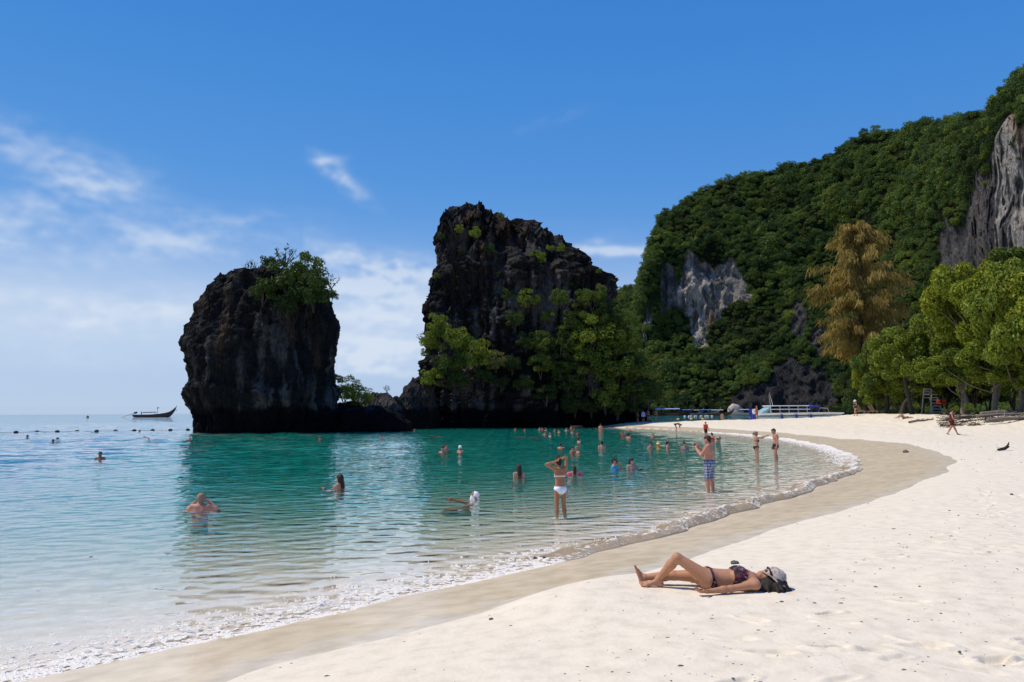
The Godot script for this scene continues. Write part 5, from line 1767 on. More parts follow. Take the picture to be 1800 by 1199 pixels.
func build_sunbather() -> void:
	var s := 0.88
	var j := {
		"pelvis": Vector3(0.035, 0.112, 0), "waist": Vector3(0.155, 0.098, 0.012), "chest": Vector3(0.335, 0.112, 0.035), "neck": Vector3(0.462, 0.098, 0.05), "head": Vector3(0.585, 0.098, 0.062),
		"shl": Vector3(0.425, 0.075, 0.19), "shr": Vector3(0.445, 0.082, -0.105), "ell": Vector3(0.185, 0.048, 0.225), "elr": Vector3(0.24, 0.05, -0.24), "wrl": Vector3(-0.03, 0.036, 0.268), "wrr": Vector3(0.04, 0.036, -0.27),
		"hal": Vector3(-0.11, 0.034, 0.285), "har": Vector3(-0.04, 0.03, -0.275),
		"hil": Vector3(0.025, 0.105, 0.085), "hir": Vector3(0.02, 0.10, -0.08), "knl": Vector3(-0.262, 0.292, 0.02), "knr": Vector3(-0.265, 0.088, -0.155), "anl": Vector3(-0.425, 0.072, -0.085), "anr": Vector3(-0.535, 0.062, -0.2),
		"tol": Vector3(-0.60, 0.018, -0.10), "tor": Vector3(-0.625, 0.165, -0.205),
	}
	for k in j:
		j[k] = j[k] / s
	var p := person("person", "woman in a floral bikini lying on the near sand, one knee raised", "", Vector3(1.83, 0.523, -7.25), 0.0, {
		"s": s, "j": j, "face": Vector3(-0.12, 1, 0.22), "cell": 0.0085, "skin": "bronze", "hair": "black", "hair_style": "none", "build": 0.93, "bust": 0.62,
		"heel_l": Vector3(-0.405, 0.026, -0.08) / s, "heel_r": Vector3(-0.565, 0.028, -0.2) / s, "thumb_l": Vector3(0, 0.25, 1), "thumb_r": Vector3(0, 0.3, -1), "curl_l": 0.75, "curl_r": 0.4,
	})
	var root: Node3D = p[0]
	var top := printed(floral_print(3, Color(0.035, 0.03, 0.04), [Color(0.80, 0.16, 0.42), Color(0.86, 0.85, 0.86), Color(0.55, 0.10, 0.30), Color(0.30, 0.30, 0.34)]), 5.0)
	wear(p, "bikini_top", func(v: Vector3, n: Vector3) -> float:
		var mid := 0.292 + 0.30 * (v.y - 0.10)
		var half := 0.050 + 0.30 * maxf(v.y - 0.12, 0.0)
		return minf(minf(half - absf(v.x - mid), v.y - 0.035), 0.147 - absf(v.z - 0.028)), 0.005, top)
	wear(p, "bikini_bottom", func(v: Vector3, n: Vector3) -> float:
		var mid := 0.052 - 0.10 * (v.y - 0.10)
		var half := 0.012 + 0.42 * maxf(0.105 - v.y, 0.0) + 0.55 * maxf(0.055 - absf(v.z), 0.0)
		return minf(half - absf(v.x - mid), 0.2 - absf(v.z)), 0.005, top)
	# knotted strings at the hip and the strap over the shoulder
	var string_m := mat(Color(0.06, 0.05, 0.06), 0.8)
	obj("strap", tube([Vector3(0.39, 0.165, 0.085), Vector3(0.425, 0.150, 0.10), Vector3(0.455, 0.125, 0.115), Vector3(0.475, 0.085, 0.115)], [0.0035, 0.0035, 0.0035, 0.0035], 5), string_m, root)
	obj("knotted_string", tube([Vector3(0.06, 0.115, 0.168), Vector3(0.048, 0.08, 0.186), Vector3(0.036, 0.05, 0.186), Vector3(0.022, 0.018, 0.18)], [0.006, 0.007, 0.006, 0.003], 5), top, root)
	obj("knotted_string", tube([Vector3(0.06, 0.115, 0.168), Vector3(0.065, 0.075, 0.186), Vector3(0.062, 0.04, 0.184), Vector3(0.055, 0.016, 0.176)], [0.006, 0.006, 0.005, 0.003], 5), top, root)
	# long hair fanned out on the sand, in many locks
	var hq := Flesh.new(Vector3(0.42, -0.02, -0.14), Vector3(0.84, 0.24, 0.30), 0.0075)
	hq.bone(Vector3(0.625, 0.088, 0.062), Vector3(0.605, 0.075, 0.065), 0.088, 0.08, 0.02)
	hq.bone(Vector3(0.66, 0.085, 0.07), Vector3(0.70, 0.06, 0.09), 0.07, 0.055, 0.03)
	var r := RandomNumberGenerator.new()
	r.seed = 18
	for k in 44:
		var a := lerpf(0.35, 2.6, k / 43.0) + r.randf_range(-0.12, 0.12)
		var l := r.randf_range(0.07, 0.135)
		var d := Vector3(cos(a), 0, sin(a))
		var from := Vector3(0.61, 0.085 + r.randf_range(-0.01, 0.03), 0.075) + d * 0.045
		var mid := from + d * l * 0.55 + Vector3(0, -0.03, 0)
		var tip := from + d * l + Vector3(r.randf_range(-0.02, 0.02), -0.075, r.randf_range(-0.02, 0.02))
		tip.y = maxf(tip.y, 0.006)
		hq.bone(from, mid, 0.03, 0.025, 0.016)
		hq.bone(mid, tip, 0.024, 0.011, 0.014)
	var v := PackedVector3Array()
	var n := PackedVector3Array()
	var idx := PackedInt32Array()
	hq.mesh_into(v, n, idx)
	obj("hair", fixed(v, n, idx), hairs["black"], root)
	# sunglasses on the brow, under the hat
	var hb: Basis = p[3]
	var hc: Vector3 = p[4]
	obj("sunglasses", tube([hc + hb * (Vector3(0.078, 0.012, 0.0)), hc + hb * (Vector3(0.062, 0.012, 0.085)), hc + hb * (Vector3(0.0, 0.008, 0.104)), hc + hb * (Vector3(-0.062, 0.012, 0.085)), hc + hb * (Vector3(-0.078, 0.012, 0.0))], [0.005, 0.013, 0.008, 0.013, 0.005], 6), mat(Color(0.20, 0.08, 0.06), 0.2), root)
	# the hat is laid over her face: a thing of its own
	var hm := printed(floral_print(8, Color(0.74, 0.69, 0.65), [Color(0.26, 0.22, 0.22), Color(0.38, 0.33, 0.32), Color(0.55, 0.46, 0.44), Color(0.16, 0.14, 0.15)]), 4.2)
	var hat := thing("sun_hat", "pale patterned sun hat resting over the sunbather's face on the near sand", "hat", Vector3(1.83 + 0.650, 0.523 + 0.112, -7.25 + 0.075))
	var up := Vector3(0.50, 0.84, 0.08).normalized()
	var xx := up.cross(Vector3(0, 0, 1)).normalized()
	var b := Basis(xx, up, xx.cross(up))
	hat.basis = b
	obj("crown", lathe([[0.001, 0.092], [0.035, 0.091], [0.068, 0.080], [0.088, 0.050], [0.098, 0.012], [0.100, 0.0], [0.096, 0.0], [0.084, 0.045], [0.064, 0.074], [0.001, 0.086]], 28), hm, hat)
	var bv := PackedVector3Array()
	for e in 5:
		for k in 36:
			var a := TAU * k / 36.0
			var rr: float = [0.098, 0.122, 0.140, 0.139, 0.097][e]
			var yy: float = [0.004, 0.0, -0.010, -0.014, -0.003][e]
			bv.append(Vector3(cos(a) * rr, yy + 0.009 * sin(a * 3.0 + 0.6) * (rr - 0.09) / 0.05, sin(a) * rr))
	obj("brim", grid_mesh(bv, 5, 36, true, false), hm, hat)

func build_bathers() -> void:
	var white := mat(Color(0.90, 0.90, 0.90), 0.8)
	var orange := mat(Color(0.86, 0.22, 0.05), 0.75)
	var red := mat(Color(0.72, 0.08, 0.07), 0.75)
	var cyan := mat(Color(0.03, 0.60, 0.78), 0.6)
	var yellow := mat(Color(0.93, 0.76, 0.22), 0.8)
	var pink := mat(Color(0.85, 0.25, 0.45), 0.4)
	var dark := mat(Color(0.035, 0.035, 0.045), 0.7)
	for q in BATHERS:
		var at := Vector3(q[0], -(q[2] + (0.08 if q[2] < 1.36 else 0.03)) * q[9], q[1])
		var f := absf(q[1])
		var extra: String = q[8]
		var o := {"s": q[9], "fem": q[4] == 1, "hair": q[5], "hair_style": q[6], "skin": q[7], "legs": false, "cell": 0.014 if f < 26.0 else (0.02 if f < 50.0 else 0.03), "hands": false, "j": {}}
		if q[2] < 1.15:
			o.legs = true
			o.feet = false
		if "reach" in extra:
			o.hands = f < 50.0
			o.j = {"ell": Vector3(0.24, 1.22, 0.16), "wrl": Vector3(0.16, 1.27, 0.40), "hal": Vector3(0.14, 1.29, 0.49)}
		if "armbands" in extra:
			o.hands = true
			o.j = {"ell": Vector3(0.34, 1.26, 0.05), "wrl": Vector3(0.52, 1.24, 0.14), "hal": Vector3(0.6, 1.24, 0.18), "elr": Vector3(-0.34, 1.26, 0.05), "wrr": Vector3(-0.52, 1.24, 0.14), "har": Vector3(-0.6, 1.24, 0.18)}
		if "cyan" in extra:
			o.hands = true
			o.j = {"ell": Vector3(0.27, 1.25, 0.18), "wrl": Vector3(0.12, 1.42, 0.20), "hal": Vector3(0.07, 1.50, 0.19)}
		if "up" in extra:
			o.j = {"ell": Vector3(0.30, 1.50, 0.05), "wrl": Vector3(0.34, 1.74, 0.05), "hal": Vector3(0.35, 1.82, 0.05), "elr": Vector3(-0.30, 1.50, 0.05), "wrr": Vector3(-0.34, 1.74, 0.05), "har": Vector3(-0.35, 1.82, 0.05)}
		if "bend" in extra:
			o.j = {"waist": Vector3(0, 1.06, 0.05), "chest": Vector3(0, 1.20, 0.17), "neck": Vector3(0, 1.27, 0.29), "head": Vector3(0, 1.34, 0.42), "shl": Vector3(0.165, 1.22, 0.25), "shr": Vector3(-0.165, 1.22, 0.25), "ell": Vector3(0.2, 0.98, 0.32), "elr": Vector3(-0.2, 0.98, 0.32), "wrl": Vector3(0.16, 0.86, 0.5), "wrr": Vector3(-0.16, 0.86, 0.5)}
		var p := person("person", q[10], "bathers in the cove", at, q[3], o)
		if "orange" in extra:
			life_vest(p, orange)
		elif "redvest" in extra:
			life_vest(p, red)
		elif "cyan " in extra or extra == "cyan":
			var s: float = q[9]
			wear(p, "rash_guard", func(v: Vector3, _n: Vector3) -> float: return minf(1.425 * s - v.y, v.y - 0.9 * s + 0.0 * v.x) if not (v.y > 1.33 * s and v.z > 0.12 * s) else -1.0, 0.008, cyan)
		elif "top" in extra:
			trunk_band(p, "swimsuit", 0.85, 1.31, 0.16, 0.006, dark)
		elif "dark" in extra:
			trunk_band(p, "swimsuit", 0.8, 1.30, 0.16, 0.006, red if "half" in q[10] else dark)
		elif q[4] == 1 and f < 60.0:
			bikini_top(p, pink if "armbands" in extra else dark)
		if extra == "cap":
			brimmed_cap(p, dark, 0.0, true)
		if "whitecap" in extra:
			brimmed_cap(p, white, 0.012)
		if "yellowhat" in extra:
			brimmed_cap(p, yellow, 0.085, false, "sun_hat")
		if "cyancap" in extra:
			brimmed_cap(p, cyan, 0.0)
		if "snorkel" in extra:
			snorkel_on(p)
		if "armbands" in extra:
			for e in [-1.0, 1.0]:
				var c := Vector3(0.27 * e, 1.29, 0.03) * float(q[9])
				var d := Vector3(0.07 * e, -0.05, 0.03) * float(q[9])
				obj("arm_float", tube([c - d, c - d * 0.7, c, c + d * 0.7, c + d], [0.05, 0.088, 0.1, 0.088, 0.05], 12), pink, p[0])
	for q in SWIMMERS:
		# flat in the water, heading along local +z
		var j := {"pelvis": Vector3(0, 0.94, 0), "head": Vector3(0, 1.60, 0.10), "ell": Vector3(0.30, 1.5, 0.10), "wrl": Vector3(0.22, 1.72, 0.10), "hal": Vector3(0.2, 1.8, 0.1)}
		if q[3] == "cap":
			j["ell"] = Vector3(0.24, 1.14, -0.23)
			j["wrl"] = Vector3(0.27, 0.9, -0.27)
			j["hal"] = Vector3(0.28, 0.81, -0.285)
			j["elr"] = Vector3(-0.24, 1.13, -0.10)
			j["wrr"] = Vector3(-0.27, 0.88, -0.08)
			j["har"] = Vector3(-0.28, 0.79, -0.08)
			j["head"] = Vector3(0, 1.50, -0.37)
			j["neck"] = Vector3(0, 1.43, -0.22)
			j["shl"] = Vector3(0.165, 1.37, -0.17)
			j["shr"] = Vector3(-0.165, 1.37, -0.17)
		if q[3] == "crawl":
			j["ell"] = Vector3(0.22, 1.5, -0.42)
			j["wrl"] = Vector3(0.22, 1.78, -0.52)
			j["hal"] = Vector3(0.22, 1.88, -0.56)
		var up: bool = q[3] == "feet"
		var o := {"s": 1.0, "fem": false, "hair": q[4], "hair_style": "short", "skin": "red" if q[3] == "cap" else "tan", "legs": up, "cell": 0.015 if q[3] == "cap" else 0.028, "hands": q[3] == "cap" or q[3] == "crawl", "feet": up, "j": j, "face": Vector3(0, 0.5, -0.85) if q[3] == "cap" else Vector3(0, 0.35, 1.0)}
		var p := person("person", q[5], "bathers in the cove", Vector3.ZERO, 0.0, o)
		var t: Node3D = p[0]
		var dir := Vector3(sin(q[2]), 0, cos(q[2]))
		# the body's up axis lies along the way it swims; its front looks down (or up on the back)
		var fr := Vector3.UP if up else Vector3.DOWN
		t.basis = Basis(dir.cross(fr), dir, fr)
		t.position = Vector3(q[0], -0.325 if q[3] == "cap" else -0.165, q[1]) - dir * 1.3
		if q[3] == "cap":
			# face forward, white cap with a neck flap
			brimmed_cap(p, white, 0.0, true)
			var hb: Basis = p[3]
			var hc: Vector3 = p[4]
			var fq := Flesh.new(hc - Vector3.ONE * 0.3, hc + Vector3.ONE * 0.3, 0.012)
			var h := func(x: float, y: float, z: float) -> Vector3: return hc + hb * Vector3(x, y, z)
			fq.bone(h.call(0, 0.02, -0.045), h.call(0, -0.08, -0.05), 0.082, 0.065, 0.02)
			fq.bone(h.call(0.05, -0.03, -0.02), h.call(0.055, -0.10, 0.0), 0.035, 0.03, 0.02)
			fq.bone(h.call(-0.05, -0.03, -0.02), h.call(-0.055, -0.10, 0.0), 0.035, 0.03, 0.02)
			var v := PackedVector3Array()
			var n := PackedVector3Array()
			var idx := PackedInt32Array()
			fq.mesh_into(v, n, idx)
			obj("neck_flap", fixed(v, n, idx), white, t)
	var f := thing("swim_ring", "black inflatable float among the group of bathers at the tall stack's foot", "float", Vector3(9.3, 0.08, -106.5))
	var rv := PackedVector3Array()
	for a in 14:
		for b in 22:
			var w := TAU * b / 22.0
			var u := TAU * a / 14.0
			rv.append(Vector3(cos(w) * (0.62 + 0.22 * cos(u)), 0.22 * sin(u), sin(w) * (0.62 + 0.22 * cos(u))))
	for b in 22:
		rv.append(rv[b])
	obj("tube", grid_mesh(rv, 15, 22, true, false), dark, f)

func build_standing() -> void:
	var white := mat(Color(0.90, 0.91, 0.94), 0.8)
	var navy := mat(Color(0.04, 0.06, 0.20), 0.7)
	var dark := mat(Color(0.04, 0.035, 0.035), 0.8)
	var olive := mat(Color(0.16, 0.14, 0.07), 0.8)
	var maroon := mat(Color(0.33, 0.035, 0.05), 0.85)
	var orange := mat(Color(0.88, 0.22, 0.04), 0.75)
	# tying up her hair
	var s := 0.91
	var p := person("person", "woman in white bikini bottoms standing calf-deep with both arms up tying her hair", "", Vector3(1.1, -0.40, -17.4), PI + 0.42, {
		"s": s, "cell": 0.0115, "skin": "deep", "hair": "black", "hair_style": "bun", "build": 0.92, "curl_l": 1.0, "curl_r": 1.0, "thumb_l": Vector3(0, 0, 1), "thumb_r": Vector3(0, 0, 1),
		"face": Vector3(0.15, -0.25, 1),
		"j": {"head": Vector3(0.03, 1.575, 0.045), "shl": Vector3(0.165, 1.425, -0.02), "shr": Vector3(-0.155, 1.445, -0.02), "ell": Vector3(0.40, 1.545, -0.02), "wrl": Vector3(0.19, 1.615, -0.10), "hal": Vector3(0.10, 1.645, -0.10),
			"elr": Vector3(-0.215, 1.70, 0.03), "wrr": Vector3(-0.07, 1.72, -0.11), "har": Vector3(-0.01, 1.69, -0.12), "knl": Vector3(0.085, 0.49, 0.03), "anl": Vector3(0.105, 0.09, -0.02), "knr": Vector3(-0.10, 0.49, 0.0), "anr": Vector3(-0.12, 0.09, -0.06)}})
	bikini_bottom(p, white, 0.765)
	bikini_top(p, white)
	# taking a picture
	s = 1.05
	p = person("person", "shirtless man in plaid shorts holding up a phone with both hands", "", Vector3(5.85, -0.30, -22.25), -PI * 0.5 - 0.62, {
		"s": s, "fem": false, "cell": 0.0125, "skin": "red", "hair": "brown", "hair_style": "short", "build": 1.06, "curl_l": 1.1, "curl_r": 1.1, "thumb_l": Vector3(0, 1, -0.2), "thumb_r": Vector3(0, 1, -0.2), "face": Vector3(0, -0.12, 1),
		"j": {"head": Vector3(0, 1.58, 0.035), "ell": Vector3(0.25, 1.16, 0.13), "wrl": Vector3(0.10, 1.34, 0.33), "hal": Vector3(0.06, 1.41, 0.37), "elr": Vector3(-0.25, 1.16, 0.13), "wrr": Vector3(-0.10, 1.34, 0.33), "har": Vector3(-0.06, 1.41, 0.37),
			"knl": Vector3(0.12, 0.49, 0.03), "anl": Vector3(0.14, 0.09, -0.02), "knr": Vector3(-0.12, 0.49, 0.0), "anr": Vector3(-0.155, 0.09, -0.04), "hil": Vector3(0.095, 0.9, 0), "hir": Vector3(-0.095, 0.9, 0)}})
	wear(p, "plaid_shorts", func(v: Vector3, _n: Vector3) -> float: return minf(1.03 * s - v.y, v.y - 0.50 * s) if absf(v.x) < 0.235 * s and v.z < 0.2 * s else -1.0, 0.026, printed(plaid_print(), 6.0))
	var root: Node3D = p[0]
	var phone := thing("phone", "dark phone held up by the man in plaid shorts", "phone", root.transform * (Vector3(0.0, 1.445, 0.40) * s), root.rotation.y)
	phone.rotation.x = -0.35
	obj("case", box(Vector3(0.15, 0.078, 0.01), 0.004), dark, phone)
	obj("screen", box(Vector3(0.138, 0.066, 0.004), 0.001, Transform3D(Basis(), Vector3(0, 0, -0.0065))), mat(Color(0.06, 0.07, 0.09), 0.1), phone)
	# the couple
	s = 0.96
	p = person("person", "blonde woman in a dark bikini reaching out to the man in navy trunks", "", Vector3(11.96, -0.42, -36.6), PI * 0.5, {
		"s": s, "cell": 0.017, "skin": "tan", "hair": "fair", "hair_style": "ponytail",
		"j": {"ell": Vector3(0.17, 1.40, 0.26), "wrl": Vector3(0.10, 1.47, 0.50), "hal": Vector3(0.08, 1.49, 0.58), "elr": Vector3(-0.15, 1.39, 0.26), "wrr": Vector3(-0.06, 1.48, 0.50), "har": Vector3(-0.04, 1.50, 0.58)}})
	bikini_bottom(p, olive, 0.77)
	bikini_top(p, olive)
	s = 1.05
	p = person("person", "man in navy swim trunks facing the blonde woman, his head bowed", "", Vector3(12.86, -0.42, -36.5), -PI * 0.5, {
		"s": s, "fem": false, "cell": 0.018, "skin": "red", "hair": "brown", "hair_style": "short", "face": Vector3(0, -0.35, 1),
		"j": {"head": Vector3(0, 1.575, 0.07), "neck": Vector3(0, 1.43, 0.02), "chest": Vector3(0, 1.29, -0.03), "waist": Vector3(0, 1.08, -0.02), "knl": Vector3(0.1, 0.49, 0.06), "anl": Vector3(0.1, 0.09, 0.05), "knr": Vector3(-0.1, 0.49, -0.06), "anr": Vector3(-0.1, 0.09, -0.14)}})
	wear(p, "swim_trunks", func(v: Vector3, _n: Vector3) -> float: return minf(1.0 * s - v.y, v.y - 0.74 * s) if absf(v.x) < 0.21 * s else -1.0, 0.012, navy)
	# the bald bather
	s = 1.06
	p = person("person", "bald broad-shouldered man from behind, chest-deep, both hands raised to his head", "", Vector3(-7.35, -1.37 * s, -17.7), PI, {
		"s": s, "fem": false, "cell": 0.0125, "skin": "red", "hair": "bald", "hair_style": "short", "legs": false, "build": 1.12, "curl_l": 0.5, "curl_r": 0.5, "thumb_l": Vector3(0, 0, -1), "thumb_r": Vector3(0, 0, -1),
		"j": {"ell": Vector3(0.36, 1.285, 0.10), "wrl": Vector3(0.175, 1.475, 0.10), "hal": Vector3(0.12, 1.54, 0.09), "elr": Vector3(-0.36, 1.285, 0.10), "wrr": Vector3(-0.175, 1.475, 0.10), "har": Vector3(-0.12, 1.54, 0.09), "head": Vector3(0, 1.56, 0.03)}})
	# at the water's far edge
	s = 0.98
	p = person("person", "person bending over at the water's edge on the sand spit", "", Vector3(19.11, -0.12, -86.8), PI * 0.5, {
		"s": s, "fem": false, "cell": 0.03, "skin": "red", "hair": "fair", "hands": false, "face": Vector3(0, -1, 0.5),
		"j": {"pelvis": Vector3(0, 0.90, -0.12), "waist": Vector3(0, 0.97, 0.04), "chest": Vector3(0, 0.97, 0.27), "neck": Vector3(0, 0.93, 0.42), "head": Vector3(0, 0.84, 0.54), "shl": Vector3(0.165, 0.92, 0.36), "shr": Vector3(-0.165, 0.92, 0.36),
			"ell": Vector3(0.2, 0.64, 0.40), "elr": Vector3(-0.2, 0.64, 0.40), "wrl": Vector3(0.14, 0.42, 0.46), "wrr": Vector3(-0.14, 0.42, 0.46), "hal": Vector3(0.12, 0.34, 0.48), "har": Vector3(-0.12, 0.34, 0.48), "hil": Vector3(0.085, 0.86, -0.12), "hir": Vector3(-0.085, 0.86, -0.12)}})
	bikini_bottom(p, dark, 0.72)
	p = person("person", "child in a bright orange life vest and dark shorts standing shin-deep off the sand spit", "", Vector3(18.31, -0.33, -70.5), 0.4, {"s": 0.93, "fem": false, "cell": 0.026, "skin": "tan", "hair": "brown", "j": {"ell": Vector3(0.27, 1.14, 0.0), "wrl": Vector3(0.33, 0.93, 0.06), "hal": Vector3(0.34, 0.85, 0.08)}})
	life_vest(p, orange)
	wear(p, "shorts", func(v: Vector3, _n: Vector3) -> float: return minf(0.99 * 0.93 - v.y, v.y - 0.60 * 0.93) if absf(v.x) < 0.19 else -1.0, 0.02, dark)
	# the group in the shade of the tall stack
	var looks := [["tan", "brown", true, "person in dark swimwear, leftmost of the four standing in the tall stack's shade", 0.97], ["tan", "black", false, "person in a pale blue shirt among the four standing in the tall stack's shade", 1.05], ["red", "fair", true, "person right behind the pale blue shirt in the tall stack's shade", 1.06], ["tan", "brown", true, "person standing apart, rightmost of the four in the tall stack's shade", 1.02]]
	var spots := [Vector3(18.71, 0.60, -111.0), Vector3(19.5, 0.64, -110.6), Vector3(20.35, 0.69, -111.4), Vector3(21.45, 0.74, -111.0)]
	for k in 4:
		p = person("person", looks[k][3], "four people standing in the tall stack's shade", spots[k], 0.5 - 0.4 * k, {"s": looks[k][4], "fem": looks[k][2], "cell": 0.03, "hands": false, "skin": looks[k][0], "hair": looks[k][1], "hair_style": "short" if k == 1 else "bun"})
		var ss: float = looks[k][4]
		if k == 1:
			wear(p, "shirt", func(v: Vector3, _n: Vector3) -> float: return minf(1.44 * ss - v.y, v.y - 0.80 * ss), 0.03, mat(Color(0.62, 0.68, 0.86), 0.85))
			wear(p, "shorts", func(v: Vector3, _n: Vector3) -> float: return minf(0.9 * ss - v.y, v.y - 0.55 * ss) if absf(v.x) < 0.2 else -1.0, 0.025, dark)
		else:
			bikini_bottom(p, dark, 0.74)
			if looks[k][2]:
				bikini_top(p, dark)
	# beyond the crest of the spit
	p = person("person", "woman in an orange wrap standing by the stern of the speedboat", "", Vector3(32.9, 1.18, -100.0), 0.5, {"s": 1.02, "cell": 0.03, "skin": "tan", "hair": "fair", "hair_style": "bun", "hands": false})
	wear(p, "wrap", func(v: Vector3, _n: Vector3) -> float: return minf(1.34 * 1.02 - v.y, v.y - 0.62 * 1.02) if absf(v.x) < 0.2 else -1.0, 0.03, mat(Color(0.80, 0.33, 0.14), 0.85))
	p = person("person", "dark-haired person seen from behind sitting low beyond the crest of the sand spit", "", Vector3(29.6, 0.35, -104.8), PI - 0.3, {"s": 1.03, "cell": 0.03, "skin": "tan", "hair": "black", "hair_style": "bun", "hands": false, "feet": false, "j": {"knl": Vector3(0.12, 0.93, 0.42), "knr": Vector3(-0.12, 0.93, 0.42), "anl": Vector3(0.12, 0.66, 0.62), "anr": Vector3(-0.12, 0.66, 0.62), "tol": Vector3(0.12, 0.6, 0.75), "tor": Vector3(-0.12, 0.6, 0.75)}})
	bikini_top(p, dark)
	# strollers
	s = 1.04
	p = person("person", "woman in a white sun hat and dark swimsuit walking past the sun loungers", "", Vector3(37.68, ground(37.68, -81.6), -81.6), -PI * 0.5 + 0.3, {"s": s, "cell": 0.03, "skin": "tan", "hair": "fair", "hair_style": "bun", "hands": false, "j": {"knl": Vector3(0.09, 0.50, 0.12), "anl": Vector3(0.09, 0.10, 0.22), "tol": Vector3(0.1, 0.04, 0.4), "anr": Vector3(-0.09, 0.1, -0.28), "knr": Vector3(-0.09, 0.48, -0.1), "tor": Vector3(-0.1, 0.03, -0.1), "ell": Vector3(0.23, 1.15, 0.05), "wrl": Vector3(0.2, 1.05, 0.28)}})
	trunk_band(p, "swimsuit", 0.86, 1.33, 0.19, 0.012, dark)
	brimmed_cap(p, white, 0.09, false, "sun_hat")
	s = 0.97
	p = person("person", "woman in a short dark red dress walking along the dry sand looking at her hands", "", Vector3(28.0, ground(28.0, -47.4), -47.4), PI * 0.5 - 0.35, {"s": s, "cell": 0.02, "skin": "tan", "hair": "brown", "hair_style": "bun", "face": Vector3(0, -0.35, 1), "build": 1.08,
		"j": {"head": Vector3(0, 1.58, 0.05), "knl": Vector3(0.10, 0.50, 0.14), "anl": Vector3(0.10, 0.10, 0.30), "tol": Vector3(0.11, 0.06, 0.49), "knr": Vector3(-0.09, 0.48, -0.10), "anr": Vector3(-0.09, 0.12, -0.30), "tor": Vector3(-0.1, 0.03, -0.14), "ell": Vector3(0.24, 1.13, 0.08), "wrl": Vector3(0.14, 1.16, 0.32), "hal": Vector3(0.10, 1.18, 0.40), "elr": Vector3(-0.25, 1.13, 0.02), "wrr": Vector3(-0.24, 0.93, 0.14), "har": Vector3(-0.23, 0.86, 0.18)}})
	wear(p, "dress", func(v: Vector3, _n: Vector3) -> float: return minf(1.39 * s - v.y, v.y - 0.64 * s) if absf(v.x) < 0.205 * s and not (v.z > 0.16 * s and v.y > 1.05 * s) else -1.0, 0.022, maroon)
	var strap := thing("pocket_camera", "small dark camera on a strap held by the woman in the dark red dress", "camera", (p[0] as Node3D).transform * (Vector3(0.08, 1.20, 0.47) * s), PI * 0.5 - 0.35)
	obj("body", box(Vector3(0.11, 0.07, 0.06), 0.012), dark, strap)
	obj("lens", lathe([[0.001, 0.06], [0.028, 0.058], [0.030, 0.0], [0.001, 0.0]], 12, Transform3D(Basis(Vector3.RIGHT, PI * 0.5), Vector3(0, 0, 0.03))), dark, strap)
	# far sunbather
	s = 1.0
	p = person("person", "far sunbather lying on the dry sand with knees bent in front of the beach trees", "", Vector3.ZERO, 0.0, {"s": s, "cell": 0.026, "skin": "tan", "hair": "black", "hair_style": "bun", "hands": false, "face": Vector3(0, 0.3, 1),
		"j": {"knl": Vector3(0.09, 0.62, 0.33), "anl": Vector3(0.1, 0.28, 0.0), "tol": Vector3(0.11, 0.10, 0.0), "knr": Vector3(-0.09, 0.55, 0.22), "anr": Vector3(-0.1, 0.15, 0.0), "tor": Vector3(-0.11, -0.02, 0.02), "ell": Vector3(0.36, 1.55, 0.04), "wrl": Vector3(0.14, 1.68, 0.0), "hal": Vector3(0.06, 1.70, 0.0), "elr": Vector3(-0.36, 1.5, 0.04), "wrr": Vector3(-0.14, 1.68, 0.0), "har": Vector3(-0.06, 1.7, 0.0)}})
	bikini_bottom(p, dark, 0.77)
	bikini_top(p, dark)
	var t: Node3D = p[0]
	var dir := Vector3(0.97, 0.0, -0.2).normalized()
	t.basis = Basis(dir.cross(Vector3.UP), dir, Vector3.UP)
	t.position = Vector3(35.4, ground(36.4, -68.9) + 0.11, -68.7)

# ---------------------------------------------------------------- boats

# stations along x: [x, keel, sheer, half beam]; the bow at +x
func hull_mesh(st: Array, deck: float) -> ArrayMesh:
	var v := PackedVector3Array()
	for q in st:
		var x: float = q[0]
		var k: float = q[1]
		var h: float = q[2]
		var b: float = q[3]
		for e in [[1.0, 1.0], [0.92, 0.55], [0.66, 0.2], [0.0, 0.0], [-0.66, 0.2], [-0.92, 0.55], [-1.0, 1.0], [-0.88, 1.0], [-0.82, 1.0 - deck], [0.0, 1.0 - deck], [0.82, 1.0 - deck], [0.88, 1.0]]:
			v.append(Vector3(x, k + (h - k) * e[1], b * e[0]))
	# close the ends
	var cols := 12
	var first := PackedVector3Array()
	for i in cols:
		first.append(Vector3(st[0][0], (st[0][1] + st[0][2]) * 0.5, 0))
	var last := PackedVector3Array()
	for i in cols:
		last.append(Vector3(st[st.size() - 1][0], (st[st.size() - 1][1] + st[st.size() - 1][2]) * 0.5, 0))
	var all := first + v + last
	return flat_shaded(all, st.size() + 2, cols)

func flat_shaded(v: PackedVector3Array, rows: int, cols: int) -> ArrayMesh:
	var st := SurfaceTool.new()
	st.begin(Mesh.PRIMITIVE_TRIANGLES)
	st.set_smooth_group(-1)
	for j in rows - 1:
		for i in cols:
			var a := v[j * cols + i]
			var b := v[j * cols + (i + 1) % cols]
			var c := v[(j + 1) * cols + i]
			var d := v[(j + 1) * cols + (i + 1) % cols]
			for p in [a, c, b, b, c, d]:
				st.add_vertex(p)
	st.generate_normals()
	return st.commit()

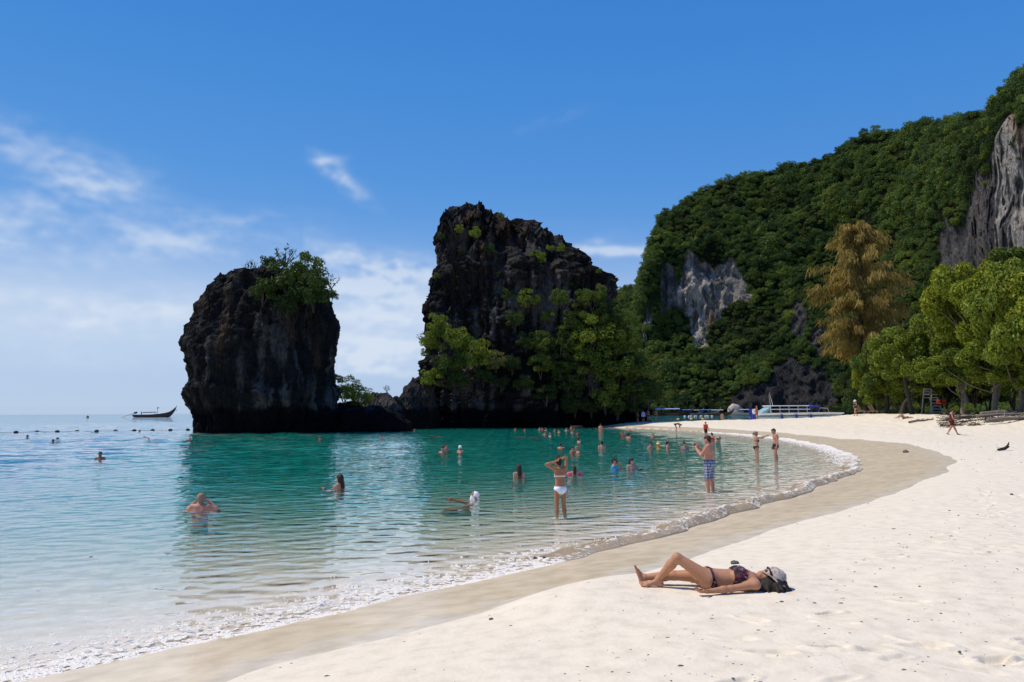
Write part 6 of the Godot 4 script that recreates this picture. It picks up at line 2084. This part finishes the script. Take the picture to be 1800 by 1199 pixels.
func longtail(label: String, at: Vector3, turn: float, size: float, cover: Material, hull_m: Material, group := "", awning := true) -> Node3D:
	var t := thing("longtail_boat", label, "boat", at, turn, group)
	t.scale = Vector3.ONE * size
	var dark := mat(Color(0.10, 0.075, 0.06), 0.7)
	obj("hull", hull_mesh([[-5.2, 0.15, 0.75, 0.55], [-4.6, -0.12, 0.72, 0.8], [-2.5, -0.3, 0.72, 0.98], [0.0, -0.34, 0.78, 1.02], [2.2, -0.3, 0.95, 0.9], [3.8, -0.18, 1.22, 0.62], [4.8, 0.1, 1.55, 0.3], [5.5, 0.9, 2.1, 0.12], [6.15, 1.9, 2.75, 0.07]], 0.45), hull_m, t)
	obj("prow_post", tube([Vector3(5.6, 1.2, 0), Vector3(6.1, 2.2, 0), Vector3(6.42, 2.95, 0), Vector3(6.5, 3.15, 0)], [0.1, 0.1, 0.08, 0.05], 7), hull_m, t)
	obj("garland", tube([Vector3(6.1, 2.45, 0.1), Vector3(6.35, 2.2, 0.12), Vector3(6.45, 1.7, 0.13), Vector3(6.4, 1.5, 0.12)], [0.05, 0.07, 0.05, 0.02], 6), mat(Color(0.7, 0.25, 0.2), 0.8), t)
	obj("engine", box(Vector3(0.85, 0.5, 0.5), 0.12, Transform3D(Basis(Vector3.BACK, 0.2), Vector3(-4.55, 1.25, 0))), dark, t)
	obj("tail_shaft", tube([Vector3(-4.7, 1.15, 0), Vector3(-6.6, 0.55, 0.1), Vector3(-8.6, -0.1, 0.15)], [0.06, 0.045, 0.03], 6), dark, t)
	for x in [-2.6, 0.9]:
		for z in [-0.75, 0.75]:
			obj("post", tube([Vector3(x, 0.4, z), Vector3(x, 1.35 if not awning else 2.0, z * 0.95)], [0.035, 0.03], 5), dark, t)
	if awning:
		var v := PackedVector3Array()
		for j in 9:
			for e in [[-1.0, 0.0], [-0.7, 0.16], [-0.35, 0.24], [0.0, 0.26], [0.35, 0.24], [0.7, 0.16], [1.0, 0.0], [0.98, -0.05], [0.0, 0.2], [-0.98, -0.05]]:
				v.append(Vector3(-3.2 + 5.0 * j / 8.0, 1.98 + e[1] - 0.03 * sin(j * 1.6), e[0] * 1.0))
		obj("awning", flat_shaded(v, 9, 10), cover, t)
	else:
		obj("rolled_awning", tube([Vector3(-2.7, 1.32, 0.0), Vector3(-0.8, 1.36, 0.0), Vector3(1.0, 1.42, 0.0)], [0.1, 0.12, 0.1], 8), cover, t)
	return t

func build_boats() -> void:
	var wood := mat(Color(0.17, 0.11, 0.09), 0.6)
	var dark := mat(Color(0.07, 0.06, 0.06), 0.8)
	var far := longtail("dark longtail boat with a raised prow alone on the open sea", Vector3(-264.0, 0.0, -545.0), 0.06, 2.65, dark, wood, "", false)
	var man := person("person", "boatman standing at the stern of the lone longtail boat", "", Vector3(-264.0 - 8.2, 1.2, -545.0), PI * 0.5, {"s": 2.2, "fem": false, "cell": 0.09, "hands": false, "feet": false, "skin": "brown", "hair": "black"})
	wear(man, "shirt", func(v: Vector3, _n: Vector3) -> float: return minf(1.44 * 2.2 - v.y, v.y - 0.85 * 2.2), 0.05, dark)
	man[0].scale = Vector3.ONE * 0.82
	obj("pole", tube([Vector3(1.2, 0.6, 0.2), Vector3(1.5, 1.9, 0.2), Vector3(1.3, 2.7, 0.25)], [0.05, 0.05, 0.03], 6), dark, far)
	obj("flag", box(Vector3(0.5, 0.3, 0.02), 0.005, Transform3D(Basis(Vector3.BACK, 0.5), Vector3(1.5, 2.55, 0.25))), mat(Color(0.5, 0.4, 0.4), 0.8), far)
	# moored along the far shore of the second bay
	var covers := [mat(Color(0.10, 0.34, 0.78), 0.7), mat(Color(0.55, 0.63, 0.80), 0.7), mat(Color(0.20, 0.45, 0.80), 0.7), mat(Color(0.62, 0.64, 0.68), 0.7)]
	var hulls := [mat(Color(0.24, 0.15, 0.11), 0.6), mat(Color(0.30, 0.22, 0.17), 0.6), mat(Color(0.55, 0.56, 0.58), 0.6)]
	var row := [[1163, 0, 0, 1.75, 0.3, "longtail boat with a vivid blue awning, nearest the tall stack in the second bay"], [1184, 1, 1, 1.8, -0.3, "longtail boat with a pale lilac awning beside the vivid blue one"], [1206, 2, 0, 1.5, 0.5, "longtail boat with a blue awning, third from the tall stack in the second bay"], [1222, 3, 2, 1.4, 0.8, "grey-hulled longtail boat in the middle of the second bay's row"], [1240, 2, 2, 1.5, 0.2, "grey-hulled longtail boat with a blue awning in the second bay's row"], [1262, 3, 1, 1.4, -0.4, "longtail boat with a grey awning near the white boulders"], [1306, 1, 2, 1.5, 2.6, "pale longtail boat lying next to the speedboat's stern side"]]
	for q in row:
		var d: float = 455.0 + 8.0 * sin(q[0])
		longtail(q[5], Vector3((q[0] - 900.0) / 1300.0 * d, 0.35, -d), q[4], q[3], covers[q[1]], hulls[q[2]], "longtail boats moored in the second bay")
	# white floats of the swimming rope, and yellow buoys
	var white := mat(Color(0.85, 0.83, 0.80), 0.5)
	var yellow := mat(Color(0.90, 0.72, 0.20), 0.5)
	var float_mesh := lathe([[0.001, 0.42], [0.3, 0.4], [0.46, 0.22], [0.5, 0.0], [0.46, -0.22], [0.3, -0.4], [0.001, -0.42]], 12)
	for k in 17:
		var d := 330.0 + 2.0 * sin(k * 2.1)
		var f := thing("rope_float", "white float on the swimming rope in front of the moored longtail boats", "float", Vector3(lerpf(76.5, 89.5, k / 16.0) + 0.25 * sin(k * 5.0), 0.22, -d), 0.0, "white floats of the far swimming rope")
		f.scale = Vector3(0.9, 0.8, 0.9)
		obj("ball", float_mesh, white, f)
	for q in [[1190, "yellow buoy nearest the tall stack in the second bay"], [1213, "middle one of three yellow buoys in the second bay"], [1233, "yellow buoy of the second bay nearest the speedboat"]]:
		var f := thing("yellow_buoy", q[1], "buoy", Vector3((q[0] - 900.0) / 1300.0 * 215.0, 0.1, -215.0))
		f.scale = Vector3(0.85, 0.6, 0.85)
		obj("ball", float_mesh, yellow, f)
	speedboat()

func speedboat() -> void:
	var t := thing("speedboat", "white speedboat with dark windows and a blue canvas top drawn up behind the sand spit", "boat", Vector3(42.6, 0.45, -111.5), 0.06)
	var white := mat(Color(0.88, 0.90, 0.91), 0.25)
	white.clearcoat_enabled = true
	white.clearcoat = 0.5
	var sea_green := mat(Color(0.58, 0.72, 0.74), 0.3)
	var glass := mat(Color(0.03, 0.03, 0.035), 0.08)
	var blue := mat(Color(0.05, 0.14, 0.60), 0.7)
	obj("hull", hull_mesh([[-6.3, 0.05, 1.0, 1.35], [-6.0, -0.1, 1.0, 1.45], [-2.0, -0.2, 1.02, 1.5], [2.0, -0.12, 1.06, 1.45], [4.6, 0.15, 1.12, 1.1], [6.2, 0.6, 1.2, 0.5], [7.0, 1.05, 1.25, 0.06]], 0.2), sea_green, t)
	obj("upper_hull", hull_mesh([[-6.3, 0.9, 1.48, 1.42], [-6.0, 0.9, 1.5, 1.5], [-2.0, 0.92, 1.55, 1.56], [2.0, 0.98, 1.6, 1.52], [4.6, 1.08, 1.6, 1.18], [6.4, 1.18, 1.58, 0.55], [7.4, 1.4, 1.56, 0.05]], 0.1), white, t)
	# cabin: raked windscreen wall at the stern side, roof on pillars
	obj("windscreen_wall", flat_shaded(PackedVector3Array([Vector3(-6.0, 1.45, -1.3), Vector3(-6.0, 1.45, 1.3), Vector3(-5.2, 1.45, 1.3), Vector3(-5.2, 1.45, -1.3), Vector3(-4.2, 2.5, -1.2), Vector3(-4.2, 2.5, 1.2), Vector3(-3.9, 2.5, 1.2), Vector3(-3.9, 2.5, -1.2)]), 2, 4), sea_green, t)
	obj("roof", box(Vector3(6.1, 0.12, 2.7), 0.05, Transform3D(Basis(), Vector3(-1.6, 2.58, 0))), white, t)
	var cabin := obj("cabin_side", box(Vector3(5.9, 0.14, 2.75), 0.05, Transform3D(Basis(), Vector3(-1.4, 2.08, 0))), white, t)
	for k in 4:
		for e in [[2.32, 0.32], [1.78, 0.44]]:
			obj("window", box(Vector3(1.3, e[1], 2.5), 0.03, Transform3D(Basis(), Vector3(-3.7 + 1.38 * k, e[0], 0))), glass, cabin)
	for k in 5:
		obj("pillar", box(Vector3(0.07, 1.05, 2.6), 0.02, Transform3D(Basis(), Vector3(-4.4 + 1.38 * k, 2.05, 0))), white, cabin)
	var v := PackedVector3Array()
	for j in 7:
		for e in [[-1.0, 0.0], [-0.6, 0.18], [0.0, 0.24], [0.6, 0.18], [1.0, 0.0], [0.95, -0.05], [0.0, 0.18], [-0.95, -0.05]]:
			v.append(Vector3(1.0 + 2.0 * j / 6.0, 2.5 + e[1] - 0.12 * absf(j - 3) / 3.0, e[0] * 1.35))
	obj("canvas_top", flat_shaded(v, 7, 8), blue, t)
	obj("rail", tube([Vector3(2.8, 1.6, 1.25), Vector3(3.2, 2.25, 1.1), Vector3(4.4, 2.2, 0.9), Vector3(4.6, 1.6, 0.95)], [0.025, 0.025, 0.025, 0.025], 5), white, t)
	obj("antenna", tube([Vector3(-4.0, 2.6, 0.3), Vector3(-4.25, 4.2, 0.35)], [0.05, 0.02], 5), mat(Color(0.75, 0.72, 0.55), 0.6), t)
	obj("antenna", tube([Vector3(-3.4, 2.6, -0.3), Vector3(-3.9, 4.6, -0.3)], [0.04, 0.015], 5), white, t)
	obj("pennant_pole", tube([Vector3(3.0, 2.5, 0.0), Vector3(3.4, 3.4, 0.0)], [0.035, 0.02], 5), mat(Color(0.3, 0.26, 0.2), 0.7), t)
	for x in [-2.9, -0.7, 1.5]:
		obj("fender", tube([Vector3(x - 0.03, 1.35, 1.62), Vector3(x, 1.2, 1.66), Vector3(x + 0.02, 0.75, 1.66), Vector3(x + 0.02, 0.5, 1.62)], [0.05, 0.15, 0.16, 0.05], 8), blue, t)
	for z in [-0.6, 0.15, 0.9]:
		obj("outboard_motor", box(Vector3(0.6, 0.75, 0.42), 0.14, Transform3D(Basis(Vector3.BACK, 0.12), Vector3(-6.75, 1.75, z))), blue if z < 0.5 else white, t)
		obj("motor_leg", box(Vector3(0.22, 1.5, 0.2), 0.05, Transform3D(Basis(), Vector3(-6.7, 0.7, z))), blue, t)

# ---------------------------------------------------------------- buoys, furniture, driftwood, small things on the sand

func build_small_things() -> void:
	var dark := mat(Color(0.09, 0.07, 0.065), 0.7)
	var rope := mat(Color(0.16, 0.14, 0.14), 0.9)
	var float_mesh := lathe([[0.001, 0.17], [0.11, 0.155], [0.18, 0.085], [0.2, 0.0], [0.18, -0.085], [0.11, -0.155], [0.001, -0.17]], 12, Transform3D(Basis(Vector3.BACK, PI * 0.5).scaled(Vector3(1.5, 1, 1)), Vector3.ZERO))
	var line := []
	var radii := []
	for k in 13:
		var at := Vector3(lerpf(-64.9, -42.9, k / 12.0), 0.11, lerpf(-86.0, -98.4, k / 12.0))
		var b := thing("rope_buoy", "dark float on the rope across the open water beside the squat stack", "buoy", at, 0.51, "dark floats of the near buoy rope")
		obj("float", float_mesh, dark, b)
		line.append(at + Vector3(0, 0.01, 0))
		radii.append(0.02)
	tag(obj("buoy_rope", tube(line, radii, 5), rope), "thin dark rope that links the floats beside the squat stack", "rope")
	var fb := thing("float_marker", "tiny dark marker far out on the open sea before the longtail boat", "buoy", Vector3(-300.0, 0.3, -525.0))
	obj("ball", lathe([[0.001, 0.9], [0.6, 0.7], [0.9, 0.0], [0.6, -0.7], [0.001, -0.9]], 10), dark, fb)
	obj("mast", tube([Vector3(0, 0.8, 0), Vector3(0.1, 1.9, 0)], [0.12, 0.08], 5), dark, fb)
	lifeguard_chair(Vector3(45.2, ground(45.2, -80.0), -80.0))
	var k := 0
	for q in [[42.6, -90.5, 0.3, "sun lounger farthest from the lifeguard chair"], [43.9, -90.0, 0.2, "sun lounger beside the walking woman in the sun hat"], [45.4, -90.6, 0.4, "sun lounger with its back raised in the middle of the row"], [46.6, -89.0, 0.1, "pale sun lounger between the thicket and the middle one"], [47.9, -89.4, 0.3, "sun lounger nearest the lifeguard chair"]]:
		lounger(Vector3(q[0], ground(q[0], q[1]), q[1]), q[2] + PI * 0.5, q[3])
		k += 1
	driftwood()
	stones()
	litter()

func lifeguard_chair(at: Vector3) -> void:
	var wood := mat(Color(0.62, 0.60, 0.56), 0.85)
	var t := thing("lifeguard_chair", "tall weathered white wooden lifeguard chair with a ladder under the trees", "chair", at, 0.35)
	for x in [-0.55, 0.55]:
		obj("leg", tube([Vector3(x * 1.25, -0.2, 0.75), Vector3(x, 1.75, 0.3)], [0.07, 0.07], 6), wood, t)
		obj("leg", tube([Vector3(x * 1.25, -0.2, -0.75), Vector3(x, 2.75, -0.35)], [0.07, 0.07], 6), wood, t)
		obj("armrest", box(Vector3(0.1, 0.06, 0.75), 0.015, Transform3D(Basis(), Vector3(x, 2.1, -0.02))), wood, t)
	for k in 5:
		var f := (k + 0.7) / 5.6
		obj("rung", box(Vector3(1.1 * lerpf(1.25, 1.0, f), 0.13, 0.06), 0.015, Transform3D(Basis(), Vector3(0, 1.8 * f, lerpf(0.72, 0.33, f)))), wood, t)
	obj("seat", box(Vector3(1.2, 0.07, 0.75), 0.02, Transform3D(Basis(), Vector3(0, 1.76, 0.0))), wood, t)
	for y in [2.15, 2.42, 2.68]:
		obj("back_slat", box(Vector3(1.15, 0.16, 0.05), 0.015, Transform3D(Basis(), Vector3(0, y, -0.33))), wood, t)
	obj("footrest", box(Vector3(1.15, 0.06, 0.3), 0.015, Transform3D(Basis(), Vector3(0, 1.15, 0.62))), wood, t)
	var orange := mat(Color(0.75, 0.22, 0.08), 0.8)
	for q in [[-0.1, 1.2, "orange life jacket hanging on the ladder side of the lifeguard chair"], [0.75, 1.25, "orange life jacket hanging from the far leg of the lifeguard chair"]]:
		var j := thing("life_jacket", q[2], "life jacket", t.transform * Vector3(q[0] + 0.5, q[1], 0.5), 0.35)
		var fq := Flesh.new(Vector3(-0.35, -0.4, -0.2), Vector3(0.35, 0.4, 0.2), 0.03)
		for e in [-1.0, 1.0]:
			fq.bone(Vector3(0.12 * e, 0.25, 0), Vector3(0.13 * e, -0.22, 0.02), 0.09, 0.11, 0.02)
		fq.bone(Vector3(0.1, -0.15, -0.04), Vector3(-0.1, -0.15, -0.04), 0.09, 0.09, 0.03)
		var v := PackedVector3Array()
		var n := PackedVector3Array()
		var idx := PackedInt32Array()
		fq.mesh_into(v, n, idx)
		obj("foam_panel", fixed(v, n, idx), orange, j)
		obj("belt", box(Vector3(0.46, 0.04, 0.26), 0.01, Transform3D(Basis(), Vector3(0, -0.05, 0.0))), mat(Color(0.1, 0.1, 0.1), 0.8), j)

func lounger(at: Vector3, turn: float, label: String) -> void:
	var wood := mat(Color(0.48, 0.40, 0.32), 0.8)
	var t := thing("sun_lounger", label, "sun lounger", at, turn, "sun loungers in front of the thicket")
	for z in [-0.3, 0.3]:
		obj("rail", box(Vector3(1.9, 0.08, 0.05), 0.01, Transform3D(Basis(), Vector3(0, 0.34, z))), wood, t)
		for x in [-0.8, 0.8]:
			obj("leg", box(Vector3(0.07, 0.38, 0.07), 0.01, Transform3D(Basis(), Vector3(x, 0.16, z))), wood, t)
	for k in 7:
		obj("slat", box(Vector3(0.12, 0.025, 0.66), 0.006, Transform3D(Basis(), Vector3(-0.85 + 0.17 * k, 0.395, 0))), wood, t)
	var back := obj("backrest_frame", box(Vector3(1.0, 0.04, 0.05), 0.01, Transform3D(Basis(Vector3.BACK, 0.9), Vector3(0.66, 0.77, 0.3))), wood, t)
	for k in 5:
		var p := Vector3(0.36, 0.40, 0) + Vector3(0.62, 0.78, 0) * (0.08 + 0.17 * k)
		obj("back_slat", box(Vector3(0.12, 0.025, 0.66), 0.006, Transform3D(Basis(Vector3.BACK, 0.9), p)), wood, back)

func driftwood() -> void:
	var grey := mat(lin(0.34, 0.30, 0.26), 0.95)
	grey.albedo_texture = noise_texture(47, 0.05, 4, 256, ramp([[0.0, Color(0.55, 0.53, 0.5)], [1.0, Color(1, 1, 1)]]))
	grey.uv1_triplanar = true
	grey.uv1_scale = Vector3(0.6, 2.5, 2.5)
	var r := RandomNumberGenerator.new()
	r.seed = 55
	for q in [[36.6, -54.0, 5.2, 0.15, 0.25, "long grey driftwood log nearest the water at the view's edge"], [38.2, -57.2, 4.2, 0.13, -0.2, "grey driftwood log lying behind the longest one"], [36.2, -60.5, 3.4, 0.16, 0.5, "forked driftwood branch on the sand before the beach trees"], [34.6, -63.0, 2.2, 0.1, 0.1, "small bleached branch left of the driftwood logs"], [41.2, -62.0, 4.5, 0.2, 0.1, "driftwood trunk in the shade under the broad tree"]]:
		var at := Vector3(q[0], ground(q[0], q[1]) + q[3] * 0.6, q[1])
		var t := thing("driftwood_log", q[5], "driftwood", at, q[4])
		var l: float = q[2]
		obj("trunk", tube([Vector3(-l * 0.5, -0.05, 0), Vector3(-l * 0.2, 0.08, 0.1), Vector3(l * 0.15, 0.1, -0.05), Vector3(l * 0.5, 0.22, 0.1)], [q[3], q[3] * 0.95, q[3] * 0.8, q[3] * 0.45], 9), grey, t)
		for e in 4:
			var b := Vector3(lerpf(-0.2, 0.45, e / 3.0) * l, 0.12, 0)
			var d := Vector3(r.randf_range(0.1, 0.6), r.randf_range(0.1, 0.5), r.randf_range(-0.5, 0.5)) * l * 0.26
			obj("branch", tube([b, b + d * 0.5 + Vector3(0, 0.06, 0), b + d], [q[3] * 0.35, q[3] * 0.25, q[3] * 0.08], 6), grey, t)
	# leaf litter and roots along the foot of the trees
	var mm := MultiMesh.new()
	mm.transform_format = MultiMesh.TRANSFORM_3D
	mm.use_colors = true
	var leaf := leaf_cloud(61, [[Vector3.ZERO, 0.35]], 16, 0.22, -1.0, 0.25)
	mm.mesh = leaf
	mm.instance_count = 1700
	for k in 1700:
		var z := -r.randf_range(54.0, 88.0)
		var x := -z * r.randf_range(0.575, 0.74)
		var s := r.randf_range(0.5, 1.2)
		mm.set_instance_transform(k, Transform3D(Basis(Vector3.UP, r.randf() * TAU).scaled(Vector3(s, s * 0.3, s)), Vector3(x, ground(x, z) + 0.03, z)))
		var g := r.randf_range(0.5, 1.3)
		mm.set_instance_color(k, Color(0.13 * g, 0.10 * g, 0.065 * g))
	var o := MultiMeshInstance3D.new()
	o.name = "leaf_litter"
	o.multimesh = mm
	o.material_override = leaf_material(Color(1, 1, 1), 0.9, 0.1)
	add_child(o)
	tag(o, "brown fallen leaves and debris under the beach trees", "leaf litter", "", "stuff")

func stone_mesh(sd: int) -> ArrayMesh:
	var n := noise(sd, 1.1, 3)
	var v := PackedVector3Array()
	for j in 11:
		for i in 16:
			var a := PI * j / 10.0
			var w := TAU * i / 16.0
			var d := Vector3(sin(a) * cos(w), cos(a), sin(a) * sin(w))
			v.append(d * Vector3(1.0, 0.55, 0.75) * (1.0 + 0.42 * n.get_noise_3d(d.x, d.y, d.z)))
	return grid_mesh(v, 11, 16, true, false)

func stones() -> void:
	var m := mat(lin(0.10, 0.095, 0.085), 0.9)
	var pale := mat(lin(0.42, 0.38, 0.34), 0.9)
	for q in [[2.62, -8.95, 0.05, 0, "dark rounded stone on the sand just beyond the sunbather's chest"], [17.95, -34.1, 0.16, 1, "dark stone at the upper edge of the wet sand by the cove's bend"], [1.32, -8.6, 0.035, 2, "small dark stone on the damp sand beyond the sunbather's knee"], [3.0, -5.15, 0.014, 3, "little stone on the near sand below the sunbather's hair"], [9.7, -14.6, 0.03, 4, "stone on the trodden sand towards the walking woman"], [-0.2, -6.9, 0.02, 5, "small stone at the edge of the wet sand nearest the viewer"]]:
		var t := obj("stone", stone_mesh(80 + q[3]), m)
		t.position = Vector3(q[0], ground(q[0], q[1]) + q[2] * 0.25, q[1])
		t.scale = Vector3.ONE * q[2]
		t.rotation.y = q[3] * 1.3
		tag(t, q[4], "stone")
	# pale boulders at the foot of the hill
	for q in [[1289, 8.0, 9.0, "large white boulder at the hill's foot behind the moored boats"], [1296, 5.0, 5.5, "white boulder leaning on the large one at the hill's foot"], [1318, 4.5, 2.6, "low pale rock at the hill's foot beside the speedboat"]]:
		var d := 462.0
		var t := obj("boulder", stone_mesh(90 + int(q[0]) % 7), pale)
		t.position = Vector3((q[0] - 900.0) / 1300.0 * d, q[2] * 0.3, -d)
		t.scale = Vector3(q[1] * 0.55, q[2] * 0.8, q[1] * 0.5)
		tag(t, q[3], "boulder")
	var tw := thing("twig", "dark broken branch lying alone on the open dry sand", "branch", Vector3(20.1, ground(20.1, -30.5) + 0.03, -30.5), 0.3)
	obj("stem", tube([Vector3(-0.35, 0, 0), Vector3(0.0, 0.05, 0.02), Vector3(0.25, 0.12, 0.0)], [0.05, 0.07, 0.03], 7), mat(Color(0.18, 0.16, 0.15), 0.9), tw)
	obj("fork", tube([Vector3(0.0, 0.05, 0.02), Vector3(0.15, 0.2, 0.05), Vector3(0.2, 0.3, 0.05)], [0.05, 0.035, 0.015], 6), mat(Color(0.18, 0.16, 0.15), 0.9), tw)

func litter() -> void:
	# crumbs of coral, shell and leaf strewn over the dry sand
	var r := RandomNumberGenerator.new()
	r.seed = 66
	var m := stone_mesh(99)
	for kind in 2:
		var mm := MultiMesh.new()
		mm.transform_format = MultiMesh.TRANSFORM_3D
		mm.use_colors = true
		mm.mesh = m
		var spots := []
		var want := 1300 if kind == 0 else 700
		while spots.size() < want:
			var d := 3.2 + 46.0 * pow(r.randf(), 1.7)
			var a := r.randf_range(-0.5, 0.85)
			var x := d * sin(a)
			var z := -d * cos(a)
			var s := inland(x, z)
			if s < (1.0 if kind == 0 else 0.6) or (s < 4.0 and r.randf() < 0.75):
				continue
			if Vector2((x - 1.98) / 1.0, (z + 7.25) / 0.5).length() < 1.0:
				continue
			spots.append(Vector3(x, detailed_ground(x, z, d < 19.0), z))
		mm.instance_count = spots.size()
		for k in spots.size():
			var s: float = r.randf_range(0.002, 0.0065) * (1.0 + 1.8 * pow(r.randf(), 10.0)) * (1.0 + spots[k].length() / 18.0)
			mm.set_instance_transform(k, Transform3D(Basis(Vector3.UP, r.randf() * TAU).scaled(Vector3(s * r.randf_range(0.8, 2.0), s, s)), spots[k]))
			var g := r.randf_range(0.6, 1.5)
			mm.set_instance_color(k, Color(0.17 * g, 0.135 * g, 0.10 * g) if kind == 0 else Color(0.62, 0.56, 0.48))
		var o := MultiMeshInstance3D.new()
		o.name = "beach_crumbs" if kind == 0 else "shell_crumbs"
		o.multimesh = mm
		var mt := mat(Color(1, 1, 1), 0.9)
		mt.vertex_color_use_as_albedo = true
		o.material_override = mt
		add_child(o)
		tag(o, "dark crumbs of leaf and coral strewn over the dry sand" if kind == 0 else "pale broken shell strewn over the sand", "debris", "", "stuff")

# ---------------------------------------------------------------- the last wave on the sand

func build_foam() -> void:
	var walk := shore_walk(0.1, 3, 20)
	var r := RandomNumberGenerator.new()
	r.seed = 88
	var wob := noise(89, 0.35, 3)
	var lump := noise(90, 2.6, 3)
	var fine := noise(92, 7.0, 2)
	# the breaking wavelet: a low rolling ridge of sandy water
	var prof := 18
	var v := PackedVector3Array()
	var rolling := walk.filter(func(e): return e[0].y < -11.2 and e[0].y > -37.0)
	for e in rolling:
		var p: Vector2 = e[0]
		var o: Vector2 = e[1]
		var amp := ridge_height(p)
		var shift := wob.get_noise_1d(e[2]) * 0.3
		for k in prof:
			var t := k / (prof - 1.0)
			# from the front foot on the sand back out to sea
			var back := lerpf(-0.12, 0.62, t)
			var h := amp * smoothstep(-0.14, 0.12, back) * (1.0 - smoothstep(0.12, 0.6, back))
			var q := p + o * (back + shift)
			h *= 1.0 + 0.55 * lump.get_noise_3d(q.x, q.y, 0.0)
			h += 0.016 * lump.get_noise_3d(q.x * 1.7, q.y * 1.7, 4.0) * smoothstep(-0.05, 0.1, back) * (1.0 - t)
			var base := maxf(ground(q.x, q.y), 0.0) + 0.004
			if k == 0 or k == prof - 1:
				base = minf(ground(q.x, q.y), 0.0) - 0.03
			v.append(Vector3(q.x, base + maxf(h, 0.0), q.y))
	var m := mat(lin(0.40, 0.30, 0.17), 0.3)
	m.metallic_specular = 0.5
	var o := obj("breaking_wavelet", grid_mesh(v, rolling.size(), prof, false, true), m)
	tag(o, "small sandy wavelet breaking along the curved water's edge", "", "", "structure")
	# foam: bubbles gathered at the lip and lacing the thin water behind it
	var mm := MultiMesh.new()
	mm.transform_format = MultiMesh.TRANSFORM_3D
	var ball := SphereMesh.new()
	ball.radial_segments = 7
	ball.rings = 4
	ball.radius = 1.0
	ball.height = 2.0
	mm.mesh = ball
	var put := []
	for k in walk.size():
		var e = walk[k]
		var p: Vector2 = e[0]
		var out: Vector2 = e[1]
		var f := maxf(p.length(), 6.0)
		var amp := ridge_height(p)
		var shift := wob.get_noise_1d(e[2]) * 0.3
		var many := int(clampf(7000.0 / f, 44.0, 1000.0))
		for g in many:
			# most of it at the lip, thinning out to sea
			var back := absf(r.randfn(0.0, 1.15))
			var wide := lerpf(0.85, 0.34, smoothstep(0.02, 0.09, amp)) * (1.0 + 0.4 * wob.get_noise_1d(e[2] * 0.5 + 300.0))
			back = back * wide * 0.62 - 0.06
			var q := p + out * (back + shift) + Vector2(-out.y, out.x) * r.randf_range(0.0, 0.1)
			var lace := fine.get_noise_2d(q.x, q.y) + 0.6 * lump.get_noise_2d(q.x * 0.8, q.y * 0.8)
			if lace < -0.10 + back * 0.5 - 0.3 * (1.0 - smoothstep(0.0, 0.35, back)):
				continue
			if amp > 0.04 and r.randf() < 0.35:
				continue
			var h := amp * smoothstep(-0.14, 0.12, back) * (1.0 - smoothstep(0.12, 0.6, back))
			h *= 1.0 + 0.55 * lump.get_noise_3d(q.x, q.y, 0.0)
			if amp > 0.04 and back < 0.1 and r.randf() < 0.86:
				continue
			var y := maxf(ground(q.x, q.y), -0.001) + maxf(h, 0.0) * (1.0 if amp > 0.03 else 0.4)
			var s := r.randf_range(0.0025, 0.0068) * (1.0 + f * 0.055)
			put.append(Transform3D(Basis(Vector3.UP, r.randf() * TAU).scaled(Vector3(s * r.randf_range(0.8, 1.8), s * 0.6, s)), Vector3(q.x, y, q.y)))
	mm.instance_count = put.size()
	for k in put.size():
		mm.set_instance_transform(k, put[k])
	var fo := MultiMeshInstance3D.new()
	fo.name = "sea_foam"
	fo.multimesh = mm
	var fm := mat(lin(0.95, 0.90, 0.82), 0.5)
	fm.backlight_enabled = true
	fm.backlight = Color(0.6, 0.6, 0.58)
	fm.metallic_specular = 0.5
	fo.material_override = fm
	add_child(fo)
	tag(fo, "white bubbly foam fringing the water's edge", "foam", "", "stuff")
	print("foam ", put.size())

func ridge_height(p: Vector2) -> float:
	var far := -p.y
	return 0.12 * smoothstep(10.0, 15.0, far) * (1.0 - smoothstep(24.0, 34.0, far)) + 0.018 + 0.02 * smoothstep(28.0, 34.0, far) * (1.0 - smoothstep(40.0, 55.0, far))

func _ready() -> void:
	set_stage()
	build_land()
	build_wet_sand()
	build_water()
	build_stacks()
	build_hill()
	make_plant_stock()
	build_forest()
	build_stack_plants()
	build_beach_trees()
	make_people_stock()
	build_sunbather()
	build_standing()
	build_bathers()
	build_boats()
	build_small_things()
	build_foam()
